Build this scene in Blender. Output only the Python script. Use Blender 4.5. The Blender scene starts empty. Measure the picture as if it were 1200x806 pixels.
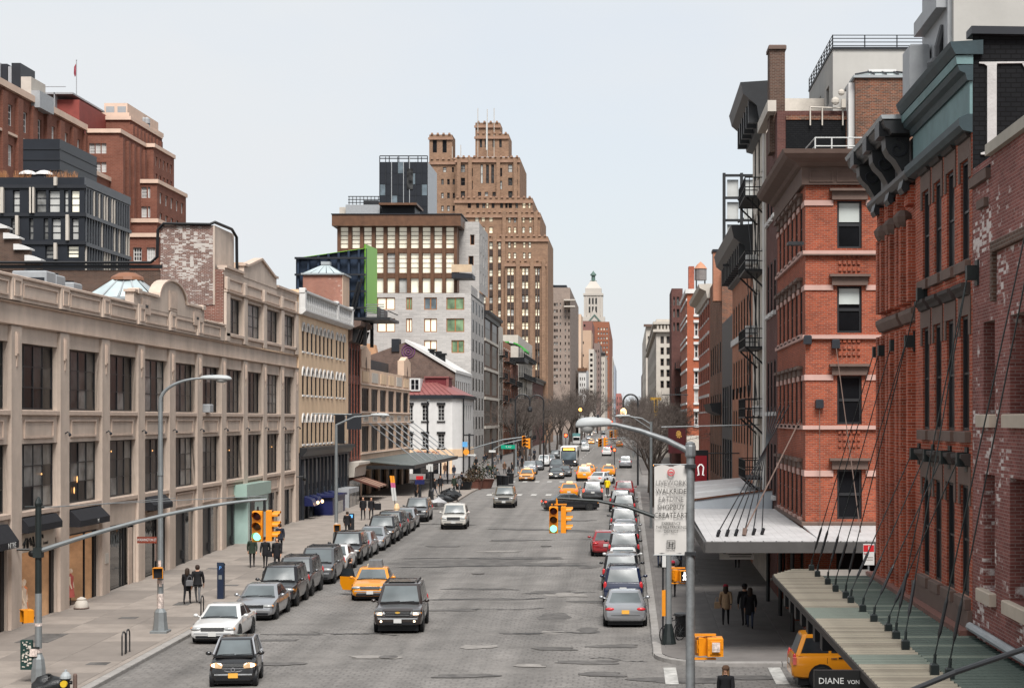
# street scene: setup and helpers first, then ground, left side, right side, street furniture, vehicles, people, trees
import bpy,bmesh,math,random
from mathutils import Matrix,Vector
R=random.Random(11)
PI=math.pi
sc=bpy.context.scene
COL=sc.collection
F,CX,CY,H=1900.0,735.0,491.0,9.0
KY=1.21
cd=bpy.data.cameras.new('camera')
cam=bpy.data.objects.new('camera',cd)
COL.objects.link(cam)
cam.location=(0,0,H)
cam.rotation_euler=(PI/2,0,0)
cd.sensor_width=36.0
cd.lens=36.0*F*KY/1200.0
cd.shift_x=-(CX-600.0)/1200.0
cd.shift_y=(CY-403.0)/1200.0
cd.clip_start=0.5
cd.clip_end=9000.0
sc.camera=cam
SUN_EL,SUN_AZ=math.radians(52),math.radians(168)
w=bpy.data.worlds.new('World')
sc.world=w
w.use_nodes=True
nt=w.node_tree
nt.nodes.clear()
out=nt.nodes.new('ShaderNodeOutputWorld')
bg=nt.nodes.new('ShaderNodeBackground')
sky=nt.nodes.new('ShaderNodeTexSky')
sky.sky_type='NISHITA'
sky.sun_disc=False
sky.sun_elevation=SUN_EL
sky.sun_rotation=SUN_AZ
sky.air_density=1.0
sky.dust_density=2.0
tc=nt.nodes.new('ShaderNodeTexCoord')
mp=nt.nodes.new('ShaderNodeMapping')
mp.inputs['Scale'].default_value=(1.0,1.0,2.2)
n1=nt.nodes.new('ShaderNodeTexNoise')
n1.inputs['Scale'].default_value=2.6
n1.inputs['Detail'].default_value=5
n1.inputs['Roughness'].default_value=0.5
rp=nt.nodes.new('ShaderNodeMapRange')
rp.inputs['From Min'].default_value=0.38
rp.inputs['From Max'].default_value=0.56
rp.inputs['To Min'].default_value=0.80
rp.inputs['To Max'].default_value=1.0
mx=nt.nodes.new('ShaderNodeMix')
mx.data_type='RGBA'
mx.inputs['B'].default_value=(4.50,4.66,4.82,1)
bg.inputs['Strength'].default_value=0.05
L=nt.links.new
L(tc.outputs['Generated'],mp.inputs['Vector'])
L(mp.outputs['Vector'],n1.inputs['Vector'])
L(n1.outputs['Fac'],rp.inputs['Value'])
L(rp.outputs['Result'],mx.inputs['Factor'])
L(sky.outputs['Color'],mx.inputs['A'])
L(mx.outputs['Result'],bg.inputs['Color'])
L(bg.outputs['Background'],out.inputs['Surface'])
sl=bpy.data.lights.new('sun','SUN')
sl.energy=1.5
sl.angle=math.radians(26)
sl.color=(1.0,0.97,0.93)
so=bpy.data.objects.new('sun',sl)
COL.objects.link(so)
so.location=(30,-30,60)
d=Vector((math.sin(SUN_AZ)*math.cos(SUN_EL),math.cos(SUN_AZ)*math.cos(SUN_EL),math.sin(SUN_EL)))
so.rotation_euler=(-d).to_track_quat('-Z','Y').to_euler()
sc.view_settings.view_transform='Standard'
sc.view_settings.look='None'
sc.view_settings.exposure=1.85
sc.view_settings.gamma=1.0
sc.cycles.max_bounces=6
sc.cycles.diffuse_bounces=3
sc.cycles.glossy_bounces=3
sc.cycles.caustics_reflective=False
sc.cycles.caustics_refractive=False
def xat(px,Z):return(px-CX)*Z/F
def zat(py,Z):return H-(py-CY)*Z/F
def gz(py):return F*9.8/(py-463) if py>576 else F*7.4/(py-CY)
def gnd(Y):return min(-.8+28.0/F*Y,1.6)
def ZL(px):return 25.3*F/(CX-px)
def ZR(px):return 7.2*F/(px-CX)
MATS={}
def nodes_of(name):
 m=bpy.data.materials.new(name)
 m.use_nodes=True
 t=m.node_tree
 return m,t,t.nodes['Principled BSDF']
def lin(n,t,sock):t.links.new(n,sock)
def mat(name,col,rough=0.8,var=0.16,scale=1.2,bump=0.0,metal=0.0,spec=0.3,emit=0.0,coat=0.0,streak=0.0):
 if name in MATS:return MATS[name]
 m,t,b=nodes_of(name)
 N=t.nodes.new
 b.inputs['Roughness'].default_value=rough
 b.inputs['Metallic'].default_value=metal
 b.inputs['Specular IOR Level'].default_value=spec
 b.inputs['Coat Weight'].default_value=coat
 b.inputs['Coat Roughness'].default_value=0.06
 tc=N('ShaderNodeTexCoord')
 no=N('ShaderNodeTexNoise');no.inputs['Scale'].default_value=scale;no.inputs['Detail'].default_value=7
 no.inputs['Roughness'].default_value=0.65
 mr=N('ShaderNodeMapRange');mr.inputs['From Min'].default_value=0.25;mr.inputs['From Max'].default_value=0.75
 mr.inputs['To Min'].default_value=1-var;mr.inputs['To Max'].default_value=1+var
 vm=N('ShaderNodeVectorMath');vm.operation='SCALE'
 vm.inputs[0].default_value=col[:3]
 lin(tc.outputs['Object'],t,no.inputs['Vector']);lin(no.outputs['Fac'],t,mr.inputs['Value'])
 fac=mr.outputs['Result']
 if streak>0:
  mp=N('ShaderNodeMapping');mp.inputs['Scale'].default_value=(.8,.8,0.10)
  n2=N('ShaderNodeTexNoise');n2.inputs['Scale'].default_value=1.0;n2.inputs['Detail'].default_value=4
  m2=N('ShaderNodeMapRange');m2.inputs['From Min'].default_value=0.35;m2.inputs['From Max'].default_value=0.7
  m2.inputs['To Min'].default_value=1.0-streak;m2.inputs['To Max'].default_value=1.05
  mu=N('ShaderNodeMath');mu.operation='MULTIPLY'
  lin(tc.outputs['Object'],t,mp.inputs['Vector']);lin(mp.outputs['Vector'],t,n2.inputs['Vector'])
  lin(n2.outputs['Fac'],t,m2.inputs['Value']);lin(m2.outputs['Result'],t,mu.inputs[0]);lin(fac,t,mu.inputs[1])
  fac=mu.outputs['Value']
 lin(fac,t,vm.inputs['Scale'])
 lin(vm.outputs['Vector'],t,b.inputs['Base Color'])
 if emit>0:
  lin(vm.outputs['Vector'],t,b.inputs['Emission Color']);b.inputs['Emission Strength'].default_value=emit*.5
 if bump>0:
  bp=N('ShaderNodeBump');bp.inputs['Strength'].default_value=bump;bp.inputs['Distance'].default_value=0.03
  n3=N('ShaderNodeTexNoise');n3.inputs['Scale'].default_value=scale*9;n3.inputs['Detail'].default_value=4
  lin(tc.outputs['Object'],t,n3.inputs['Vector']);lin(n3.outputs['Fac'],t,bp.inputs['Height'])
  lin(bp.outputs['Normal'],t,b.inputs['Normal'])
 MATS[name]=m
 return m
def brick(name,c1,c2,mortar,bw=0.22,bh=0.075,ms=0.012,wash=None,washamt=0.0,washscale=0.5,dirt=0.28,wz=None):
 """running-bond brickwork: relief and tone of the units; optional flaking paint"""
 m,t,b=nodes_of(name)
 N=t.nodes.new
 b.inputs['Roughness'].default_value=0.88
 b.inputs['Specular IOR Level'].default_value=0.2
 tc=N('ShaderNodeTexCoord');sp=N('ShaderNodeSeparateXYZ');ad=N('ShaderNodeMath');ad.operation='ADD'
 cb=N('ShaderNodeCombineXYZ')
 lin(tc.outputs['Object'],t,sp.inputs[0]);lin(sp.outputs['X'],t,ad.inputs[0]);lin(sp.outputs['Y'],t,ad.inputs[1])
 lin(ad.outputs[0],t,cb.inputs['X']);lin(sp.outputs['Z'],t,cb.inputs['Y'])
 br=N('ShaderNodeTexBrick')
 br.inputs['Scale'].default_value=1.0
 br.inputs['Brick Width'].default_value=bw;br.inputs['Row Height'].default_value=bh
 br.inputs['Mortar Size'].default_value=ms;br.inputs['Mortar Smooth'].default_value=0.2
 br.inputs['Color1'].default_value=(*c1,1);br.inputs['Color2'].default_value=(*c2,1);br.inputs['Mortar'].default_value=(*mortar,1)
 lin(cb.outputs[0],t,br.inputs['Vector'])
 no=N('ShaderNodeTexNoise');no.inputs['Scale'].default_value=0.45;no.inputs['Detail'].default_value=8;no.inputs['Roughness'].default_value=0.7
 lin(tc.outputs['Object'],t,no.inputs['Vector'])
 mr=N('ShaderNodeMapRange');mr.inputs['From Min'].default_value=0.3;mr.inputs['From Max'].default_value=0.7
 mr.inputs['To Min'].default_value=1-dirt;mr.inputs['To Max'].default_value=1+dirt*0.7
 lin(no.outputs['Fac'],t,mr.inputs['Value'])
 vm=N('ShaderNodeVectorMath');vm.operation='SCALE'
 lin(br.outputs['Color'],t,vm.inputs[0]);lin(mr.outputs['Result'],t,vm.inputs['Scale'])
 colout=vm.outputs['Vector']
 if wash:
  n2=N('ShaderNodeTexNoise');n2.inputs['Scale'].default_value=washscale;n2.inputs['Detail'].default_value=10;n2.inputs['Roughness'].default_value=0.75
  n3=N('ShaderNodeTexWhiteNoise');n3.noise_dimensions='2D'
  fl=N('ShaderNodeVectorMath');fl.operation='SNAP';fl.inputs[1].default_value=(bw,bh,1)
  lin(cb.outputs[0],t,fl.inputs[0]);lin(fl.outputs['Vector'],t,n3.inputs['Vector'])
  lin(tc.outputs['Object'],t,n2.inputs['Vector'])
  am=N('ShaderNodeMath');am.operation='MULTIPLY_ADD';am.inputs[1].default_value=0.22
  lin(n3.outputs['Value'],t,am.inputs[0]);lin(n2.outputs['Fac'],t,am.inputs[2])
  m3=N('ShaderNodeMapRange');m3.inputs['From Min'].default_value=0.86-washamt;m3.inputs['From Max'].default_value=0.92-washamt
  lin(am.outputs[0],t,m3.inputs['Value'])
  mx=N('ShaderNodeMix');mx.data_type='RGBA';mx.inputs['B'].default_value=(*wash,1)
  lin(m3.outputs['Result'],t,mx.inputs['Factor']);lin(colout,t,mx.inputs['A'])
  colout=mx.outputs['Result']
 lin(colout,t,b.inputs['Base Color'])
 bp=N('ShaderNodeBump');bp.inputs['Strength'].default_value=0.6;bp.inputs['Distance'].default_value=0.015;bp.invert=True
 lin(br.outputs['Fac'],t,bp.inputs['Height']);lin(bp.outputs['Normal'],t,b.inputs['Normal'])
 MATS[name]=m
 return m
def glass(name,col,rough=0.06,spec=0.6,emit=0.0,var=0.5,scale=0.6,ecol=None):
 m,t,b=nodes_of(name)
 N=t.nodes.new
 b.inputs['Roughness'].default_value=rough
 b.inputs['Specular IOR Level'].default_value=spec
 b.inputs['IOR'].default_value=1.52
 tc=N('ShaderNodeTexCoord');oi=N('ShaderNodeObjectInfo')
 ad=N('ShaderNodeVectorMath');ad.operation='ADD'
 sc_=N('ShaderNodeVectorMath');sc_.operation='SCALE';sc_.inputs['Scale'].default_value=0.1
 lin(oi.outputs['Location'],t,sc_.inputs[0]);lin(tc.outputs['Object'],t,ad.inputs[0]);lin(oi.outputs['Location'],t,ad.inputs[1])
 no=N('ShaderNodeTexNoise');no.inputs['Scale'].default_value=scale;no.inputs['Detail'].default_value=4
 lin(ad.outputs[0],t,no.inputs['Vector'])
 mr=N('ShaderNodeMapRange');mr.inputs['From Min'].default_value=0.3;mr.inputs['From Max'].default_value=0.7
 mr.inputs['To Min'].default_value=1-var;mr.inputs['To Max'].default_value=1+var
 lin(no.outputs['Fac'],t,mr.inputs['Value'])
 vm=N('ShaderNodeVectorMath');vm.operation='SCALE';vm.inputs[0].default_value=col[:3]
 lin(mr.outputs['Result'],t,vm.inputs['Scale']);lin(vm.outputs['Vector'],t,b.inputs['Base Color'])
 n2=N('ShaderNodeTexNoise');n2.inputs['Scale'].default_value=1.1;lin(ad.outputs[0],t,n2.inputs['Vector'])
 bp=N('ShaderNodeBump');bp.inputs['Strength'].default_value=0.05;bp.inputs['Distance'].default_value=0.2
 lin(n2.outputs['Fac'],t,bp.inputs['Height']);lin(bp.outputs['Normal'],t,b.inputs['Normal'])
 if emit>0:
  if ecol:b.inputs['Emission Color'].default_value=(*ecol,1)
  else:lin(vm.outputs['Vector'],t,b.inputs['Emission Color'])
  b.inputs['Emission Strength'].default_value=emit*.5
 MATS[name]=m
 return m
class MB:
 def __init__(s):s.v=[];s.f=[];s.m=[];s.mi=0
 def add(s,vs,fs):
  n=len(s.v);s.v.extend(vs)
  for f in fs:s.f.append(tuple(i+n for i in f));s.m.append(s.mi)
  return s
 def quad(s,a,b,c,d):return s.add([a,b,c,d],[(0,1,2,3)])
 def box(s,x0,x1,y0,y1,z0,z1):
  return s.add([(x0,y0,z0),(x1,y0,z0),(x1,y1,z0),(x0,y1,z0),(x0,y0,z1),(x1,y0,z1),(x1,y1,z1),(x0,y1,z1)],[(3,2,1,0),(4,5,6,7),(0,1,5,4),(1,2,6,5),(2,3,7,6),(3,0,4,7)])
 def bbox(s,x0,x1,y0,y1,z0,z1,b):
  def ring(e,z):return[(x0+e,y0+e,z),(x1-e,y0+e,z),(x1-e,y1-e,z),(x0+e,y1-e,z)]
  vs=ring(0,z0)+ring(0,z1-b)+ring(b,z1)
  fs=[(3,2,1,0),(8,9,10,11)]
  for k in(0,4):
   for i in range(4):j=(i+1)%4;fs.append((k+i,k+j,k+4+j,k+4+i))
  return s.add(vs,fs)
 def prism(s,poly,axis,c0,c1):
  n=len(poly)
  def p(u,v,c):return(c,u,v) if axis=='x' else((u,c,v) if axis=='y' else(u,v,c))
  vs=[p(u,v,c0) for u,v in poly]+[p(u,v,c1) for u,v in poly]
  fs=[tuple(range(n)),tuple(range(2*n-1,n-1,-1))]+[(i,i+n,(i+1)%n+n,(i+1)%n) for i in range(n)]
  return s.add(vs,fs)
 def tube(s,pts,r,n=8,cap=True):
  pts=[Vector(p) for p in pts];m=len(pts)
  rs=r if isinstance(r,(list,tuple)) else[r]*m
  vs=[];prev=None
  for i,p in enumerate(pts):
   d=(pts[min(i+1,m-1)]-pts[max(i-1,0)]).normalized()
   if prev is None:
    a=Vector((0,0,1)) if abs(d.z)<0.9 else Vector((1,0,0))
    u=d.cross(a).normalized()
   else:
    u=(prev-d*prev.dot(d)).normalized()
   prev=u;v=d.cross(u)
   for k in range(n):
    t=2*PI*k/n
    vs.append(tuple(p+(u*math.cos(t)+v*math.sin(t))*rs[i]))
  fs=[]
  for i in range(m-1):
   for k in range(n):
    k2=(k+1)%n
    fs.append((i*n+k,i*n+k2,(i+1)*n+k2,(i+1)*n+k))
  if cap:fs+=[tuple(range(n-1,-1,-1)),tuple(range((m-1)*n,m*n))]
  return s.add(vs,fs)
 def lathe(s,prof,n=12,o=(0,0,0),axis='z',sx=1.0,sy=1.0):
  vs=[]
  for r,h in prof:
   for k in range(n):
    t=2*PI*k/n;a,b=r*math.cos(t)*sx,r*math.sin(t)*sy
    p=(a,b,h) if axis=='z' else((h,a,b) if axis=='x' else(a,h,b))
    vs.append((p[0]+o[0],p[1]+o[1],p[2]+o[2]))
  m=len(prof);fs=[]
  for i in range(m-1):
   for k in range(n):
    k2=(k+1)%n;fs.append((i*n+k,i*n+k2,(i+1)*n+k2,(i+1)*n+k))
  fs+=[tuple(range(n-1,-1,-1)),tuple(range((m-1)*n,m*n))]
  return s.add(vs,fs)
 def ball(s,o,rx,ry,rz,n=10,m=6):
  prof=[(max(math.sin(PI*i/m),0.02),-math.cos(PI*i/m)) for i in range(m+1)]
  k0=len(s.v);s.lathe(prof,n)
  for i in range(k0,len(s.v)):
   v=s.v[i];s.v[i]=(v[0]*rx+o[0],v[1]*ry+o[1],v[2]*rz+o[2])
  return s
 def loft(s,rings,cap=True):
  n=len(rings[0]);vs=[p for r in rings for p in r];fs=[]
  for i in range(len(rings)-1):
   for k in range(n):
    k2=(k+1)%n;fs.append((i*n+k,i*n+k2,(i+1)*n+k2,(i+1)*n+k))
  if cap:fs+=[tuple(range(n-1,-1,-1)),tuple(range((len(rings)-1)*n,len(rings)*n))]
  return s.add(vs,fs)
 def xf(s,M,i0=0):
  for i in range(i0,len(s.v)):s.v[i]=tuple(M@Vector(s.v[i]))
  return s
 def mesh(s,name,mats=(),smooth=None):
  me=bpy.data.meshes.new(name)
  me.from_pydata(s.v,[],s.f)
  for m in mats:me.materials.append(m)
  if len(mats)>1:me.polygons.foreach_set('material_index',s.m)
  if smooth is not None:
   bm=bmesh.new();bm.from_mesh(me);bmesh.ops.recalc_face_normals(bm,faces=bm.faces);bm.to_mesh(me);bm.free()
   me.polygons.foreach_set('use_smooth',[True]*len(me.polygons))
   me.set_sharp_from_angle(angle=math.radians(smooth))
  me.update()
  return me
def tag(o,label=None,cat=None,group=None,kind=None):
 if label:o['label']=label
 if cat:o['category']=cat
 if group:o['group']=group
 if kind:o['kind']=kind
 return o
def link(name,me,parent=None,loc=(0,0,0),rot=(0,0,0)):
 o=bpy.data.objects.new(name,me);COL.objects.link(o)
 o.location=loc
 if rot!=(0,0,0):o.rotation_euler=rot
 if parent:o.parent=parent
 return o
def obj(name,mb,mats,parent=None,loc=(0,0,0),rot=(0,0,0),smooth=None):
 if not isinstance(mats,(list,tuple)):mats=[mats]
 return link(name,mb.mesh(name,mats,smooth),parent,loc,rot)
def thing(name,label,cat,loc=(0,0,0),rz=0.0,group=None):
 o=link(name,None,None,loc,(0,0,rz) if rz else(0,0,0))
 return tag(o,label,cat,group)
def solo(name,mb,mats,label,cat,group=None,smooth=None,loc=(0,0,0),rot=(0,0,0)):
 return tag(obj(name,mb,mats,None,loc,rot,smooth),label,cat,group)
def wpart(name,mb,mats,root,smooth=None,parent=None):
 """part given in world coordinates under an unrotated root"""
 if parent is None:
  return obj(name,mb,mats,root,tuple(-c for c in root.location),(0,0,0),smooth)
 return obj(name,mb,mats,parent,(0,0,0),(0,0,0),smooth)
def shared(name,me,parent,loc,rot=(0,0,0),mats=None):
 o=link(name,me,parent,loc,rot)
 if mats:
  for i,m in enumerate(mats):
   if m is not None:o.material_slots[i].link='OBJECT';o.material_slots[i].material=m
 return o
def copy_tree(o,parent=None):
 c=o.copy();COL.objects.link(c)
 if parent:c.parent=parent
 for ch in o.children:copy_tree(ch,c)
 return c
def text(name,body,size,parent,loc,rot,m,extrude=0.005,align='CENTER',sx=1.0):
 cu=bpy.data.curves.new(name,'FONT');cu.body=body;cu.size=size;cu.extrude=extrude
 cu.align_x=align;cu.align_y='CENTER';cu.materials.append(m);cu.resolution_u=2
 tmp=bpy.data.objects.new(name,cu);me=bpy.data.meshes.new_from_object(tmp);me.name=name
 bpy.data.objects.remove(tmp);bpy.data.curves.remove(cu)
 o=link(name,me,parent,loc,rot);o.scale=(sx,1,1)
 return o
M=dict(beige=mat('painted_stucco_beige',(.545,.445,.37),.85,.13,1.1,.15,streak=.20),beige_d=mat('painted_stucco_beige_ledge',(.48,.375,.305),.85,.2,2.0,.1),cream=mat('cream_painted_brick',(.66,.48,.32),.85,.10,1.2,.1,streak=.08),tan=mat('tan_painted_wall',(.58,.42,.31),.85,.08,1.2,.1,streak=.08),white=mat('white_paint',(.56,.55,.535),.7,.07,1.5,.05,streak=.07),offwhite=mat('off_white_stone',(.46,.42,.37),.8,.12,1.0,.1),stucco=mat('pale_grey_stucco',(.40,.385,.36),.9,.06,.9,.1,streak=.08),black=mat('black_paint',(.007,.0075,.009),.5,.25,2.0),steel_b=mat('blackened_steel',(.012,.013,.015),.45,.3,3.0,spec=.5),dark=mat('charcoal_metal',(.018,.020,.025),.5,.2,.8),slate=mat('dark_slate_panel',(.013,.0155,.021),.45,.25,.6),grey=mat('galvanised_steel',(.20,.21,.215),.5,.3,5.0,metal=.4),greyp=mat('grey_metal_paint',(.30,.31,.32),.5,.12,3.0),pole_d=mat('dark_green_black_pole_paint',(.014,.019,.019),.45,.25,5.0),stone=mat('brownstone',(.125,.085,.07),.85,.15,1.5,.15),pink=mat('pinkish_stone_band',(.45,.29,.25),.85,.12,1.5,.1),brown=mat('bronze_brown_metal',(.11,.052,.027),.5,.35,.9,spec=.4),teal=mat('weathered_teal_paint',(.125,.205,.21),.6,.2,1.6,.1,streak=.22),teal_d=mat('dark_teal_paint',(.025,.043,.05),.55,.3,1.8,.1),roof=mat('tar_roof',(.06,.06,.06),.9,.2,.5),redroof=mat('red_standing_seam_metal',(.21,.075,.07),.5,.15,.8),maroon=mat('maroon_siding',(.13,.02,.025),.6,.15,1.0),concrete=mat('sidewalk_concrete',(.25,.217,.19),.9,.25,.7,.2),concrete2=mat('sidewalk_concrete_worn',(.195,.170,.150),.9,.16,.7,.2),kerb=mat('granite_kerb',(.27,.255,.24),.8,.2,3.0,.2),yellow=mat('signal_yellow',(.62,.22,.008),.4,.08,3.0,spec=.4),taxi=mat('taxi_yellow',(.62,.225,.004),.3,.04,2.0,spec=.5,coat=.6),red=mat('red_enamel',(.45,.02,.025),.35,.1,2.0,coat=.3),green_s=mat('sign_green',(.005,.27,.16),.4,.05),wsign=mat('sign_white',(.50,.50,.485),.5,.04),bsign=mat('sign_black',(.01,.01,.01),.4,.1),brownsign=mat('sign_brown',(.16,.03,.015),.5,.1),lime=mat('lime_green_vinyl',(.20,.46,.055),.45,.06,.4,emit=0),navy=mat('navy_steel',(.016,.028,.052),.5,.3,.7),navyp=mat('navy_blue_paint',(.012,.016,.07),.4,.2,1.0),rubber=mat('tyre_rubber',(.018,.018,.018),.85,.2,5),alloy=mat('wheel_alloy',(.55,.56,.58),.3,.1,3,metal=.8),chrome=mat('chrome',(.38,.39,.40),.22,.05,2,metal=1.0),skin=mat('skin',(.48,.26,.17),.6,.08,6),hair=mat('dark_hair',(.03,.018,.012),.7,.3,20),lead=mat('lead_flashing',(.30,.32,.33),.5,.12,1),wood=mat('weathered_wood',(.20,.13,.08),.8,.3,2,.1),orange=mat('orange_wood_panel',(.45,.17,.05),.6,.15,1),)
M['red_brick']=brick('red_brick',(.41,.086,.042),(.22,.044,.025),(.38,.21,.155),ms=.010,dirt=.32)
M['orange_brick']=brick('orange_red_brick',(.40,.092,.038),(.32,.07,.03),(.30,.15,.1),dirt=.2)
M['corner_brick']=brick('corner_red_brick',(.35,.076,.034),(.20,.044,.024),(.27,.15,.11),ms=.010,dirt=.3)
M['pink_brick']=brick('whitewashed_purple_brick',(.25,.088,.074),(.155,.05,.043),(.27,.17,.15),bw=.21,bh=.068,ms=.009,wash=(.56,.49,.46),washamt=.155,washscale=.6,dirt=.35)
M['brown_brick']=brick('dark_brown_brick',(.075,.043,.032),(.115,.063,.045),(.15,.12,.10),dirt=.3)
M['mottle_brick']=brick('flaking_painted_brick',(.17,.075,.055),(.11,.055,.045),(.35,.30,.27),bw=.24,bh=.08,ms=.012,wash=(.46,.42,.385),washamt=.225,washscale=1.1,dirt=.3)
M['mix_brick']=brick('mottled_brown_brick',(.085,.048,.036),(.22,.08,.042),(.25,.19,.15),ms=.009,dirt=.4)
M['tower_brick']=brick('tan_tower_brick',(.275,.172,.112),(.21,.13,.088),(.24,.155,.108),bw=.6,bh=.25,ms=.02,dirt=.22)
M['far_red_brick']=brick('far_red_brick',(.20,.078,.052),(.16,.06,.04),(.20,.11,.085),bw=.5,bh=.2,ms=.02,dirt=.2)
M['grey_brick']=brick('pale_grey_long_brick',(.45,.43,.41),(.37,.355,.34),(.35,.335,.32),bw=1.2,bh=.3,ms=.03,dirt=.12)
M['taupe_brick']=brick('taupe_brick',(.27,.215,.18),(.23,.18,.155),(.25,.2,.17),bw=.6,bh=.25,ms=.02,dirt=.15)
M['dkred_brick']=brick('maroon_brown_brick',(.12,.05,.042),(.09,.038,.034),(.13,.075,.065),dirt=.25)
M['gable_brick']=brick('weathered_gable_brick',(.095,.058,.047),(.15,.088,.066),(.21,.17,.15),dirt=.4)
M['black_brick']=brick('black_painted_brick',(.006,.0065,.008),(.009,.0095,.011),(.003,.003,.0035),bh=.10,dirt=.2)
M['fade_brick']=brick('orange_faded_brick',(.40,.16,.09),(.34,.125,.07),(.36,.22,.16),dirt=.2)
G=dict(dark=glass('dark_glazing',(.007,.0075,.009),.28,.12),mid=glass('dusty_glazing',(.034,.034,.034),.3,.2,var=.85,scale=1.2),blind=glass('glazing_with_pale_blind',(.42,.42,.40),.2,.5,var=.18),curtain=glass('glazing_with_curtain',(.15,.15,.145),.3,.3,var=.6,scale=1.6),lit=glass('lit_window',(.80,.70,.50),.15,.4,emit=.24,var=.2),cream_glow=glass('cream_glass_added_glow',(.78,.74,.60),.1,.5,emit=.14,var=.12),green=glass('green_tinted_window',(.14,.22,.12),.08,.6,var=.6),blueg=glass('blue_tinted_window',(.10,.13,.15),.05,.7,var=.5),aqua=glass('pale_aqua_glass',(.34,.46,.42),.12,.5,var=.15),car=glass('car_glass',(.02,.025,.028),.12,.6,var=.4,scale=1.0),carw=glass('windscreen_glass_sky_tint',(.085,.10,.105),.28,.7,var=.35,scale=.8),shop=glass('shop_glazing',(.05,.05,.048),.04,.5,var=.6),skyl=glass('skylight_glass',(.36,.42,.43),.15,.6,var=.2),)  # cream window glass has an added glow standing in for reflected bright sky
def road_mat():
 m,t,b=nodes_of('worn_cobbled_asphalt')
 N=t.nodes.new
 b.inputs['Roughness'].default_value=0.75
 b.inputs['Specular IOR Level'].default_value=0.35
 tc=N('ShaderNodeTexCoord');sp=N('ShaderNodeSeparateXYZ');lin(tc.outputs['Object'],t,sp.inputs[0])
 def noise(scale,det=6,rough=.6,stretch=None):
  n=N('ShaderNodeTexNoise');n.inputs['Scale'].default_value=scale;n.inputs['Detail'].default_value=det;n.inputs['Roughness'].default_value=rough
  if stretch:
   mp=N('ShaderNodeMapping');mp.inputs['Scale'].default_value=stretch;lin(tc.outputs['Object'],t,mp.inputs['Vector']);lin(mp.outputs['Vector'],t,n.inputs['Vector'])
  else:lin(tc.outputs['Object'],t,n.inputs['Vector'])
  return n
 def rng(src,a,b_,c,d):
  r=N('ShaderNodeMapRange')
  for k,v in zip(('From Min','From Max','To Min','To Max'),(a,b_,c,d)):r.inputs[k].default_value=v
  lin(src,t,r.inputs['Value']);return r.outputs['Result']
 def mul(a,b_):
  k=N('ShaderNodeMath');k.operation='MULTIPLY';lin(a,t,k.inputs[0]);lin(b_,t,k.inputs[1]);return k.outputs[0]
 br=N('ShaderNodeTexBrick');br.inputs['Scale'].default_value=1
 br.inputs['Brick Width'].default_value=.38;br.inputs['Row Height'].default_value=.34
 br.inputs['Mortar Size'].default_value=.04;br.inputs['Mortar Smooth'].default_value=.5
 br.inputs['Color1'].default_value=(.180,.168,.157,1);br.inputs['Color2'].default_value=(.158,.148,.138,1);br.inputs['Mortar'].default_value=(.118,.110,.103,1)
 wob=noise(.35,2);wv=N('ShaderNodeVectorMath');wv.operation='MULTIPLY_ADD';wv.inputs[1].default_value=(.5,.5,0)
 lin(wob.outputs['Color'],t,wv.inputs[0]);lin(tc.outputs['Object'],t,wv.inputs[2]);lin(wv.outputs['Vector'],t,br.inputs['Vector'])
 asph=N('ShaderNodeMix');asph.data_type='RGBA'
 cover=rng(noise(.16,8,.7).outputs['Fac'],.44,.60,0.15,.9)
 far=rng(sp.outputs['Y'],92,120,0.0,1.0)
 mx=N('ShaderNodeMath');mx.operation='MAXIMUM';lin(cover,t,mx.inputs[0]);lin(far,t,mx.inputs[1])
 lin(mx.outputs[0],t,asph.inputs['Factor']);lin(br.outputs['Color'],t,asph.inputs['A']);asph.inputs['B'].default_value=(.165,.154,.143,1)
 lanes=rng(noise(1.0,4,.5,(.75,.014,1)).outputs['Fac'],.3,.7,.74,1.22)
 blot=rng(noise(.5,9,.72).outputs['Fac'],.3,.7,.74,1.22)
 grit=rng(noise(14,3,.8).outputs['Fac'],.25,.75,.82,1.18)
 crk=N('ShaderNodeTexVoronoi');crk.feature='DISTANCE_TO_EDGE';crk.inputs['Scale'].default_value=.22
 wv2=N('ShaderNodeVectorMath');wv2.operation='MULTIPLY_ADD';wv2.inputs[1].default_value=(2.2,2.2,0)
 lin(noise(.8,5).outputs['Color'],t,wv2.inputs[0]);lin(tc.outputs['Object'],t,wv2.inputs[2]);lin(wv2.outputs['Vector'],t,crk.inputs['Vector'])
 crack=rng(crk.outputs['Distance'],.0,.010,.72,1.0)
 vm=N('ShaderNodeVectorMath');vm.operation='SCALE'
 lin(asph.outputs['Result'],t,vm.inputs[0]);lin(mul(mul(lanes,blot),mul(grit,crack)),t,vm.inputs['Scale'])
 lin(vm.outputs['Vector'],t,b.inputs['Base Color'])
 bp=N('ShaderNodeBump');bp.inputs['Strength'].default_value=.5;bp.inputs['Distance'].default_value=.03;bp.invert=True
 lin(br.outputs['Fac'],t,bp.inputs['Height']);lin(bp.outputs['Normal'],t,b.inputs['Normal'])
 return m
M['road']=road_mat()
M['patch']=mat('fresh_asphalt_patch',(.098,.092,.087),.8,.55,1.6,.3);M['crackfill']=mat('tar_crack_filler',(.045,.043,.042),.7,.5,2.0)
M['patch_l']=mat('pale_concrete_patch',(.225,.21,.195),.85,.3,2.5,.2)
M['paint']=mat('worn_road_paint',(.42,.41,.385),.7,.45,2.5)
M['dkconcrete']=mat('dark_shade_toned_sidewalk',(.150,.138,.130),.85,.22,.7,.2)  # dark concrete, with canopy and crowd shade partly painted into the colour
SW0=SW=.14
def lift(mb,dz=0.0):
 mb.v=[(x,y,z+gnd(y)+dz) for x,y,z in mb.v];return mb
mb=MB()
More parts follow.
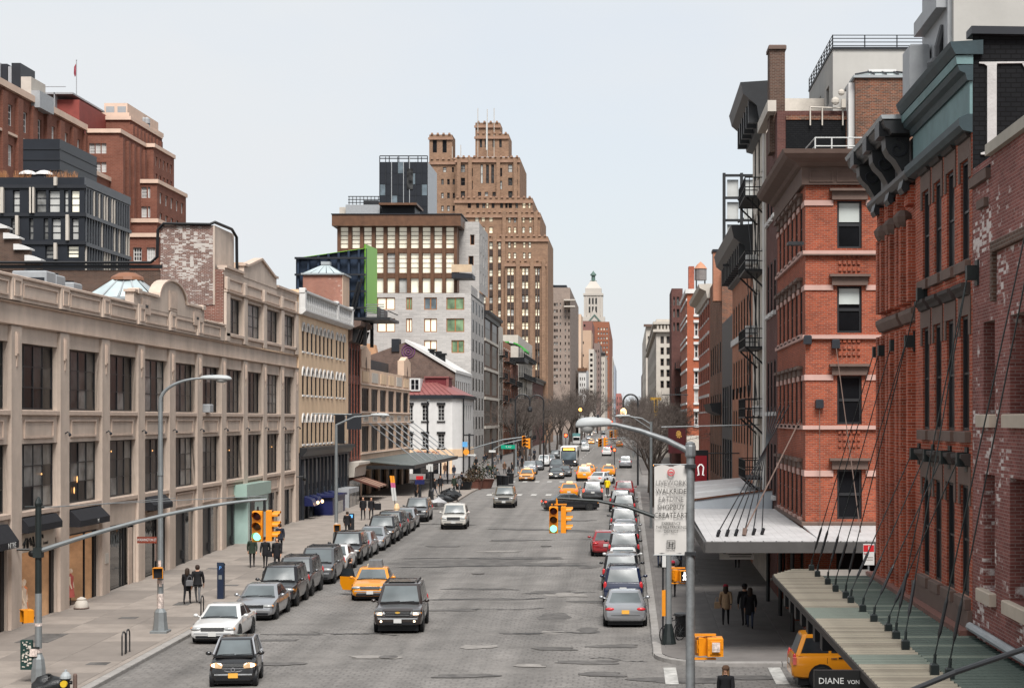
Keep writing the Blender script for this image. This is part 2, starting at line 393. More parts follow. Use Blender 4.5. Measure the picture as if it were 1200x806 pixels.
for ya,yb in((-120,163),(163,6000)):mb.quad((-3000,ya,-.05),(3000,ya,-.05),(3000,yb,-.05),(-3000,yb,-.05))
g=obj('ground',lift(mb),mat('dull_ground',(.16,.15,.14),.9,.15,.3));tag(g,kind='structure')
NA0,NA1=176.0,222.0
KL,KR,KL2=-17.75,1.0,-14.2
mb=MB()
cor=[(KR+2.2*(1-math.sin(a)),58.6+2.2*(1-math.cos(a))) for a in[i*PI/16 for i in range(9)]]
mb.quad((KL,10,0),(KR,10,0),(KR,60.8,0),(KL,60.8,0))
poly=[(KR,50.4)]+[(60,50.4),(60,58.6)]+cor
mb.add([(x,y,0) for x,y in poly],[tuple(range(len(poly)))])
mb.quad((KL,60.8,0),(KR,60.8,0),(KR,163,0),(KL,163,0))
mb.quad((KL,163,0),(KR,163,0),(KR,NA0,0),(KL,NA0,0))
mb.quad((-160,NA0,0),(140,NA0,0),(140,NA1,0),(-160,NA1,0))
mb.quad((KL2,NA1,0),(KR+.6,NA1,0),(KR+.6,2600,0),(KL2,2600,0))
road=obj('road',lift(mb),M['road']);tag(road,kind='structure')
def blob_patch(px,py,wpx,hpx,m,seed,parent=road,z=.005):
 rr=random.Random(seed);Y=gz(py);X=xat(px,Y)
 hw=wpx/2*Y/F;hl=hpx/2*Y*Y/(9.8*F)
 n=44;vs=[];ph=[rr.uniform(0,6.28) for _ in range(4)]
 for i in range(n):
  t=2*PI*i/n;k=.86+.12*math.sin(2*t+ph[0])+.10*math.sin(3*t+ph[1])+.07*math.sin(5*t+ph[2])+.04*math.sin(9*t+ph[3])
  c,s_=math.cos(t),math.sin(t);q=1/max(abs(c),abs(s_))**.55
  vs.append((X+hw*c*k*q,Y+hl*s_*k*q,z))
 b=MB();b.add(vs,[tuple(range(n))]);lift(b)
 obj('asphalt_patch',b,m,parent)
for i,(px,py,wp,hp,mm) in enumerate([(548,659,205,9,'patch'),(640,661,90,4,'patch'),(600,654,120,4,'patch'),(650,722,38,10,'patch'),(648,741,30,5,'patch_l'),(690,738,30,7,'patch'),(648,693,60,3,'patch'),(655,697,40,3.5,'patch_l'),(610,742,50,3,'patch'),(475,614,60,2,'patch'),(615,620,70,2,'patch'),(672,622,50,3,'patch'),(560,690,90,2.5,'patch'),(345,743,70,2.5,'patch'),(322,750,60,2.5,'patch'),(690,664,30,4,'patch'),(560,702,110,2,'patch'),(690,705,50,3,'patch'),(530,715,60,2.5,'patch'),(690,776,90,5,'patch'),(585,646,60,2,'patch_l'),(720,757,60,5,'patch'),(600,633,60,2,'patch'),(670,610,60,1.5,'patch'),(520,640,50,1.6,'patch'),(800,797,120,8,'patch'),(880,794,90,5,'patch'),(650,760,60,4,'patch'),(560,758,46,5,'patch_l'),(668,697,44,5,'patch_l'),(440,770,70,4,'patch_l'),(330,778,60,4,'patch'),(545,792,80,5,'patch'),(705,790,60,6,'patch'),(620,780,40,4,'patch_l')]):
 blob_patch(px,py,wp,hp,M[mm],i,z=.004+.0006*i)
for px0,py0,px1,py1,wd in((470,654,672,655,.22),(462,664.5,690,662,.3),(500,702.5,640,701,.2),(610,696,700,694,.14),(548,690,610,691,.1),(360,741,470,744,.13),(600,742,700,741,.16),(430,613.5,560,615,.25),(560,620,700,622,.2),(690,770,760,776,.07),(520,715,640,713,.08),(585,633,700,632,.14)):
 rr=random.Random(px0);n_=16;vs=[];fs=[]
 for i in range(n_+1):
  q=i/n_;px,py=px0+(px1-px0)*q,py0+(py1-py0)*q;Y=gz(py)+rr.uniform(-.09,.09)+.16*math.sin(q*9+px0);X=xat(px,gz(py))+(rr.uniform(-.15,.15) if abs(px1-px0)<50 else 0);k=wd*rr.uniform(.15,1)*(1 if 0<i<n_ else .1)
  vs+=[(X-(k/2 if abs(px1-px0)<50 else 0),Y-(0 if abs(px1-px0)<50 else k),.018),(X+(k/2 if abs(px1-px0)<50 else 0),Y+(0 if abs(px1-px0)<50 else k),.018)]
 for i in range(n_):fs.append((2*i,2*i+2,2*i+3,2*i+1))
 b=MB();b.add(vs,fs);obj('tar_crack',lift(b),M['crackfill'],road)
mk=MB()
for x0,x1 in((1.30,1.75),(5.05,5.5)):mk.quad((x0,54.9,.024),(x1,54.9,.024),(x1,58.3,.024),(x0,58.3,.024))
for i in range(10):
 x=KL2+.4+i*1.45
 for ya,yb in((158,160.5),(190.0,193)):
  mk.quad((x,ya,.024),(x+.55,ya,.024),(x+.55,yb,.024),(x,yb,.024))
for x in():mk.quad((x,203,.024),(x+1.5,203,.024),(x+1.5,204.5,.024),(x,204.5,.024));mk.quad((x,209,.024),(x+1.5,209,.024),(x+1.5,210.5,.024),(x,210.5,.024))
for k in range(14):mk.quad((-8.6,200+k*16,.024),(-8.42,200+k*16,.024),(-8.42,206+k*16,.024),(-8.6,206+k*16,.024))
for k in range(8):mk.quad((-12.9,226+k*16,.024),(-12.72,226+k*16,.024),(-12.72,232+k*16,.024),(-12.9,232+k*16,.024))
obj('painted_marking',lift(mk),M['paint'],road)
for px,py in((640,640),(560,672),(455,770)):
 b=MB();Y=gz(py);b.lathe([(.36,0),(.36,.012),(.30,.016),(.02,.016)],18,(xat(px,Y),Y,gnd(Y)+.022));obj('manhole_cover',b,M['patch'],road)
def pavement(name,x0,x1,y0,y1,poly=None,m='concrete'):
 b=MB()
 if poly:b.prism(poly,'z',-.02,SW)
 else:
  cuts=[y0]+[c for c in(163,) if y0<c<y1]+[y1]
  for p,q in zip(cuts[:-1],cuts[1:]):b.box(x0,x1,p,q,-.02,SW)
 o=obj(name,lift(b),M[m]);tag(o,kind='structure');return o
swl=pavement('sidewalk',-25.6,KL-.35,10,NA0)
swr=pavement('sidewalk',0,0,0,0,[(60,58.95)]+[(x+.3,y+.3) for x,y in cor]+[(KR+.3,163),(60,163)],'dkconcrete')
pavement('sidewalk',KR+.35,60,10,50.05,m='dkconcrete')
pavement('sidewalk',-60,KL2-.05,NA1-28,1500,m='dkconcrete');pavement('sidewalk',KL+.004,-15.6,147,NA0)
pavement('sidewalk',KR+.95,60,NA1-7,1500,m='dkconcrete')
pavement('sidewalk',-27,-15.6,NA0,181)
TILT=(math.atan(28.0/F),0,0)
sb=MB();sb.bbox(-1.16,1.16,-1.18,1.18,-.02,.018,.012);slab=sb.mesh('paving_slab',[M['concrete']])
sb=MB();sb.bbox(-1.155,1.155,-1.18,1.18,-.02,.018,.012);slab2=sb.mesh('paving_slab_worn',[M['concrete2']])
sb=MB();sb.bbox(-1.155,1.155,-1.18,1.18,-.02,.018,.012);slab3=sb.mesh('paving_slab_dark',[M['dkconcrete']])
rr=random.Random(3)
for j in range(24):
 for i in range(3):
  y=41+j*2.38;shared('paving_slab',slab if rr.random()<.6 else slab2,swl,(-24.15+i*2.33,y,SW+gnd(y)+rr.uniform(-.002,.003)),TILT)
for j in range(15):
 for i in range(3):
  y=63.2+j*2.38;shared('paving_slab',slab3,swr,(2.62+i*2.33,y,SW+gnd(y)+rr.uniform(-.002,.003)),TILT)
kb=MB();kb.bbox(-.17,.17,-1.2,1.2,-.02,SW+.008,.025);kst=kb.mesh('kerb_stone',[M['kerb']])
for j in range(56):y=40+j*2.42;shared('kerb_stone',kst,swl,(KL-.17,y,gnd(y)),(TILT[0] if y<163 else 0,0,rr.uniform(-.006,.006)))
for j in range(42):y=62.1+j*2.42;shared('kerb_stone',kst,swr,(KR+.15,y,gnd(y)),(TILT[0],0,rr.uniform(-.006,.006)))
for a,bb in zip(cor[:-1],cor[1:]):
 b=MB();x0,y0=a;x1,y1=bb
 dx,dy=x1-x0,y1-y0;l=math.hypot(dx,dy);nx,ny=-dy/l,dx/l
 if nx*1+ny*1<0:nx,ny=-nx,-ny
 b.prism([(x0,y0),(x1,y1),(x1+nx*.3,y1+ny*.3),(x0+nx*.3,y0+ny*.3)],'z',-.02,SW+.01)
 obj('kerb_stone',lift(b),M['kerb'],swr)
for j in range(12):shared('kerb_stone',kst,swr,(3.2+1.2+j*2.42,58.6+.17,gnd(58.8)),(0,0,PI/2))
b=MB();b.box(-23.9,-22.6,63.2,65.6,SW+.018,SW+.03);lift(b);obj('iron_grate',b,M['patch'],swl)
for x_,y_ in((-19.4,58),(-22,70),(-20.5,82),(-23.4,90),(-19.6,97)):b=MB();b.box(x_,x_+.75,y_,y_+.6,SW+.018,SW+.026);obj('hatch_cover',lift(b),M['patch'],swl)
b=MB();b.box(-20.9,-20.2,74.5,75.6,SW+.018,SW+.03);lift(b);obj('iron_grate',b,M['patch'],swl)
ANG={'S':0.0,'E':PI/2,'W':-PI/2}
def wp(face,plane,a,z,d=0.0):
 if face=='S':return(a,plane+d,z)
 if face=='E':return(plane-d,a,z)
 return(plane+d,a,z)
def facade(mb,face,plane,a0,a1,z0,z1,ops=(),depth=.3):
 ops=[o for o in ops if o[0]>=a0-1e-4 and o[1]<=a1+1e-4]
 us=sorted({round(v,4) for v in[a0,a1]+[c for o in ops for c in o[:2]]})
 vs=sorted({round(v,4) for v in[z0,z1]+[c for o in ops for c in o[2:4]]})
 for i in range(len(us)-1):
  for j in range(len(vs)-1):
   u0,u1,v0,v1=us[i],us[i+1],vs[j],vs[j+1]
   cu,cv=(u0+u1)/2,(v0+v1)/2
   if any(o[0]<cu<o[1] and o[2]<cv<o[3] for o in ops):continue
   mb.quad(wp(face,plane,u0,v0),wp(face,plane,u1,v0),wp(face,plane,u1,v1),wp(face,plane,u0,v1))
 for o in ops:
  c=[(o[0],o[2]),(o[1],o[2]),(o[1],o[3]),(o[0],o[3])]
  for k in range(4):
   p,q=c[k],c[(k+1)%4]
   mb.quad(wp(face,plane,*p),wp(face,plane,*q),wp(face,plane,*q,depth),wp(face,plane,*p,depth))
def abox(mb,face,plane,a0,a1,z0,z1,out,back=0.0):
 """box standing `out` proud of a facade plane, reaching `back` into it"""
 p=wp(face,plane,a0,z0,back);q=wp(face,plane,a1,z1,-out)
 mb.box(min(p[0],q[0]),max(p[0],q[0]),min(p[1],q[1]),max(p[1],q[1]),z0,z1)
def aprof(mb,face,plane,a0,a1,prof):
 """moulding: profile of (out, z) run along the facade"""
 if face=='S':mb.prism([(plane-o,z) for o,z in prof],'x',a0,a1)
 elif face=='E':mb.prism([(plane+o,z) for o,z in prof],'y',a0,a1)
 else:mb.prism([(plane-o,z) for o,z in prof],'y',a0,a1)
WC={}
def wmesh(w,h,cols=1,rows=2,fr=.06,bar=.035,full=True,sill=0.0,lint=0.0,arch=False,meet=None):
 key=(round(w,2),round(h,2),cols,rows,fr,bar,full,sill,lint,arch,meet)
 if key in WC:return WC[key]
 b=MB();x0,x1=-w/2,w/2;d0,d1=-.03,.05
 b.box(x0,x0+fr,d0,d1,0,h);b.box(x1-fr,x1,d0,d1,0,h)
 b.box(x0+fr,x1-fr,d0,d1,0,fr);b.box(x0+fr,x1-fr,d0,d1,h-fr,h)
 iw=(w-2*fr);ih=(h-2*fr)
 for c in range(1,cols):x=x0+fr+iw*c/cols;b.box(x-bar/2,x+bar/2,d0+.01,d1-.01,fr,h-fr)
 for r_ in range(1,rows):
  z=fr+ih*r_/rows;k=bar*(1.7 if meet==r_ else 1)
  for c in range(cols):
   xa=x0+fr+iw*c/cols+(bar/2 if c else 0);xb=x0+fr+iw*(c+1)/cols-(bar/2 if c<cols-1 else 0)
   b.box(xa,xb,d0+.015,d1-.015,z-k/2,z+k/2)
 if full:
  b.mi=1;b.quad((x0+fr*.5,.02,fr*.5),(x1-fr*.5,.02,fr*.5),(x1-fr*.5,.02,h-fr*.5),(x0+fr*.5,.02,h-fr*.5))
 if sill or lint or arch:
  b.mi=2
  if sill:b.box(x0-.1,x1+.1,-sill,.0,-.16,-.002)
  if lint:b.box(x0-.12,x1+.12,-lint,.0,h+.002,h+.26)
 me=b.mesh('window',[M['black'],G['dark']]+([M['stone']] if len(set(b.m))>2 or(2 in b.m) else[]))
 WC[key]=me
 return me
def pick(rr,gl):
 if isinstance(gl,str):return G[gl]
 return G[rr.choice(gl)]
PANES={}
def put_windows(root,face,plane,ops,cols,rows,frame,gl,depth=.2,seed=1,fr=.06,bar=.035,sill=0.0,lint=0.0,stone=None,panes=False,meet=None,name='window'):
 rr=random.Random(seed);off=root.location
 for o in ops:
  w,h=o[1]-o[0],o[3]-o[2]
  me=wmesh(w,h,cols,rows,fr,bar,not panes,sill,lint,meet=meet)
  p=wp(face,plane,(o[0]+o[1])/2,o[2],depth)
  n=3 if(sill or lint) else 2
  g0=pick(rr,gl)
  wi=shared(name,me,root,(p[0]-off.x,p[1]-off.y,p[2]-off.z),(0,0,ANG[face]),[frame,g0]+([stone] if n==3 else[]))
  if panes:
   iw=(w-2*fr)/cols;ih=(h-2*fr)/rows
   k=(round(iw,2),round(ih,2))
   if k not in PANES:
    b=MB();b.box(-iw/2+.004,iw/2-.004,.015,.022,.004,ih-.004);PANES[k]=b.mesh('pane',[G['dark']])
   for c in range(cols):
    for r_ in range(rows):
     g1=g0 if rr.random()<.62 else pick(rr,gl)
     shared('pane',PANES[k],wi,(-w/2+fr+iw*(c+.5),rr.uniform(-.004,.006),fr+ih*r_),(rr.uniform(-.006,.006),0,rr.uniform(-.012,.012)),[g1])
def gridops(a0,a1,n,w,rows,m=0.0):
 """n equal bays between a0..a1 (opening width w); rows = [(z0, z1), ...]"""
 p=(a1-a0-2*m)/n
 return[(a0+m+p*(i+.5)-w/2,a0+m+p*(i+.5)+w/2,z0,z1) for z0,z1 in rows for i in range(n)]
def shell(name,label,cat,x0,x1,y0,y1,z1,wall,side,S=(),X=(),depth=.25,group=None,z0=0.0,roof=True):
 """masonry block with openings in its street face (X) and in the face towards the camera (S)"""
 root=thing(name,label,cat,((x0+x1)/2,(y0+y1)/2,0),group=group)
 b=MB()
 facade(b,'S',y0,x0,x1,z0,z1,S,depth)
 if side=='L':
  facade(b,'E',x1,y0,y1,z0,z1,X,depth);b.quad((x0,y0,z0),(x0,y1,z0),(x0,y1,z1),(x0,y0,z1))
 else:
  facade(b,'W',x0,y0,y1,z0,z1,X,depth);b.quad((x1,y0,z0),(x1,y1,z0),(x1,y1,z1),(x1,y0,z1))
 b.quad((x0,y1,z0),(x1,y1,z0),(x1,y1,z1),(x0,y1,z1))
 wpart('wall',b,wall,root)
 if roof:
  r_=MB();r_.box(x0+.01,x1-.01,y0+.01,y1-.01,z1-.5,z1-.35);wpart('roof',r_,M['roof'],root)
 return root
def cornice(root,face,plane,a0,a1,prof,m,name='cornice',smooth=None):
 b=MB();aprof(b,face,plane,a0,a1,prof);return wpart(name,b,m,root,smooth)
XL=-25.3
P0,PB=67.2,5.77
piers=[P0+PB*k for k in range(-3,11)]
YA,YB=piers[0]-.6,124.9
B1=thing('loft_building','long beige stucco loft building with piers, big dark windows and an arched parapet','building',(XL,92,0))
ops=[]
for k in range(len(piers)-1):
 a0,a1=piers[k]+.57,piers[k+1]-.57
 if k==len(piers)-2:a1=124.9-.9
 ops+=[(a0,a1,9.4,12.2,2),(a0,a1,5.13,7.96,1),(a0+.1,a1-.1,.14,3.75,0)]
WP=XL-.15
b=MB();facade(b,'E',WP,YA,YB,0,13.83,[o[:4] for o in ops],.28)
b.quad((-45,YA,0),(WP,YA,0),(WP,YA,13.83),(-45,YA,13.83))
wpart('wall',b,M['beige'],B1)
b=MB();b.box(-45,WP-.35,YA,YB,13.4,13.6);wpart('roof',b,M['roof'],B1)
pm=MB();pm.bbox(-.25,.15,-.57,.57,0,12.86,.03)
pmesh=pm.mesh('pier',[M['beige']])
bk=MB();bk.box(0,.06,-.17,.17,-1.0,0);bk.box(.06,.09,-.10,.10,-.92,-.08);bk.prism([(0,-1.0),(.06,-1.0),(.03,-1.45),(0,-1.45)],'y',-.07,.07)
bmesh_=bk.mesh('bracket',[M['beige_d']])
lamp=MB();lamp.tube([(0,0,0),(.12,0,.08),(.20,0,.02)],.03,6);lamp.ball((.22,0,-.05),.07,.06,.08,8,5)
lmesh=lamp.mesh('wall_lamp',[M['dark']],40)
lanes_off=B1.location
for k,y in enumerate(piers):
 yy=min(y,124.3)
 shared('pier',pmesh,B1,(WP-lanes_off.x,yy-lanes_off.y,0))
 shared('bracket',bmesh_,B1,(XL-lanes_off.x,yy-lanes_off.y,12.62))
 if k%2==0 or k>4:shared('wall_lamp',lmesh,B1,(XL-lanes_off.x,yy-lanes_off.y,8.35))
sillm=MB();sillm.bbox(-.05,.14,-2.26,2.26,-.22,-.01,.03);sillme=sillm.mesh('sill',[M['beige_d']])
fr_=MB()
for(u0,u1,v0,v1) in((-1.75,1.75,.0,.08),(-1.75,1.75,.72,.80),(-1.75,-1.67,.08,.72),(1.67,1.75,.08,.72)):fr_.box(0,.07,u0,u1,v0,v1)
frm=fr_.mesh('panel_moulding',[M['beige_d']])
for k in range(len(piers)-1):
 yc=(piers[k]+piers[k+1])/2
 for z in(9.4,5.13):shared('sill',sillme,B1,(WP-lanes_off.x,yc-lanes_off.y,z))
 shared('panel_moulding',frm,B1,(WP-lanes_off.x,yc-lanes_off.y,8.18))
 if k>5:shared('panel_moulding',frm,B1,(WP-lanes_off.x,yc-lanes_off.y,4.0))
for z,o_,h_ in((12.88,.20,.07),(13.80,.16,.07)):
 cornice(B1,'E',WP,YA,YB,[(0,z),(o_-.06,z),(o_,z+.04),(o_,z+h_-.02),(.05,z+h_),(0,z+h_)],M['beige_d'],'moulding')
b=MB();b.box(XL-.5,XL-.06,YA,102.2,13.92,14.86);wpart('parapet',b,M['beige'],B1)
cap=MB();cap.bbox(XL-.56,XL+.04,YA,83.2,14.86,14.98,.03);cap.bbox(XL-.56,XL+.04,97.2,102.2,14.86,14.98,.03);wpart('coping',cap,M['beige_d'],B1)
pil=MB();pil.bbox(-.06,.035,-.56,.56,0,1.04,.02);pil2=MB()
pilm=pil.mesh('parapet_block',[M['beige']])
pf=MB()
for(u0,u1,v0,v1) in((-.38,.38,0,.06),(-.38,.38,.64,.70),(-.38,-.32,.06,.64),(.32,.38,.06,.64)):pf.box(0,.04,u0,u1,v0,v1)
pfm=pf.mesh('block_moulding',[M['beige_d']])
lf=MB()
for(u0,u1,v0,v1) in((-2.05,2.05,0,.07),(-2.05,2.05,.55,.62),(-2.05,-1.98,.07,.55),(1.98,2.05,.07,.55)):lf.box(0,.06,u0,u1,v0,v1)
lfm=lf.mesh('parapet_moulding',[M['beige_d']])
for k,y in enumerate(piers):
 if y<101:
  shared('parapet_block',pilm,B1,(XL-lanes_off.x,y-lanes_off.y,13.92))
  shared('block_moulding',pfm,B1,(XL+.035-lanes_off.x,y-lanes_off.y,14.08))
 if k<len(piers)-1 and piers[k+1]<103:
  shared('parapet_moulding',lfm,B1,(XL-.06-lanes_off.x,(y+piers[k+1])/2-lanes_off.y,14.08))
b=MB()
poly=[(83.3,14.86),(83.3,15.55),(87.4,15.55)]+[(90.4-2.6*math.cos(PI*i/14),15.6+1.05*math.sin(PI*i/14)) for i in range(15)]+[(93.4,15.55),(97.1,15.55),(97.1,14.86)]
b.prism(poly,'x',XL-.5,XL-.04);wpart('arched_pediment',b,M['beige'],B1)
b=MB();arc=[(90.4-2.6*math.cos(PI*i/14),15.6+1.05*math.sin(PI*i/14)) for i in range(15)]
for p,q in zip(arc[:-1],arc[1:]):
 def up(t,k):return(90.4+(t[0]-90.4)*k,15.6+(t[1]-15.6)*k)
 a_,b_=up(p,1.08),up(q,1.08)
 b.prism([p,q,b_,a_],'x',XL-.58,XL+.06)
b.box(XL-.56,XL+.05,83.2,87.5,15.55,15.68);b.box(XL-.56,XL+.05,93.3,97.2,15.55,15.68)
wpart('coping',b,M['beige_d'],B1)
b=MB();b.box(XL-.04,XL+.02,89.6,91.2,15.0,16.1);b.box(XL+.02,XL+.05,89.75,91.05,15.15,15.95);wpart('pediment_panel',b,M['beige_d'],B1)
for y in(85.3,95.4):
 b=MB();b.box(XL-.04,XL+.03,y-.75,y+.75,14.5,15.3);b.mi=1;b.box(XL+.031,XL+.04,y-.25,y+.25,14.85,15.0);wpart('vent_panel',b,[M['beige_d'],M['black']],B1)
 b=MB();b.bbox(XL-.5,XL+.1,y-1.6 if y<90 else y+1.0,y-1.0 if y<90 else y+1.6,15.5,15.78,.04);wpart('pediment_block',b,M['beige'],B1)
Y3=102.3
ops3=[]
for k in range(len(piers)-1):
 if piers[k]>101:ops3.append((piers[k]+.6,min(piers[k+1]-.6,124),14.5,16.8))
b=MB();facade(b,'E',WP+.02,Y3,YB,13.92,18.4,ops3,.28);wpart('wall',b,M['beige'],B1)
for k,y in enumerate(piers):
 if y>101:
  b=MB();yy=min(max(y,Y3+.5),124.3);b.bbox(WP,XL+.02,yy-.5,yy+.5,13.95,17.0,.05);wpart('pier',b,M['beige'],B1)
  b=MB();b.bbox(WP,XL+.03,yy-.3,yy+.3,17.2,18.0,.04);wpart('parapet_block',b,M['beige'],B1)
for o in ops3:
 b=MB();b.bbox(WP,XL+.02,o[0]-.05,o[1]+.05,14.28,14.48,.03);wpart('sill',b,M['beige_d'],B1)
 b=MB()
 for(u0,u1,v0,v1) in((o[0],o[1],17.25,17.33),(o[0],o[1],17.9,17.98),(o[0],o[0]+.08,17.33,17.9),(o[1]-.08,o[1],17.33,17.9)):b.box(WP+.02,WP+.1,u0,u1,v0,v1)
 wpart('panel_moulding',b,M['beige_d'],B1)
cornice(B1,'E',WP,Y3,YB,[(0,17.02),(.2,17.02),(.24,17.08),(.24,17.14),(0,17.18)],M['beige_d'],'moulding')
b=MB();b.prism([(Y3,18.4),(Y3,18.55),(107.4,18.55),(107.4,19.15),(108.2,19.15),(112.4,20.0),(116.6,19.15),(117.4,19.15),(117.4,18.55),(YB,18.55),(YB,18.4)],'x',WP-.35,WP+.06);wpart('gabled_pediment',b,M['beige'],B1)
b=MB()
for p,q in(((107.3,19.15),(108.2,19.15)),((108.2,19.15),(112.4,20.0)),((112.4,20.0),(116.6,19.15)),((116.6,19.15),(117.5,19.15)),((Y3,18.55),(107.3,18.55)),((117.5,18.55),(YB,18.55))):
 b.prism([p,q,(q[0],q[1]+.16),(p[0],p[1]+.16)],'x',WP-.42,WP+.2)
wpart('coping',b,M['beige_d'],B1)
b=MB();b.quad((-46,Y3,13.5),(WP,Y3,13.5),(WP,Y3,18.4),(-46,Y3,18.4));b.quad((-46,Y3+.4,18.4),(WP,Y3+.4,18.4),(WP,Y3,18.4),(-46,Y3,18.4));wpart('party_wall',b,M['brown_brick'],B1)
b=MB();b.box(-29.4,WP-.02,Y3-.05,Y3,14.2,18.45);wpart('red_brick_patch',b,brick('reddish_party_brick',(.20,.07,.05),(.14,.055,.042),(.3,.24,.2),bw=.28,bh=.095,wash=(.52,.46,.42),washamt=.12,washscale=.8),B1)
b=MB();b.box(-27.6,WP-.04,Y3-.09,Y3-.05,13.6,15.1);wpart('painted_foot',b,M['beige'],B1)
b=MB();b.box(-46,-29.3,Y3-.12,Y3+.2,18.5,18.72);wpart('coping',b,M['black'],B1)
b=MB();b.box(-29.42,-26.1,Y3-.1,107.2,16.2,21.2);wpart('bulkhead',b,M['mottle_brick'],B1)
b=MB();b.box(-26.1,-26.0,Y3-.1,107.2,16.2,21.2);b.box(-29.3,-26.2,106,107.25,21.2,21.3);wpart('bulkhead_render',b,M['beige'],B1)
b=MB();b.tube([(-46,Y3-.2,18.85),(-30.0,Y3-.2,18.85),(-29.6,Y3-.2,19.2),(-29.55,Y3-.2,20.9),(-29.2,Y3-.2,21.3),(-26.3,Y3-.2,21.25),(-26.0,Y3-.1,21.4),(-25.85,106,21.4),(-25.8,107.1,21.0),(-25.8,107.2,18.6)],.10,6);wpart('roof_pipe',b,M['black'],B1)
b=MB();b.box(-34,XL-2.2,118,124.6,18.4,20.4);wpart('roof_house',b,M['tan'],B1)
up2=[o[:4] for o in ops if o[4]==2];up1=[o[:4] for o in ops if o[4]==1];gr=[o[:4] for o in ops if o[4]==0]
for rowops,sd in((up2,1),(up1,2)):
 near=[o for o in rowops if o[0]<97];farw=[o for o in rowops if o[0]>=97]
 put_windows(B1,'E',WP,near,4,3,M['steel_b'],['dark','dark','dark','mid','mid','curtain'],.24,sd,.08,.05,panes=True)
 put_windows(B1,'E',WP,farw,4,4,M['steel_b'],['dark','mid','curtain','mid'],.24,sd,.08,.05)
put_windows(B1,'E',WP+.02,ops3,3,3,M['steel_b'],['mid','curtain','mid'],.24,5,.08,.05)
for k,(y,z,m) in enumerate(((75.6,6.2,'lamp'),(75.2,5.7,'lamp'),(71.0,6.6,'lamp'),(80.6,7.4,'lamp'),(87.6,7.3,'lamp'),(104.5,7.0,'lamp'),(117,7.0,'lamp'))):
 b=MB();b.ball((WP-.20,y,z),.03,.05,.16 if k<2 else .045,8,5);wpart('window_lamp',b,mat('window_lamp_glow',(1,.50,.18),emit=.7),B1)
shopglow=mat('glowing_shop_wall',(.45,.27,.15),.8,.45,.9,emit=.20)  # walls themselves glow, the shop lighting is put into their colour
shoplamp=mat('shop_ceiling_lamp',(1,.78,.5),emit=2.2)
doorm=mat('black_door_paint',(.018,.018,.019),.4,.2)
SHOP={}
for k,o in enumerate(gr):
 a0,a1,z0,z1=o;yc=(a0+a1)/2;kk=k-3
 if kk in(-3,-2,-1,0,1):
  b=MB();b.box(WP-2.4,WP-2.35,a0,a1,z0,z1);b.box(WP-2.35,WP-.3,a0,a0+.05,z0,z1);b.box(WP-2.35,WP-.3,a1-.05,a1,z0,z1);b.box(WP-2.35,WP-.3,a0,a1,z0-.05,z0+.02);b.box(WP-2.35,WP-.3,a0,a1,z1,z1+.05)
  wpart('shop_interior',b,shopglow,B1)
  for q in range(3):
   b=MB();b.ball((WP-.8-.5*q,a0+.7+q*1.1,z1-.18),.09,.09,.09,8,5);wpart('spot_lamp',b,shoplamp,B1)
  b=MB();b.box(WP-.22,WP-.12,a0,a0+.08,z0,z1);b.box(WP-.22,WP-.12,a1-.35,a1,z0,z1);b.box(WP-.22,WP-.12,a0+.08,a1-.35,z1-.1,z1);b.box(WP-.22,WP-.12,a0+.08,a1-.35,z0,z0+.12);b.box(WP-.21,WP-.13,yc+.55,yc+.63,z0+.12,z1-.1)
  wpart('shop_front',b,M['black'],B1)
  continue
 if kk in(7,):
  b=MB();b.box(WP-.2,WP+.75,105.6,111.6,z0,3.9);wpart('glass_portal',b,G['aqua'],B1)
  b=MB();b.box(WP-.1,WP+.85,104.9,112.0,3.92,4.75);wpart('glass_portal_head',b,mat('aqua_panel',(.30,.42,.37),.3,.06),B1)
  b=MB();b.box(WP+.752,WP+.78,106.2,107.4,z0,3.6);wpart('portal_door',b,G['dark'],B1)
  continue
 b=MB()
 if kk in(2,3):
  b.box(WP-.2,WP-.1,a0,a0+.10,z0,z1);b.box(WP-.2,WP-.1,a1-.12,a1,z0,z1);b.box(WP-.2,WP-.1,a0+.1,a1-.12,z1-.12,z1);b.box(WP-.2,WP-.1,a0+.1,a1-.12,z0,z0+.25);b.box(WP-.19,WP-.11,yc+.6,yc+.7,z0+.25,z1-.12)
  wpart('shop_front',b,M['black'],B1)
  b=MB();b.box(WP-.26,WP-.22,a0,a1,z0,z1);wpart('shop_window',b,G['shop'],B1)
  if kk==2:
   b=MB();b.box(WP-.10,WP-.04,yc+1.3,a1-.3,z0,z1-.3);wpart('door_panel',b,M['beige_d'],B1)
 else:
  b.box(WP-.2,WP-.1,a0,yc+.1,z0,z1);wpart('shop_door',b,doorm,B1)
  b=MB();b.box(WP-.21,WP-.12,yc+.12,a1,z0,z1);wpart('shop_window',b,G['shop'],B1)
  b=MB();b.box(WP-.1,WP-.02,yc+.08,yc+.3,z0,z1);b.box(WP-.08,WP,yc-.3,yc-.22,1.0,1.5);wpart('door_jamb',b,M['steel_b'],B1)
def awning(a0,a1,out_,zt,h,nm='black canvas shop awning'):
 b=MB();b.prism([(WP+.02,zt),(WP+.02,zt-h),(WP+out_,zt-h),(WP+out_,zt-h+.28),(WP+.16,zt)],'y',a0,a1)
 return wpart('awning',b,mat('black_awning_canvas',(.013,.013,.016),.8,.2,3),B1)
awning(piers[2]+.65,piers[3]-1.0,.62,4.72,.95)
awning(piers[3]+.6,piers[4]-1.1,.42,4.85,.62);awning(piers[4]+.65,piers[5]-.9,.62,4.85,.75);awning(piers[6]+.65,piers[7]-1.6,.6,4.9,.7)
text('awning_text','NTRE',.34,B1,(WP+.63-lanes_off.x,piers[3]-1.75-lanes_off.y,3.89),(PI/2,0,PI/2),M['wsign'])
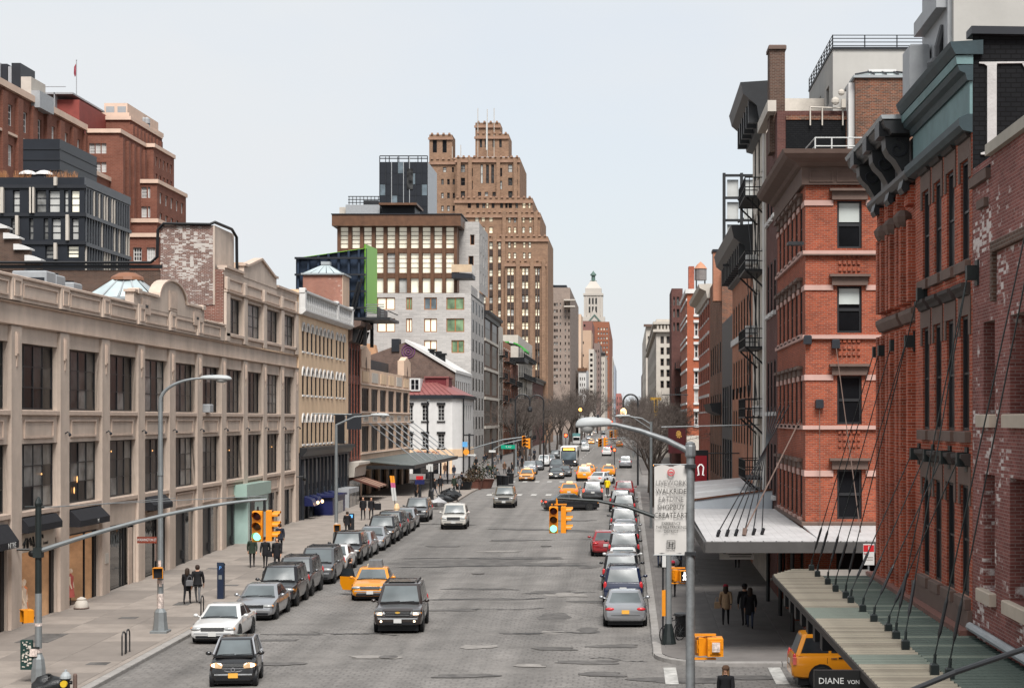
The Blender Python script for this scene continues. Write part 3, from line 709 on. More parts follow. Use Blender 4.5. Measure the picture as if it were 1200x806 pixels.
text('awning_text','M',.26,B1,(WP+.63-lanes_off.x,piers[5]-2.6-lanes_off.y,4.24),(PI/2,0,PI/2),M['wsign'])
b=MB();b.box(WP-.1,WP+.05,piers[3]+.6,piers[4]-1.0,3.38,4.15);wpart('sign_board',b,mat('pale_sign_board',(.50,.42,.34),.7,.08),B1)
b=MB();pts=[]
rr=random.Random(8)
for i in range(46):
 t=i/45;pts.append((WP+.07,piers[3]+.9+2.2*t+.16*math.sin(t*40),3.72+(.10+.16*abs(math.sin(t*9)))*math.sin(t*47)+.1*t))
b.tube(pts,.034,5);wpart('script_lettering',b,M['bsign'],B1)
text('sign_text','beauté',.22,B1,(WP+.06-lanes_off.x,piers[3]+3.6-lanes_off.y,3.62),(PI/2,0,PI/2),M['bsign'])
b=MB();b.box(XL,XL+.03,piers[5]+.9-1.1,piers[5]+.9-.6,2.0,2.5);wpart('wall_plaque',b,M['offwhite'],B1)
for y,z in((piers[3],3.6),(124.0,4.6)):
 b=MB();b.tube([(XL,y,z),(XL+.5,y+.1,z)],.05,6);b.ball((XL+.58,y+.15,z-.18),.17,.17,.15,8,5);wpart('security_camera',b,M['bsign'],B1)
b=MB();b.bbox(WP-.1,WP+.4,piers[8]+1.3,piers[8]+2.1,9.42,9.9,.05);wpart('air_conditioner',b,M['greyp'],B1)
def mannequin(x,y,dress,lab):
 t=thing('mannequin',lab,'mannequin',(x,y,.2),PI/2)
 b=MB();b.lathe([(.02,.0),(.17,.02),(.02,.05),(.02,.75)],10);obj('stand',b,M['steel_b'],t)
 b=MB();b.lathe([(.28,.45),(.20,.85),(.15,1.05),(.19,1.3),(.20,1.42),(.07,1.5),(.05,1.56)],12,sy=.7);obj('dress',b,dress,t,smooth=50)
 b=MB();b.ball((0,0,1.68),.085,.10,.12,10,6);b.tube([(-.19,0,1.42),(-.27,-.04,1.12),(-.24,-.12,.86)],[.05,.04,.03],6);b.tube([(.19,0,1.42),(.28,-.02,1.12),(.30,-.06,.86)],[.05,.04,.03],6)
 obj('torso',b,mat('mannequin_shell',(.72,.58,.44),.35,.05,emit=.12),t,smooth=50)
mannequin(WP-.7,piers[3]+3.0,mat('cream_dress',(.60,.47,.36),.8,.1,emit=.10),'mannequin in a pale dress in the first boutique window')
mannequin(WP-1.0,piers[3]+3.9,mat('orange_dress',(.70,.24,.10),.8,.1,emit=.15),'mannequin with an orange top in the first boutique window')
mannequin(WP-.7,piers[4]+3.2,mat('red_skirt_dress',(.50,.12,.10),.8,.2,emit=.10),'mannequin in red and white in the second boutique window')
t=thing('stone_urn','squat stone urn against the pier by the second boutique','urn',(XL+.62,piers[4]+.35,SW+.02));t.scale=(.72,.72,.95)
b=MB();b.lathe([(.30,0),(.34,.05),(.42,.25),(.44,.45),(.36,.62),(.28,.70),(.30,.76),(.22,.80),(.05,.86)],14);obj('body',b,M['offwhite'],t,smooth=40)
b=MB();b.lathe([(.46,.30),(.48,.33),(.46,.36)],14);obj('band',b,M['stone'],t)
def ac_unit(x,y,z,w_,d_,h_,lab,grp='cooling units on the beige roof'):
 t=thing('air_conditioner',lab,'air conditioner',(x,y,z),group=grp)
 b=MB();b.bbox(-w_/2,w_/2,-d_/2,d_/2,.15,h_,.05);obj('case',b,M['greyp'],t)
 b=MB()
 for i in range(4):b.box(-w_/2+.1,w_/2-.1,-d_/2-.02,-d_/2,.3+i*(h_-.4)/4,.3+(i+.55)*(h_-.4)/4)
 obj('grille',b,M['dark'],t)
 b=MB();b.lathe([(min(w_,d_)*.38,h_),(min(w_,d_)*.38,h_+.1),(.05,h_+.1)],12);obj('fan',b,M['steel_b'],t)
 b=MB()
 for sx in(-1,1):b.box(sx*w_/2*.8-.06,sx*w_/2*.8+.06,-d_/2,d_/2,0,.15)
 obj('feet',b,M['steel_b'],t)
for i,(px,yy,w_,l) in enumerate(((40,76,1.6,'first and widest grey cooling unit behind the beige parapet'),(58,78,1.1,'narrow grey cooling unit between two wider ones'),(76,80,1.3,'grey cooling unit nearest the skylight'))):
 ac_unit(xat(px,yy),yy,13.6,w_,1.2,2.3 if i<2 else 2.1,l)
t=thing('skylight','pyramid glass skylight with copper cap behind the arched parapet','skylight',(-29.3,95,13.6))
b=MB();b.box(-2.0,2.0,-1.6,1.6,0,2.3);obj('base',b,M['white'],t)
b=MB();b.box(-2.15,2.15,-1.75,1.75,2.3,2.45);obj('rim',b,M['lead'],t)
c=[(-2.0,-1.6),(2.0,-1.6),(2.0,1.6),(-2.0,1.6)];tp=[(-.7,-.5),(.7,-.5),(.7,.5),(-.7,.5)]
for i in range(4):
 j=(i+1)%4
 for q in range(4):
  def mixp(p,r,z,k):return(p[0]+(r[0]-p[0])*k,p[1]+(r[1]-p[1])*k,z)
  b=MB();b.quad(mixp(c[i],c[j],2.45,q/4+.02),mixp(c[i],c[j],2.45,q/4+.23),mixp(tp[i],tp[j],3.55,q/4+.23),mixp(tp[i],tp[j],3.55,q/4+.02));obj('pane',b,G['skyl'],t)
  if q:
   b=MB();b.tube([mixp(c[i],c[j],2.46,q/4),mixp(tp[i],tp[j],3.56,q/4)],.05,5);obj('glazing_bar',b,M['lead'],t)
b=MB();b.lathe([(1.0,3.52),(.95,3.7),(.5,3.95),(.05,4.0)],12,sy=.75);obj('cap',b,mat('copper_brown',(.20,.09,.05),.5),t)
t=thing('stepped_brick_house','dark brown brick party wall with stepped white copings at the left edge','building',(-46,106,0))
b=MB();st=[(-55,13),(-55,24),(xat(-8,106),24),(xat(-8,106),22.4)]
stp=[(8,268),(22,280),(34,293),(47,306)]
poly=[(-60,13)];lastx=-60
for px,py in[(-20,262)]+stp:
 x=xat(px,106);z=zat(py,106);poly+=[(lastx,z),(x,z)];lastx=x
poly+=[(lastx,13)]
b.prism(poly,'y',106,106.5);b.box(-60,-47.5,106.5,118,13,zat(268,106));wpart('wall',b,M['brown_brick'],t)
lastx=-60
for px,py in[(-20,262)]+stp:
 x=xat(px,106);z=zat(py,106);b=MB();b.prism([(x-.95,z+.005),(x+.12,z+.005),(x+.12,z+.1),(x-.6,z+.38),(x-.95,z+.38)],'y',105.8,106.7);wpart('coping',b,M['white'],t);lastx=x
B2=thing('ornate_building','narrow cream building with arched white hooded windows over a dark shopfront','building',(XL,136,0))
y0,y1=124.9,147.0
wy=[126.55+1.745*i for i in range(8)]+[141.2+1.745*i for i in range(3)]
rows=[(14.3,16.4),(10.9,12.95),(7.05,9.3)]
ops=[(y-.42,y+.42,a,c_) for a,c_ in rows for y in wy]
b=MB();facade(b,'E',XL,y0,y1,6.4,17.2,ops,.09);b.quad((-40,y0,0),(XL,y0,0),(XL,y0,19),(-40,y0,19));b.quad((XL,y1,0),(-40,y1,0),(-40,y1,18),(XL,y1,18));wpart('wall',b,M['cream'],B2)
put_windows(B2,'E',XL,ops,1,2,M['steel_b'],['dark','mid','dark'],.06,9,.07,.05)
hood=MB()
for i in range(8):
 t0,t1=PI*i/8,PI*(i+1)/8
 hood.prism([(math.cos(t0)*.42,math.sin(t0)*.42),(math.cos(t0)*.56,math.sin(t0)*.60),(math.cos(t1)*.56,math.sin(t1)*.60),(math.cos(t1)*.42,math.sin(t1)*.42)],'x',-.3,.10)
 hood.prism([(math.cos(t0)*.43,math.sin(t0)*.43),(math.cos(t1)*.43,math.sin(t1)*.43),(.43*(1 if i<4 else-1),.43)],'x',-.2,-.02)
hood.box(0,.10,-.56,-.42,-.14,0);hood.box(0,.10,.42,.56,-.14,0)
hoodm=hood.mesh('arch_hood',[M['white']])
sm=MB();sm.bbox(0,.10,-.46,.46,-.14,0,.02);smm=sm.mesh('sill',[M['white']])
for a,c_ in rows:
 for y in wy:
  shared('arch_hood',hoodm,B2,(0,y-136,c_-.42));shared('sill',smm,B2,(0,y-136,a))
cornice(B2,'E',XL,y0,y1+.3,[(0,17.1),(.25,17.1),(.55,17.35),(.55,17.5),(0,17.55)],M['white'])
cornice(B2,'E',XL,y0,y1+.4,[(.05,18.75),(.45,18.75),(.5,18.82),(.5,18.95),(.05,19.0)],M['white'],'balustrade_rail')
b=MB();b.box(XL-.5,XL-.3,y0,y1,17.5,18.7);wpart('parapet',b,M['roof'],B2)
bl=MB();bl.lathe([(.10,0),(.11,.1),(.15,.4),(.08,.85),(.11,1.2)],8);blm=bl.mesh('baluster',[M['white']])
for i in range(24):shared('baluster',blm,B2,(.25,y0+.75+i*.9-136,17.55))
for y in(y0+.3,139.5,y1-.2):b=MB();b.bbox(XL,XL+.5,y-.25,y+.25,17.5,19.12,.04);wpart('pedestal',b,M['white'],B2)
cornice(B2,'E',XL,y0+.3,y1+.2,[(0,6.1),(.2,6.1),(.55,6.5),(.6,6.75),(0,6.8)],M['steel_b'],'shop_cornice')
b=MB();b.box(XL-.3,XL+.06,y0+.3,y1,0,6.1);wpart('shop_front',b,M['dark'],B2)
for i in range(13):
 y=y0+.9+i*1.62
 b=MB();b.box(XL+.06,XL+.1,y+.2,y+1.3,3.9,5.75);wpart('transom_pane',b,G['mid' if i%3 else 'curtain'],B2)
 b=MB();b.box(XL+.06,XL+.1,y+.2,y+1.3,1.9 if i<9 else .6,3.4);wpart('shop_pane',b,G['blueg' if i%2 else 'dark'],B2)
 b=MB();b.box(XL+.06,XL+.24,y-.12,y+.12,.14,5.9);wpart('mullion',b,M['dark'],B2)
for i in range(5):
 b=MB();y=y0+1+i*2.6;zc=3.0;b.prism([(XL+.1,zc),(XL+.1,zc-.75),(XL+1.0,zc-.75),(XL+.75,zc-.2)],'y',y,y+1.5);wpart('awning',b,M['navyp'],B2)
b=MB();b.box(XL+.1,XL+1.6,130.5,136.2,SW,2.7);b.box(XL+.1,XL+1.75,130.3,136.4,2.7,2.85);wpart('entrance_porch',b,M['navyp'],B2)
b=MB();b.box(XL+1.6,XL+1.63,131.6,135,.9,2.3);wpart('porch_window',b,G['blueg'],B2)
b=MB();b.box(XL+.1,XL+1.4,139.2,144.5,SW,3.0);wpart('entrance_porch',b,M['greyp'],B2)
for q in range(3):b=MB();b.box(XL+1.4,XL+1.43,139.5+q*1.7,140.9+q*1.7,.6,2.6);wpart('porch_window',b,G['shop'],B2)
for y in(126.6,128.4):b=MB();b.ball((XL+1.15,y,2.5),.12,.12,.14,8,5);wpart('porch_lamp',b,mat('porch_lamp_glow',(1,.6,.3),emit=2),B2)
t=thing('roof_house','square brick roof house with a glass pyramid top above the cream cornice','roof house',(-28,148,18))
x0,x1=xat(355,147),xat(401,147)
b=MB();b.box(x0,x1,147,150.5,17,zat(322,147));wpart('wall',b,brick('salmon_brick',(.36,.12,.075),(.28,.085,.055),(.38,.3,.25),wash=(.6,.5,.44),washamt=.10),t)
b=MB();b.box(x1,x1+.05,146.98,150.5,17,zat(322,147));wpart('render_side',b,M['tan'],t)
zt=zat(322,147);b=MB();b.box(x0-.15,x1+.2,146.8,150.7,zt,zt+.15);wpart('rim',b,M['lead'],t)
cx_,cy_=(x0+x1)/2,148.75;ztop=zat(308,147)
for i in range(5):
 a,c_=x0+(x1-x0)*i/5,x0+(x1-x0)*(i+1)/5
 b=MB();b.quad((a+.04,146.9,zt+.16),(c_-.04,146.9,zt+.16),(cx_+(c_-cx_)*.12,cy_-.2,ztop),(cx_+(a-cx_)*.12,cy_-.2,ztop));wpart('pane',b,G['skyl'],t)
b=MB();b.quad((x1,146.9,zt+.16),(x1,150.6,zt+.16),(cx_+.3,cy_+.2,ztop),(cx_+.3,cy_-.2,ztop));b.quad((x0,146.9,zt+.16),(x0,150.6,zt+.16),(cx_-.3,cy_+.2,ztop),(cx_-.3,cy_-.2,ztop));wpart('pane',b,G['skyl'],t)
b=MB();b.box(cx_-.4,cx_+.4,cy_-.4,cy_+.4,ztop-.05,ztop+.25);wpart('cap',b,M['lead'],t)
y0,y1=147.0,153.6
rows=[(13.0,15.5),(9.5,12.3),(5.5,8.3)]
ops=gridops(y0,y1,4,.95,rows,.2)
B3=shell('brick_house','narrow dark red brick house with a heavy bracketed cornice under the billboard','building',-40,XL,y0,y1,17.3,M['dkred_brick'],'L',X=ops,depth=.1)
put_windows(B3,'E',XL,ops,1,2,M['steel_b'],['dark','mid'],.06,4,.06)
for o in gridops(y0,y1,4,.95,[(5.2,15.8)],.2):
 b=MB();abox(b,'E',XL,o[1]+.15,o[1]+.42,5.2,15.9,.03);wpart('pilaster',b,M['red_brick'],B3)
cornice(B3,'E',XL,y0,y1,[(0,16.0),(.3,16.1),(.35,17.2),(1.1,17.5),(1.2,17.9),(0,18.0)],M['stone'])
for i in range(5):b=MB();y=y0+.5+i*1.35;b.prism([(XL+.3,16.0),(XL+.55,16.0),(XL+.95,17.2),(XL+.3,17.2)],'y',y,y+.4);wpart('cornice_bracket',b,M['steel_b'],B3)
cornice(B3,'E',XL,y0+.2,y1,[(0,3.7),(.5,3.75),(.6,4.6),(.95,4.85),(.95,5.05),(0,5.1)],M['offwhite'],'shop_entablature')
b=MB()
for i in range(7):
 y=y0+.4+i*.86;b.mi=i%2;b.prism([(XL+.1,3.7),(XL+2.6,2.85),(XL+2.6,2.72),(XL+.1,3.55)],'y',y,y+.86)
wpart('striped_awning',b,[mat('brown_canvas',(.09,.035,.025),.8),mat('tan_canvas',(.33,.21,.15),.8)],B3)
b=MB();b.box(XL,XL+.05,y0+.5,y1-.4,SW,3.4);wpart('shop_window',b,G['shop'],B3)
y0,y1=153.6,188.5
ops=gridops(y0,y1,6,4.3,[(9.75,12.0),(5.85,8.35)],.3);ops+=[(a,c,.14,4.0) for a,c,_,_ in ops[:6]]
B4=shell('low_building','low tan building with two rows of big black windows and a stepped parapet','building',-45,XL,y0,y1,13.9,M['tan'],'L',X=ops,depth=.35)
put_windows(B4,'E',XL,ops[:12],4,3,M['steel_b'],['dark','dark','mid'],.12,14,.1,.06)
put_windows(B4,'E',XL,ops[12:],3,1,M['black'],['dark','shop'],.3,15,.1,.08)
for z in(9.55,12.25,5.6,8.55):cornice(B4,'E',XL,y0,y1,[(0,z),(.12,z),(.16,z+.06),(.12,z+.14),(0,z+.14)],M['beige_d'],'moulding')
for a,c_ in((y0,y0+5.6),(y1-5.6,y1)):
 b=MB();b.prism([(a,13.9),(a,15.6),(a+.6,15.6),((a+c_)/2,16.1),(c_-.6,15.6),(c_,15.6),(c_,13.9)],'x',XL-.6,XL+.12);wpart('end_tower',b,M['tan'],B4)
 b=MB();b.prism([((a+c_)/2,13.6),((a+c_)/2+.4,14.3),((a+c_)/2,15.0),((a+c_)/2-.4,14.3)],'x',XL+.12,XL+.15);wpart('diamond_ornament',b,M['stone'],B4)
for i in range(6):
 yc=ops[i][0]+2.15
 b=MB();b.box(XL,XL+.05,yc-1.5,yc+1.5,8.75,9.4);wpart('frieze_panel',b,M['offwhite'],B4)
 b=MB()
 for q in(-.7,0,.7):b.prism([(yc+q,8.85),(yc+q+.16,9.08),(yc+q,9.3),(yc+q-.16,9.08)],'x',XL+.05,XL+.07)
 wpart('diamond_ornament',b,M['stone'],B4)
 b=MB();b.box(XL,XL+.06,yc-1.9,yc+1.9,12.6,13.6);wpart('frieze_panel',b,M['offwhite'] if i in(1,4) else M['cream'],B4)
b=MB();b.box(XL-4,XL-1.5,168,182,13.9,15.2);wpart('roof_house',b,M['dark'],B4)
def canopy(name,lab,x0,x1,y0,y1,z0,z1,t_,top,rim,n,grp=None):
 """sloping roof hung over a pavement: z0 at wall side x0, z1 at street side x1; n boards"""
 root=thing(name,lab,'canopy',((x0+x1)/2,(y0+y1)/2,min(z0,z1)),group=grp)
 for i in range(n):
  a,c_=y0+(y1-y0)*i/n,y0+(y1-y0)*(i+1)/n-.02
  b=MB();b.prism([(x0,z0),(x1,z1),(x1,z1-t_),(x0,z0-t_)],'y',a,c_);wpart('roof_panel',b,top,root)
 b=MB();s=1 if x1>x0 else-1
 b.box(min(x1,x1+s*.08),max(x1,x1+s*.08),y0,y1,z1-.34,z1+.03);b.box(min(x0,x1),max(x0,x1),y0-.08,y0,z1-.34,min(z0,z1)+.0)
 wpart('fascia',b,rim,root)
 return root
cgreen=mat('grey_green_metal_roof',(.10,.115,.11),.45,.2,.6)
C4=canopy('sidewalk_canopy','grey green metal canopy hung over the pavement along the tan building',XL+.03,-20.3,154.2,193.5,5.1,4.6,.1,cgreen,M['steel_b'],18)
for i in range(7):
 y=158+i*5.4
 for k in(0,.5):
  b=MB();b.tube([(XL+.1,y+k,8.6),(-20.7,y+k+3,4.75)],.035,5);wpart('stay_rod',b,M['greyp'],C4)
b=MB();b.box(-20.2,-20.1,158,172,3.7,4.2);wpart('sign_band',b,M['bsign'],C4)
for y in(156,163,170):b=MB();b.tube([(-20.6,y+16,0),(-20.6,y+16,4.3)],.1,8);wpart('post',b,M['steel_b'],C4)
t=thing('billboard','roof billboard seen from behind, dark blue framework with a lime green face at its end','billboard',(-27,150,18))
def P(px,py,Z):return(xat(px,Z),Z,zat(py,Z))
A0,A1,A2,A3=P(346,303,152),P(429,291,152),P(429,372,152),P(346,372,152)
b=MB();b.prism([(A3[0],A3[2]),(A2[0],A2[2]),(A1[0],A1[2]),(A0[0],A0[2])],'y',152.3,152.5);wpart('back_panel',b,M['navy'],t)
for i in range(7):
 x=A0[0]+(A1[0]-A0[0])*(i+.3)/7;b=MB();b.box(x-.1,x+.1,151.9,152.3,A3[2],A0[2]+(A1[2]-A0[2])*(i+.3)/7);wpart('upright',b,M['navy'],t)
for k in range(4):
 z=A3[2]+.8+k*1.55;b=MB();b.box(A0[0],A1[0],151.65,151.9,z,z+.18);wpart('rail',b,M['dark'],t)
b=MB();b.prism([(A0[0],A0[2]),(A1[0],A1[2]),(A1[0],A1[2]+.04),(A0[0],A0[2]+.04)],'y',152.0,152.6);wpart('top_edge',b,M['lime'],t)
b=MB();q=[P(428.5,286,152),P(442,292,158),P(442,367,158),P(428.5,366,152)]
b.add(q+[(p[0]-.15,p[1]+.15,p[2]) for p in q],[(0,1,2,3),(4,7,6,5),(0,4,5,1),(1,5,6,2),(2,6,7,3),(3,7,4,0)]);wpart('advert_face',b,M['lime'],t)
b=MB();b.tube([P(420,330,151.5),P(407,382,151.5)],.12,6);b.tube([P(424,326,151.5),P(411,382,151.5)],.12,6);wpart('brace',b,M['steel_b'],t)
b=MB();b.box(-26.5,-21.8,149,155,18.1,18.35);b.box(-23.0,-22.9,149,155,18.35,19.3);b.box(-22.0,-21.9,149,155,18.9,18.96);wpart('service_platform',b,M['steel_b'],t)
for y in(150,154):b=MB();b.box(-24.4,-24.1,y-.15,y+.15,15.8,18.1);wpart('leg',b,M['steel_b'],t)
for k in range(6):b=MB();b.box(-24.3,-22.6,150.6+.01*k,150.8,18.5+k*.22,18.58+k*.22);wpart('louvre',b,M['grey'],t)
Z0=216.0
x0,x1=-34.0,xat(530,Z0)
def zz(py):return zat(py,Z0)
WH=thing('corner_house','three storey white painted corner house with red metal roof and shop below','building',(-28,Z0+6,0))
so_=[(xat(a,Z0),xat(c_,Z0),zz(q),zz(p)) for a,c_ in((494.5,502),(513,521),(478,484)) for p,q in((474,493),(508,525))]
eo=[(y,y+1.2,zz(q),zz(p)) for y in(219.5,222.5,225.5,228.5) for p,q in((474,493),(508,523))]
b=MB();facade(b,'S',Z0,x0,x1,0,zz(467),so_,.25)
xe=x1+1.2
b.quad((x1,Z0,0),(xe,Z0+1.6,0),(xe,Z0+1.6,zz(467)),(x1,Z0,zz(467)))
facade(b,'E',xe,Z0+1.6,233,0,zz(467),eo,.25);wpart('wall',b,M['white'],WH)
put_windows(WH,'S',Z0,so_,2,4,M['white'],['dark','mid'],.15,3,.08,.04,sill=.30,lint=.30,stone=M['black'])
put_windows(WH,'E',xe,eo,1,2,M['white'],['mid','dark'],.04,3,.06,.04)
cz=zz(467);b=MB();b.prism([(x0,Z0-.35),(x1+.1,Z0-.35),(xe+.35,Z0+1.5),(xe+.35,233),(x0,233)],'z',cz,cz+.5);wpart('cornice',b,M['dark'],WH)
rz=zz(443);b=MB();xi=x1-3.2
b.add([(x0,Z0-.2,cz+.5),(x1,Z0-.2,cz+.5),(xe+.2,Z0+1.6,cz+.5),(xe+.2,233,cz+.5),(xi,Z0+4,rz),(xi,233,rz),(x0,Z0+4,rz)],[(0,1,4,6),(1,2,4),(2,3,5,4)]);wpart('roof',b,M['redroof'],WH)
for i in range(16):
 t_=i/15;xa=x0+(x1-x0)*t_;xb=x0+(xi-x0)*t_
 b=MB();b.tube([(xa,Z0-.2,cz+.54),(xb,Z0+4,rz+.04)],.05,4);wpart('roof_seam',b,M['redroof'],WH)
b=MB();b.box(xat(478,Z0),xat(492,Z0),Z0+.4,Z0+4,zz(458),zz(443));wpart('dormer',b,M['white'],WH)
b=MB();
for k in range(2):
 xa=xat(481.5+k*4.8,Z0)
 for j in range(2):b.box(xa,xa+.42,Z0+.36,Z0+.4,zz(456)+j*.68,zz(456)+j*.68+.6)
wpart('dormer_window',b,G['dark'],WH)
b=MB();b.box(xat(495,Z0),xat(521,Z0),Z0+3.0,Z0+9,zz(460),zz(442));wpart('dormer',b,M['maroon'],WH)
b=MB();b.box(xat(494,Z0),xat(523,Z0),Z0+2.8,Z0+9,zz(442),zz(442)+.2);b.box(xat(520,Z0),xat(523,Z0),Z0+2.9,Z0+3.0,zz(460),zz(442));wpart('dormer_trim',b,M['redroof'],WH)
b=MB();b.prism([(x0,Z0-.12),(x1+.05,Z0-.12),(xe+.1,Z0+1.6),(xe+.1,233),(x0,233)],'z',4.0,5.0);wpart('shop_fascia',b,M['cream'],WH)
text('shop_sign','TREY CO',.75,WH,(xat(502,Z0)+28,-6.2,4.45),(PI/2,0,0),mat('rust_letters',(.35,.07,.03),.6),.02)
b=MB();b.box(xat(484,Z0),xat(514,Z0),Z0-.08,Z0-.02,1.5,3.9);wpart('shop_window',b,G['dark'],WH)
b=MB();b.box(xat(480,Z0),xat(518,Z0),Z0-.3,Z0-.1,.1,1.4);wpart('shop_stall_riser',b,M['orange'],WH)
for px in(518,522,527):b=MB();b.box(xat(px,Z0),xat(px+3,Z0),Z0-.2,Z0-.03,.1,4.0);wpart('shop_pilaster',b,M['cream'],WH)
b=MB();b.tube([(xe+.15,Z0+1.5,0),(xe+.15,Z0+1.5,cz)],.1,6);wpart('drainpipe',b,M['black'],WH)
Z1=238.0
GW=thing('gabled_warehouse','brown brick gabled warehouse with white street flank behind the white house','building',(-33,250,0))
pk=(xat(475,Z1),zat(401,Z1));ev=zat(436,Z1)
b=MB();b.prism([(-46,0),(XL,0),(XL,ev),pk,(-42.5,zat(430,Z1)),(-46,zat(430,Z1))],'y',Z1,262.5);wpart('wall',b,M['gable_brick'],GW)
b=MB()
for p,q in(((XL+.2,ev-.1),(pk[0],pk[1])),):b.prism([p,q,(q[0],q[1]+.45),(p[0],p[1]+.45)],'y',Z1-.25,262.4)
wpart('roof_edge',b,M['white'],GW)
eo=gridops(Z1,262.5,8,1.5,[(ev-4.2,ev-1.2),(ev-8,ev-5),(ev-11.6,ev-8.8)],.6)
b=MB();facade(b,'E',XL+.06,Z1+.05,262.4,0,ev,eo,.2);wpart('white_flank',b,M['white'],GW)
put_windows(GW,'E',XL+.06,eo,1,2,M['greyp'],['mid','curtain','dark'],.04,7,.06)
b=MB();[b.tube([(xat(478.5,Z1)+q*math.cos(PI*i/7),Z1-.04,zat(411.5,Z1)+q*math.sin(PI*i/7)) for i in range(15)],.09,5) for q in(.25,.6,.95)];wpart('painted_rosette',b,mat('purple_spray_paint',(.13,.05,.13),.8,.4,1.5),GW)
b=MB();b.box(xat(459,Z1),xat(468,Z1),Z1-.2,Z1+2,zat(412,Z1),zat(397,Z1));wpart('chimney',b,M['dark'],GW)
for px in(501,508,514):b=MB();xx=xat(px,Z1);b.box(xx-.35,xx+.35,243,244,zat(425,Z1),zat(409+(px-501)*.4,Z1));b.box(xx-.55,xx+.55,242.8,244.2,zat(409+(px-501)*.4,Z1),zat(407+(px-501)*.4,Z1));wpart('roof_vent',b,M['black'],GW)
b=MB();b.prism([(-42,18.2),(-37,18.2),(-37.4,20),(-40,20.5),(-41,19)],'y',240,242);wpart('roof_hut',b,mat('plywood',(.45,.26,.15),.8),GW)
Z2=262.7
GB=thing('apartment_building','pale grey brick apartment block with colourful square windows and a brown glazed top','building',(-36,276,0))
def X2(px):return xat(px,Z2)
def z2(py):return zat(py,Z2)
so_=[]
for(p0,p1) in((442,463),(476,483),(497,512),(523,544)):
 so_+=[(X2(p0),X2(p1),z2(363),z2(348.5)),(X2(p0),X2(p1),z2(389),z2(373))]
so_+=[(X2(529),X2(544),z2(413.5),z2(398.5)),(X2(497),X2(512),z2(413.5),z2(398.5))]
eo=gridops(Z2,286.5,4,2.6,[(z2(y+15),z2(y)) for y in(350,373,396,419,442,465,488,511)],.8)
b=MB();facade(b,'S',Z2,X2(393),XL,0,z2(343.6),so_,.3);facade(b,'E',XL,Z2,286.5,0,z2(334),eo,.3)
b.quad((XL,Z2,z2(343.6)),(XL,286.5,z2(343.6)),(XL-4,286.5,z2(343.6)),(XL-4,Z2,z2(343.6)))
wpart('wall',b,M['grey_brick'],GB)
b=MB();b.box(-46,XL,Z2+.05,286.4,z2(343.6)-.3,z2(343.6)-.1);wpart('roof',b,M['roof'],GB)
wf=mat('orange_wood_frame',(.30,.13,.05),.6)
put_windows(GB,'S',Z2,so_,2,1,wf,['green','cream_glow','green','blueg','cream_glow'],.2,22,.14,.2)
put_windows(GB,'E',XL,eo,1,1,M['steel_b'],['dark'],.03,23,.06)
ub=MB();Z3=274.0;uo=[(xat(551,Z3),xat(556,Z3),zat(287,Z3),zat(275,Z3)),(xat(549,Z3),xat(555,Z3),zat(311,Z3),zat(300,Z3))]
facade(ub,'S',Z3,-31,-25.0,z2(343.6),zat(260,Z3),uo,.3);facade(ub,'E',-25.0,Z3,291,z2(334)+.01,zat(261,Z3),gridops(Z3,290,3,1.2,[(zat(y+14,Z3),zat(y,Z3)) for y in(272,294,316)],.8),.3)
wpart('upper_block',ub,M['grey_brick'],GB)
put_windows(GB,'S',Z3,uo,1,1,wf,['dark','green'],.2,2,.1)
put_windows(GB,'E',-25.0,gridops(Z3,290,3,1.2,[(zat(y+14,Z3),zat(y,Z3)) for y in(272,294,316)],.8),1,1,M['greyp'],['dark'],.2,2,.06)
b=MB();b.prism([(-28.6,z2(325)),(-25.2,z2(325)),(-25.2,z2(320)),(-28.6,z2(318))],'y',264,269);wpart('balcony',b,M['dark'],GB)
b=MB();b.box(-28.6,-25.3,263.9,263.95,z2(318),z2(309));b.box(-25.35,-25.3,263.95,269,z2(318),z2(309));wpart('balcony_glass',b,mat('tan_balcony_glass',(.5,.38,.26),.2),GB)
Z4=269.0
def X4(px):return xat(px,Z4)
def z4(py):return zat(py,Z4)
xs0,xs1=X4(396),X4(534.5)
rowsb=[(z4(291),z4(266)),(z4(320),z4(296.5)),(z4(343.4),z4(326))]
pitch=13.75
so_=[(X4(534-pitch*(i+1)+2.2),X4(534-pitch*i-2.0),a,c_) for a,c_ in rowsb for i in range(10)]
tb=MB();facade(tb,'S',Z4,xs0,xs1,z2(343.6),z4(252),so_,.35)
eo=gridops(Z4+8,288,3,1.5,[(r[0],r[1]) for r in rowsb],.6)
facade(tb,'E',xs1,Z4,289,z2(343.6),z4(252),[],.3);wpart('brown_top_storeys',tb,M['brown'],GB)
put_windows(GB,'S',Z4,so_[:10],1,5,M['brown'],['cream_glow'],.3,31,.06,.10)
put_windows(GB,'S',Z4,so_[10:20],1,4,M['brown'],['cream_glow','cream_glow','blind'],.3,31,.06,.10)
put_windows(GB,'S',Z4,so_[20:],1,1,M['brown'],['cream_glow','cream_glow','blind'],.3,32,.06,.07)
for i in range(11):
 xx=X4(534-pitch*i) if i<10 else X4(397.5)
 b=MB();b.box(xx-.28,xx+.28,Z4-.3,Z4,z2(343.6),z4(266));wpart('fin',b,M['brown'],GB)
b=MB();b.box(xs0-.8,xs1+.9,Z4-1.2,289.5,z4(266)+.05,z4(252.5));wpart('roof_fascia',b,M['brown'],GB)
b=MB();b.box(xs0-.9,xs1+1.1,Z4-1.35,289.6,z4(252.5),z4(251.5));wpart('roof_edge',b,M['dark'],GB)
b=MB();Z5=276.;b.box(xat(405,Z5),xat(445,Z5),Z5,284,z4(251.5),zat(240,Z5));wpart('plant_room',b,M['greyp'],GB)
b=MB()
for i in range(9):xx=xat(409+i*4.3,Z5);b.box(xx-.05,xx+.05,Z5,Z5+.1,zat(240,Z5),zat(231,Z5))
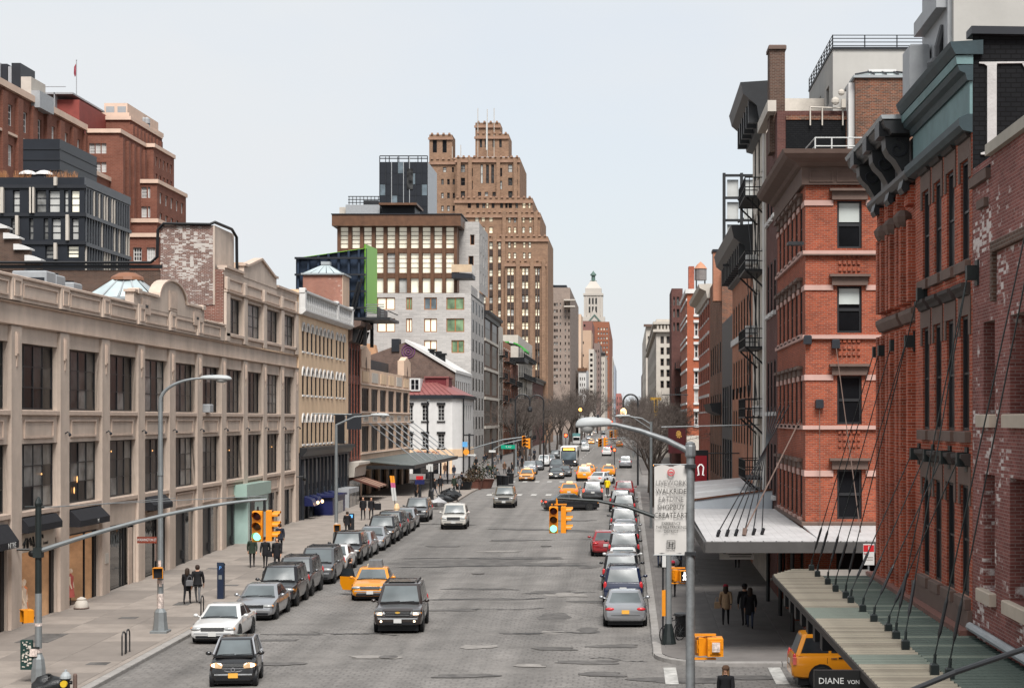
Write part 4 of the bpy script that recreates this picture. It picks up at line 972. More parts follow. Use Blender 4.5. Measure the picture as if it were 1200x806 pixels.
for z in(231,234.5,238):b.box(xat(408,Z5),xat(444.5,Z5),Z5-.06,Z5,zat(z,Z5),zat(z,Z5)+.15)
b.box(xat(424,Z5),xat(441,Z5),Z5+2,Z5+5,zat(240,Z5),zat(233,Z5));wpart('roof_railing',b,M['steel_b'],GB)
b=MB();b.box(xat(396.5,Z5),xat(405,Z5),Z5+1,Z5+4,z4(251.5),zat(242,Z5));wpart('plant_room',b,M['offwhite'],GB)
b=MB();b.box(xat(446,Z5),xat(490,Z5),Z5-2,283,zat(242,Z5),zat(239.5,Z5));wpart('roof_canopy',b,M['brown'],GB)
b=MB();b.box(xat(447,Z5),xat(486,Z5),Z5,283,z4(251.5),zat(242,Z5));wpart('plant_room',b,M['dark'],GB)
Z6=300.0
t=thing('glass_tower','charcoal glass tower with pale grey side standing behind the brown glazed roof','building',(-40,305,0))
x0,x1=xat(445,Z6),xat(501,Z6)
b=MB();b.box(x0,x1,Z6,Z6+14,0,zat(190,Z6));wpart('core',b,M['slate'],t)
pw=(x1-x0)/8
for i in range(8):
 for j in range(5):
  zt_,zb_=zat(190.5+j*13,Z6),zat(190.5+(j+1)*13,Z6)
  b=MB();b.box(x0+pw*i+.08,x0+pw*(i+1)-.08,Z6-.06,Z6,zb_+.06,zt_);wpart('panel',b,G['blueg'] if(i*3+j)%7==2 else M['slate'],t)
for i in range(9):b=MB();b.box(x0+pw*i-.06,x0+pw*i+.06,Z6-.16,Z6,40,zat(184 if i%2 else 190,Z6));wpart('fin',b,M['greyp'] if i in(2,4,5) else M['dark'],t)
b=MB();x2=xat(509.5,Z6+14);b.box(x1,x1+.1,Z6,Z6+14,0,zat(190,Z6));wpart('pale_side',b,mat('pale_grey_panel',(.38,.40,.42),.5,.08),t)
b=MB();
for z in(183.5,186.5):b.box(x0,x1,Z6-.05,Z6,zat(z,Z6),zat(z,Z6)+.18)
for i in range(6):xx=x0+(x1-x0)*i/5;b.box(xx-.08,xx+.08,Z6-.05,Z6+.05,zat(190,Z6),zat(183,Z6))
wpart('roof_railing',b,M['dark'],t)
b=MB();b.box(xat(477,Z6),xat(484,Z6),Z6-.2,Z6-.05,zat(222,Z6),zat(198,Z6));wpart('window',b,G['mid'],t)
def ladder(root,x,ya,yb,zs,out_=1.1,side='L',m=None):
 """iron fire escape: platforms with railings and inclined stairs"""
 m=m or M['black'];s=1 if side=='L' else-1
 fe=MB()
 for k,z in enumerate(zs):
  fe.box(min(x,x+s*out_),max(x,x+s*out_),ya,yb,z,z+.09)
  for h in(.5,1.0):fe.box(min(x+s*out_,x+s*(out_-.05)),max(x+s*out_,x+s*(out_-.05)),ya,yb,z+h,z+h+.05)
  for e in(ya,yb-.05):
   for h in(.5,1.0):fe.box(min(x,x+s*(out_-.05)),max(x,x+s*(out_-.05)),e,e+.05,z+h,z+h+.05)
  n=max(3,int((yb-ya)/.45))
  for i in range(n+1):
   y=ya+(yb-ya)*i/n;fe.box(min(x+s*out_,x+s*(out_-.04)),max(x+s*out_,x+s*(out_-.04)),y-.02,y+.02,z+.09,z+1.05)
  for i in range(1,4):fe.box(min(x+s*(out_*i/4),x+s*(out_*i/4+.04)),max(x+s*(out_*i/4),x+s*(out_*i/4+.04)),ya,ya+.04,z+.09,z+1.05)
  fe.tube([(x+s*.02,ya+.1,z-.9),(x+s*(out_-.1),ya+.1,z)],.05,4);fe.tube([(x+s*.02,yb-.1,z-.9),(x+s*(out_-.1),yb-.1,z)],.05,4)
  if k<len(zs)-1:
   fe.tube([(x+s*.6,ya+.3,z+.1),(x+s*.6,yb-.3,zs[k+1])],.025,4);fe.tube([(x+s*.3,ya+.3,z+.1),(x+s*.3,yb-.3,zs[k+1])],.025,4)
 return wpart('fire_escape',fe,m,root)
def front(name,lab,ya,yb,z1,wall,n,rows,w_,side,gl,seed,x=None,corn=None,hood=None,esc=False,back=14.0,frame='black',cat='building'):
 xx=(XL if side=='L' else 7.2) if x is None else x
 ops=gridops(ya,yb,n,w_,rows,.5)
 if side=='L':root=shell(name,lab,cat,xx-back,xx,ya,yb,z1,wall,'L',X=ops,depth=.3)
 else:root=shell(name,lab,cat,xx,xx+back,ya,yb,z1,wall,'R',X=ops,depth=.3)
 f='E' if side=='L' else 'W'
 put_windows(root,f,xx,ops,1,2,M[frame],gl,.05,seed,.07,.05,sill=.12 if hood else 0,lint=.14 if hood else 0,stone=M[hood] if hood else None)
 if corn:cornice(root,f,xx,ya-.1,yb+.1,[(0,z1-1.0),(.25,z1-1.0),(.35,z1-.4),(.9,z1-.15),(1.0,z1+.2),(-.2,z1+.25)],M[corn])
 if esc:ladder(root,xx,ya+2,yb-2,[r[0]-.3 for r in rows][::-1],1.2,side)
 return root
zq=lambda py,Y:zat(py,Y)
r_=front('loft_house','tall brown loft front with a heavy dark cornice and wide windows',286.5,318,28.0,M['brown_brick'],2,[(z,z+4.2) for z in(3,8.2,13.4,18.6,23.2)],11.5,'L',['dark','mid'],1,corn='steel_b',frame='brown')
for z in(7.3,12.5,17.7,22.9):cornice(r_,'E',XL,287,317.5,[(0,z),(.25,z),(.25,z+.5),(0,z+.5)],M['offwhite'],'band')
front('white_house','narrow white front squeezed beside the brown loft front',318,330,27.5,M['offwhite'],2,[(z,z+2.6) for z in(4,8.6,13,17.4,21.8)],1.6,'L',['dark'],2,esc=True)
front('pink_house','salmon coloured front with pale lintels and fire escapes',330,352,25.0,M['fade_brick'],4,[(z,z+2.4) for z in(4,8.4,12.6,16.8,21)],1.8,'L',['dark','mid'],3,hood='offwhite',esc=True)
front('red_house','small red brick front with a black fire escape below the green awning',352,376,21.5,M['far_red_brick'],4,[(z,z+2.4) for z in(4,8.4,12.6,16.6)],1.8,'L',['dark','mid'],4,esc=True)
t=thing('roof_awning','green striped roof awning on black supports over the red brick front','awning',(-25,366,22))
b=MB();
for i in range(10):
 a0,a1=PI*.08+i*.075*PI,PI*.08+(i+1)*.075*PI
 b.mi=1 if i in(4,7) else 0
 b.prism([(-26.5+4.2*math.cos(a0),25.5-2.2+2.8*math.sin(a0)),(-26.5+4.2*math.cos(a1),25.5-2.2+2.8*math.sin(a1)),(-26.5+4.0*math.cos(a1),25.3-2.2+2.7*math.sin(a1)),(-26.5+4.0*math.cos(a0),25.3-2.2+2.7*math.sin(a0))],'y',356,372)
wpart('canvas',b,[mat('green_canvas',(.05,.30,.05),.7),M['wsign']],t)
b=MB();b.box(-27,-22.6,357,371,21.6,22.6);wpart('frame',b,M['black'],t)
cf=front('cream_house','tall cream stone front with a poster panel on its roof',376,432,28.5,M['offwhite'],6,[(z,z+2.8) for z in(4,9,14,19,23.6)],3.0,'L',['dark','mid'],5,back=10,esc=True)
t=thing('poster_panel','pale poster panel on the roof of the cream stone front','poster',(-26,400,28.5))
b=MB();b.box(xat(603,400),xat(617,400),399.8,400,zat(469,400)+.2,zat(443,400));wpart('board',b,M['black'],t)
b=MB();b.box(xat(606,400),xat(616.5,400),399.7,399.8,zat(467,400)+.2,zat(443.5,400));wpart('poster',b,mat('faded_poster',(.55,.52,.46),.6,.45,.5),t)
front('dark_brick_house','dark red brick front with an arched doorway beyond the cream front',432,488,20,M['dkred_brick'],6,[(z,z+2.6) for z in(4,9,14)],3.0,'L',['dark'],6,back=8,corn='steel_b')
TW=thing('stepped_tower','tall tan brick tower stepping up to a crowned top with lit windows','tower',(-52,500,0))
def tower_block(p0,p1,ptop,Z,dep,ops=(),nm='tier',m='tower_brick',zb=None,e_ops=()):
 xa,xb=xat(p0,Z),xat(p1,Z);z0=0 if zb is None else zat(zb,Z);zt_=zat(ptop,Z)
 b=MB();facade(b,'S',Z,xa,xb,z0,zt_,ops,.5);facade(b,'E',xb,Z,Z+dep,z0,zt_,e_ops,.4)
 b.quad((xa,Z,z0),(xa,Z+dep,z0),(xa,Z+dep,zt_),(xa,Z,zt_));b.quad((xa,Z,zt_),(xb,Z,zt_),(xb,Z+dep,zt_),(xa,Z+dep,zt_))
 wpart(nm,b,M[m],TW)
 k=MB();n=max(3,int((xb-xa)/1.6))
 for i in range(n):
  xm=xa+(xb-xa)*(i+.5)/n;k.prism([(xm-.42,zt_),(xm+.42,zt_),(xm+.25,zt_+.55),(xm-.25,zt_+.55)],'y',Z-.3,Z+.4)
 k.box(xa-.3,xb+.3,Z-.45,Z,zt_-1.6,zt_-.9)
 wpart('cresting',k,mat('terracotta',(.27,.165,.115),.85,.3,.4),TW)
def wrows(cols,ys,Z,h):
 return[(xat(a,Z),xat(c_,Z),zat(y+h,Z),zat(y,Z)) for y in ys for a,c_ in cols]
dn=mat('dark_spandrel',(.05,.035,.03),.5)
def spand(cols,ys,Z,h,pitch):
 for a,c_ in cols:
  b=MB();b.box(xat(a,Z),xat(c_,Z),Z-.06,Z-.0,zat(ys[-1]+h+pitch,Z),zat(ys[0],Z));wpart('spandrel_strip',b,dn,TW)
ys7=[314+15.9*i for i in range(11)]
c7=[(594.3,598),(598.6,602.2),(611.6,615),(615.6,619.2),(627.2,629.5),(630,632.4)]
o7=wrows(c7,ys7,488,8.4);tower_block(592,640,306,488,30,o7)
ys6=[284+15.9*i for i in range(12)]
c6=[(565.6,569.6),(573.2,577.4),(583.6,587)]
o6=wrows(c6,ys6,490,8);o6b=wrows([(595.4,598.4),(601.8,605),(612.8,615.8),(619.2,622.4)],[283.5,296],490,7)
tower_block(545,642,277,490,36,o6+o6b)
o5=wrows([(556.5,561),(564,568.5),(573,577.5)],[252.5,266],493,7.5)+wrows([(595.5,598.5),(602,605),(612,615),(620,623)],[254,266],493,7)
tower_block(545,633,249,493,36,o5)
o4=wrows([(548,552),(558,561.5),(565,568.5),(569.5,572.5),(576,579.5),(586,589.5),(592,595),(596,600),(604,607),(612,616),(619,622)],[237],496,7)
tower_block(533,624,232,496,36,o4)
o2=wrows([(540,545),(595.5,600.5)],[193,208.5,224,240],499,9)+wrows([(563,566),(569.5,573),(575.5,579)],[193],499,22)+wrows([(551.5,554),(586,588.5)],[197,212],499,10)+wrows([(604.5,606.5)],[196,210,224],499,6)+wrows([(560,564),(568,572),(577,581)],[225],499,5)
tower_block(534,609,184.5,499,34,o2)
o1=wrows([(506,509.5),(517,520),(524,527)],[210,226,241],502,6.5)+wrows([(519,523),(529.5,532)],[196],502,6)+wrows([(530.5,533)],[210,226,241],502,6.5)
tower_block(503,536,187,502,24,o1)
tower_block(503,530,158,503,9,wrows([(507,512),(518.5,523.5)],[164],503,15),zb=187)
tower_block(557,596,157,503,14,wrows([(562,565),(568,571),(577,580),(585,588)],[163],503,10),zb=184)
tower_block(557,586,144,504,10,[],zb=157)
for oo,Z,sd in((o6b+o6[:18],490,1),(o7[:36],488,2),(o5,493,3)):
 put_windows(TW,'S',Z,oo,1,2,dn,['lit','cream_glow','cream_glow','cream_glow','lit','blind'],.35,sd,.12,.16)
for oo,Z,sd in((o6[18:],490,4),(o7[36:],488,5),(o4,496,6)):
 put_windows(TW,'S',Z,oo,1,2,dn,['mid','dark','lit','curtain','dark'],.35,sd,.12,.16)
for oo,Z,sd in((o2,499,7),(o1,502,8)):
 put_windows(TW,'S',Z,oo,1,2,dn,['mid','blind','curtain','dark'],.35,sd,.12,.16)
put_windows(TW,'S',503,wrows([(507,512),(518.5,523.5)],[164],503,15),1,1,dn,['dark'],.3,1,.1)
put_windows(TW,'S',503,wrows([(562,565),(568,571),(577,580),(585,588)],[163],503,10),1,1,dn,['mid'],.3,1,.1)
for px,pt,Z in((590,277,490),(607,306,488),(623.5,306,488),(637,306,488),(580,277,490),(571.4,277,490),(551,186,499),(584,186,499),(604,188,499),(538,189,499),(591,249,493),(609,249,493),(628,250,493)):
 b=MB();xx=xat(px,Z);b.box(xx-.55,xx+.55,Z-.7,Z,zat(480,Z),zat(pt-1.5,Z));wpart('buttress',b,M['tower_brick'],TW)
for c_,ys in((c7,ys7),(c6,ys6)):
 Z=488 if c_ is c7 else 490
 for(a,c2) in c_:
  for y in ys:b=MB();b.box(xat(a,Z),xat(c2,Z),Z-.12,Z,zat(y+15.4,Z),zat(y+8.6,Z));wpart('spandrel',b,dn,TW)
for px,top in((560,127),(571,128),(579,127),(540,170),(530,172)):
 b=MB();b.tube([(xat(px,503),503,zat(186,503)),(xat(px,503),503,zat(top,503))],.12,5);wpart('mast',b,M['offwhite'],TW)
b=MB();b.tube([(xat(570.5,498),498,zat(176,498)),(xat(570.5,498),498,zat(143,498))],.3,5);wpart('flagpole',b,M['wsign'],TW)
def far_tower(name,lab,p0,p1,ptop,Z,p2,wall,cols,ys,h,gl,seed,cat='building',e=None,corn=None):
 xa,xb=xat(p0,Z),xat(p1,Z);yb=xb*F/(p2-CX) if abs(p2-CX)>1 else Z+60
 yb=min(max(yb,Z+6),Z+400)
 ops=wrows(cols,ys,Z,h)
 eo=[]
 if e:eo=gridops(Z,yb,e,(yb-Z)/e*.45,[(zat(y+h,Z),zat(y,Z)) for y in ys],1)
 root=shell(name,lab,cat,xa,xb,Z,yb,zat(ptop,Z),wall,'L',S=ops,X=eo,depth=.5)
 put_windows(root,'S',Z,ops,1,2,dn,gl,.4,seed,.12,.14)
 if eo:put_windows(root,'E',xb,eo,1,1,dn,gl,.4,seed+1,.12,.14)
 if corn:
  b=MB();b.box(xa-.5,xb+.5,Z-.6,Z,zat(ptop,Z)-1.2,zat(ptop,Z)+.4);wpart('cornice',b,M[corn],root)
 return root
ysg=[355+7.62*i for i in range(16)]
gt=far_tower('apartment_tower','taupe brick apartment tower beside the tan tower with small paired windows',644,668,337,740,678,M['taupe_brick'],[(646.3,648.6),(649.2,651.2),(651.8,653.6),(656,657.4),(661.8,663.2),(666,667.4)],ysg[:13],3.6,['dark','blind','dark','mid','blind'],41)
b=MB()
for i,y in enumerate((352.5,360)):b.box(xat(661,738),xat(674,738),736,742,zat(y,738),zat(y,738)+.6)
wpart('balcony',b,M['offwhite'],gt)
b=MB();b.box(xat(648,745),xat(664,745),745,760,zat(337,740),zat(333,740));b.tube([(xat(647,744),744,zat(337,744)),(xat(647,744),744,zat(334,744))],1.2,8);wpart('roof_house',b,M['dark'],gt)
far_tower('stone_building','narrow tan stone building rising behind the taupe tower',671,681,368,900,683,M['tan'],[(673,674.5),(676.5,678)],[378+8*i for i in range(9)],3.5,['mid'],42)
far_tower('peach_building','blank peach coloured building with a brown roof storey',680,693,387,960,695,mat('peach_stucco',(.43,.30,.215),.9,.08,.1),[(683,684.2)],[400,415,430],3,['mid'],43)
far_tower('brown_roof_building','flat brown topped block between the peach building and the orange one',680,694,376,1100,697,mat('dull_maroon',(.20,.10,.085),.9),[(684,686)],[380],3,['dark'],44)
far_tower('low_white_building','low white corner block with a dark brown upper storey',678,687,432,820,690,M['white'],[(679.5,680.6),(682,683),(684.5,685.5)],[442+7*i for i in range(5)],3.6,['mid','dark'],45,corn='brown')
far_tower('balcony_block','grey apartment block with stacked dark balconies',690,696,409,900,699,M['offwhite'],[(691.5,694.5)],[414+6.2*i for i in range(9)],3.2,['dark'],46)
far_tower('brown_block','brown brick block with a projecting cornice left of the orange tower',696,703,402,1000,708,mat('grey_brown_wall',(.20,.15,.135),.9),[(698,699.2),(701,702)],[410+7*i for i in range(8)],3,['mid'],47)
far_tower('pale_block','pale stone block with a dark cornice below the orange tower',702,709,414,1050,713,M['offwhite'],[(704,705),(706.5,707.5)],[424+7*i for i in range(6)],3,['mid'],48,corn='steel_b')
far_tower('orange_tower','orange brick apartment tower covered with rows of pale windows',692,714,377,1180,718,mat('orange_far_brick',(.25,.10,.06),.9,.1,.1),[(700.5+3.3*i,702.3+3.3*i) for i in range(4)],[384+5.4*i for i in range(16)],2.6,['blind','cream_glow','blind'],49)
far_tower('distant_block','thin grey distant block with a dark blue top beside the orange tower',714,718,418,1400,720.5,M['offwhite'],[(715.5,716.4)],[428+8*i for i in range(5)],3,['mid'],50)
far_tower('distant_blue_block','distant pale block with a slate blue crown at the end of the left row',717,721,428,1500,722.5,mat('slate_blue_wall',(.28,.31,.36),.8),[(718.5,719.3)],[436+8*i for i in range(4)],3,['mid'],51)
far_tower('distant_pink_block','low pink brick block closing the view at the end of the street',718,728,461,1600,730,mat('pink_far_brick',(.38,.15,.13),.9),[(720,721),(723,724),(726,727)],[465,472,479],3,['mid'],52)
ZT=1494.0
CT=thing('lantern_tower','distant white stone tower with stepped pyramid top and green lantern','tower',(xat(695,ZT),ZT,0))
ws=mat('pale_limestone',(.42,.385,.345),.8,.08,.05)
def ctb(p0,p1,ya,yb,dep,m=ws,nm='shaft',dz=0):
 b=MB();b.box(xat(p0,ZT),xat(p1,ZT),ZT-dep/2+dz,ZT+dep/2+dz,zat(yb,ZT),zat(ya,ZT));wpart(nm,b,m,CT)
ctb(683,709,372,480,22);ctb(684.5,706.5,347,372,18);ctb(683.8,707,344.5,347,19.5,nm='cornice');ctb(686,705,338.5,344.5,15)
b=MB();c=xat(695.3,ZT)
def sq(hw,z,k=1):return[(c-hw,ZT-hw,z),(c+hw,ZT-hw,z),(c+hw,ZT+hw,z),(c-hw,ZT+hw,z)]
b.loft([sq(7.2,zat(338.5,ZT)),sq(5.2,zat(335,ZT)),sq(3.0,zat(330.5,ZT)),sq(2.4,zat(329.5,ZT))]);wpart('pyramid_roof',b,ws,CT)
gm=mat('verdigris',(.085,.135,.115),.6,.2,.3)
b=MB();b.lathe([(2.8,zat(330,ZT)),(3.2,zat(329.2,ZT)),(1.8,zat(328.4,ZT)),(1.7,zat(323.5,ZT)),(2.9,zat(322.8,ZT)),(2.7,zat(321.5,ZT)),(1.0,zat(319.2,ZT)),(.3,zat(317.5,ZT))],10,(c,ZT,0));wpart('lantern',b,gm,CT)
for p0 in(690.2,694,697.8):
 for y in(350,360):b=MB();b.box(xat(p0,ZT),xat(p0+2.2,ZT),ZT-9.15,ZT-9.0,zat(y+7,ZT),zat(y,ZT));wpart('window',b,G['mid'],CT)
for p0 in(687.3,692.2,696,699.9,703.6):b=MB();b.box(xat(p0,ZT),xat(p0+.8,ZT),ZT-9.6,ZT-9.0,zat(371,ZT),zat(348,ZT));wpart('pilaster',b,ws,CT)
b=MB();b.prism([(xat(690,ZT),zat(377,ZT)),(xat(703,ZT),zat(377,ZT)),(xat(696.5,ZT),zat(362,ZT))],'y',ZT-12,ZT-9);wpart('gable',b,ws,CT)
b=MB();b.prism([(xat(689,ZT),zat(378,ZT)),(xat(691,ZT),zat(378,ZT)),(xat(697,ZT),zat(371,ZT)),(xat(703,ZT),zat(378,ZT)),(xat(705,ZT),zat(378,ZT)),(xat(697,ZT),zat(369,ZT))],'y',ZT-12.5,ZT-12);wpart('gable_edge',b,gm,CT)
RB=thing('factory_building','huge stepped red brown brick factory block at the far left with pale copings','building',(-80,210,0))
frb=M['far_red_brick'];cope=mat('pale_terracotta_coping',(.58,.43,.34),.8,.12,.5)
def rblk(p0,p1,p2,ptop,Z,s_ops=(),e_cols=0,e_rows=(),nm='wing',pil=0,m=frb,gl=('mid','curtain','blind'),zb=0):
 xa,xb=xat(p0,Z),xat(p1,Z);yb=xb*F/(p2-CX);zt_=zat(ptop,Z)
 eo=gridops(Z,yb,e_cols,(yb-Z)/e_cols*.42,e_rows,.6) if e_cols else[]
 b=MB();facade(b,'S',Z,xa,xb,zb,zt_,s_ops,.4);facade(b,'E',xb,Z,yb,zb,zt_,eo,.4);b.quad((xa,Z,zt_-.2),(xb,Z,zt_-.2),(xb,yb,zt_-.2),(xa,yb,zt_-.2));wpart(nm,b,m,RB)
 b=MB();b.box(xa,xb+.25,Z-.25,Z,zt_-.35,zt_+.2);b.box(xb,xb+.25,Z,yb,zt_-.35,zt_+.2);wpart('coping',b,cope,RB)
 if s_ops:put_windows(RB,'S',Z,s_ops,3,3,M['white'],gl,.25,3,.12,.10)
 if eo:put_windows(RB,'E',xb,eo,2,3,M['white'],gl,.25,5,.12,.10)
 for i in range(pil):
  y=Z+(yb-Z)*(i+.5-.5/1)/pil;b=MB();b.box(xb,xb+.5,y,y+.9,zb,zt_-1);wpart('pilaster',b,frb,RB)
 return xb,yb
def SO(cols,ys,Z,h):return wrows(cols,ys,Z,h)
xb=-75.0;ya_,yb_=160.0,224.0;zt_=49.3
rw=[(44.6-4.9*k,47.2-4.9*k) for k in range(6)]
eo=gridops(ya_,yb_,13,2.0,rw,.3)
b=MB();facade(b,'E',xb,ya_,yb_,0,zt_,eo,.4);b.quad((xb,ya_,zt_-.2),(xb,yb_,zt_-.2),(-100,yb_,zt_-.2),(-100,ya_,zt_-.2));wpart('wing',b,frb,RB)
put_windows(RB,'E',xb,eo,2,3,M['white'],['blind','mid','curtain','blind'],.25,8,.14,.1)
b=MB();b.box(xb,xb+.5,ya_,yb_,zt_-.5,zt_+.3);wpart('coping',b,cope,RB)
b=MB();b.box(xb,xb+.35,ya_,yb_,43.4,43.7);wpart('band',b,cope,RB)
for i in range(14):b=MB();y=ya_+(yb_-ya_)*i/13;b.box(xb,xb+.45,y-.8,y+.8,20,zt_-1);wpart('pilaster',b,frb,RB)
rblk(101,140,178,153,224,SO([(104.5,111),(111.6,118),(118.6,124.6)],[168,190,212],224,12),4,[(zat(y+11,224),zat(y,224)) for y in(172,193,214,236)],pil=6)
rblk(100,150,190,134,240,[],0,(),pil=0,zb=40);rblk(104,152,189,138,239.6,[],9,[(zat(y+8,239.6),zat(y,239.6)) for y in(146,)],pil=9,zb=45)
rblk(140,180,204,170,236,[],5,[(zat(y+11,236),zat(y,236)) for y in(182,202)])
rblk(150,184,218,212,232,SO([(165.5,172),(173,176)],[219,242,266],232,13),5,[(zat(y+13,232),zat(y,232)) for y in(224,248)])
rblk(130,184,219,258,229,[],0,());rblk(140,186,200,275,226,SO([(156,166),(172,182)],[290],226,16))
rblk(60,103,136,198,215,SO([(106,112)],[208],215,9),2,[(zat(y+11,215),zat(y,215)) for y in(209,)])
b=MB();b.box(xat(52,228),xat(93,228),228,240,48,zat(117,228));wpart('plant_room',b,mat('brick_red_siding',(.22,.05,.04),.7),RB)
b=MB();b.box(xat(48,228),xat(88,228),227,241,zat(112,228),zat(110,228));b.box(xat(50,228),xat(51,228),227,228,48,zat(110,228));b.box(xat(66,228),xat(67,228),227,228,48,zat(110,228));b.box(xat(46,228),xat(80,228),226.8,227,zat(104,228),zat(103.4,228));wpart('roof_frame',b,M['greyp'],RB)
b=MB();b.box(xat(122,242),xat(149,242),242,252,zat(140,242),zat(121,242));b.box(xat(149,242),xat(149.2,242),242,258,zat(140,242),zat(121,242));wpart('plant_room',b,cope,RB)
for p0 in(124.5,138):b=MB();b.box(xat(p0,242),xat(p0+9.5,242),241.9,242,zat(134,242),zat(125,242));wpart('louvre',b,M['greyp'],RB)
for i,(p0,p1,ya,yb2,mm) in enumerate(((-12,4,76,96,'greyp'),(5,12,77,96,'dark'),(13,17,80,98,'greyp'),(17,27.5,76,100,'dark'),(28,40,92,104,'offwhite'),(40,50,108,114,'greyp'))):
 b=MB();b.box(xat(p0,205),xat(p1,205),204,209,48.2,zat(ya,205));wpart('roof_plant',b,M[mm],RB)
for i,px in enumerate((164,168,172)):
 t=thing('roof_tank','pale cylindrical roof tank on the factory block, %s of three'%('leftmost','middle','rightmost')[i],'tank',(xat(px,250),250,zat(152,250)),group='tanks on the factory roof')
 b=MB();b.lathe([(.5,0),(.5,1.6),(.46,1.62),(.1,1.9)],12);obj('shell',b,M['greyp'],t);b=MB();b.lathe([(.53,.75),(.53,.9)],12);obj('band',b,M['dark'],t)
t=thing('flagpole','thin flagpole with a limp red and white flag on the factory roof','flagpole',(xat(89.6,228),228,zat(112,228)))
b=MB();b.tube([(0,0,0),(0,0,4.9)],.06,6);b.ball((0,0,4.95),.1,.1,.1,6,4);obj('pole',b,M['greyp'],t)
b=MB();b.add([(.0,0,4.6),(.0,0,2.9),(-.25,.1,2.6),(-.42,.1,3.1),(-.3,-.1,4.0)],[(0,1,2,3,4)]);b.xf(Matrix.Identity(4));obj('flag',b,mat('flag_cloth',(.28,.05,.07),.8,.6,3),t)
BB=thing('modern_building','black panelled modern building with tall narrow windows and white fins','building',(-48,135,0))
Zb=130.0
xa,xb=xat(-40,Zb),xat(99,Zb);ybk=xb*F/(152-CX);zt_=zat(208,Zb)
sow=[]
for(p0,p1,y0_,y1_) in((-3,2,223,249),(15,23,223,249),(42,54,223,249),(57,70,223,249),(75,80,223,249),(83,93,223,249),(13,20,256,274),(34,39,256,281),(51,56.5,256,281),(60.5,71,256,281),(84,92,256,281),(53,65,288,303),(79,92,288,302)):
 sow.append((xat(p0,Zb),xat(p1,Zb),zat(y1_,Zb),zat(y0_,Zb)))
b=MB();facade(b,'S',Zb,xa,xb,0,zt_,sow,.35);facade(b,'E',xb,Zb,ybk,0,zt_,[],.3);b.quad((xa,Zb,zt_-.3),(xb,Zb,zt_-.3),(xb,ybk,zt_-.3),(xa,ybk,zt_-.3));wpart('wall',b,M['slate'],BB)
put_windows(BB,'S',Zb,sow,1,3,M['dark'],['curtain','cream_glow','blind','blind'],.2,4,.06,.06)
for p0,y0_,y1_ in((3.5,220,250),(37.5,220,250),(39.6,220,250),(21,253,276),(80,252,282),(66,285,304),(66,208,218)):
 b=MB();x=xat(p0,Zb);b.box(x-.12,x+.12,Zb-.3,Zb,zat(y1_,Zb),zat(y0_,Zb));wpart('white_fin',b,M['offwhite'],BB)
for z in(218.5,251.5,284.5):b=MB();b.box(xa,xb+.15,Zb-.12,Zb,zat(z,Zb)-.15,zat(z,Zb)+.12);wpart('floor_band',b,M['dark'],BB)
gp=mat('grey_clad_side',(.07,.075,.083),.45,.15,.6)
rr=random.Random(5)
for j,(za,zb_) in enumerate(((zat(285,Zb),zat(253,Zb)),(zat(250,Zb),zat(220,Zb)),(zat(320,Zb),zat(287,Zb)))):
 n=18
 for i in range(n):
  y=Zb+(ybk-Zb)*(i+.5)/n;k=rr.random()
  b=MB();b.box(xb,xb+.10,y-.14,y,za,zb_);wpart('fin',b,M['offwhite'] if k<.25 else gp,BB)
  b=MB();b.box(xb,xb+.02,y+.02,y+.24,za+.2,zb_-.2);wpart('side_pane',b,G['dark'],BB)
b=MB();b.box(xb,xb+.1,Zb,ybk,zat(218,Zb),zt_);
wpart('parapet_panel',b,gp,BB)
for z in(252,286):b=MB();b.box(xb,xb+.16,Zb,ybk,zat(z,Zb)-.15,zat(z,Zb)+.15);wpart('floor_band',b,gp,BB)
zp0,zp1=zt_-.3,zat(163,136);b=MB();b.box(xat(27,136),xat(70,136),136,145.5,zp0,zp1);wpart('penthouse',b,M['slate'],BB)
for i in range(5):b=MB();z=zp0+(zp1-zp0)*i/5;b.box(xat(70,136),xat(70,136)+.06,136,145.5,z,z+.08);b.box(xat(27,136),xat(70,136),135.94,136,z,z+.08);wpart('panel_joint',b,M['dark'],BB)
for px in(33,52):b=MB();b.lathe([(.75,0),(.65,.18),(.35,.34),(.05,.4)],12,(xat(px,131.5),131.5,zt_+.4));b.tube([(xat(px,131.5),131.5,zt_-.3),(xat(px,131.5),131.5,zt_+.5)],.04,5);wpart('garden_umbrella',b,M['white'],BB)
for px,wd,gl_ in((26,1.2,'small clump of dry orange grass in front of the black penthouse door'),(73,2.2,'widest clump of dry orange grass at the corner of the black penthouse'),(0,.8,'clump of dry grass at the far left of the black terrace')):
 b=MB();rr=random.Random(px)
 for i in range(150):
  x=xat(px,131)+rr.uniform(-wd*.5,wd*.6);b.tube([(x,131+rr.uniform(-.3,.3),zt_-.3),(x+rr.uniform(-.25,.25),131+rr.uniform(-.4,.4),zt_+rr.uniform(.2,.75))],[.02,.006],3)
 solo('ornamental_grass',b,mat('dry_orange_grass',(.33,.16,.075),.9,.3,3),gl_,'plant','grasses on the black terrace')
XR=7.2
Yn=33.8
NB=thing('brick_building','purplish brick building with flaking whitewash at the right edge','building',(XR+6,26,0))
opn=[(31.75,32.75,9.1,10.95),(27.2,30.5,9.1,10.95),(31.75,32.75,5.6,7.9),(27.2,30.5,5.6,7.9),(21.5,25.5,9.1,10.95),(21.5,25.5,5.6,7.9)]
b=MB();facade(b,'W',XR,16,Yn-.02,0,14.2,opn,.35);b.quad((XR,Yn-.02,0),(20,Yn-.02,0),(20,Yn-.02,14.2),(XR,Yn-.02,14.2))
b.quad((XR,16,14.2),(XR,Yn-.02,14.2),(20,Yn-.02,14.2),(20,16,14.2));wpart('wall',b,M['pink_brick'],NB)
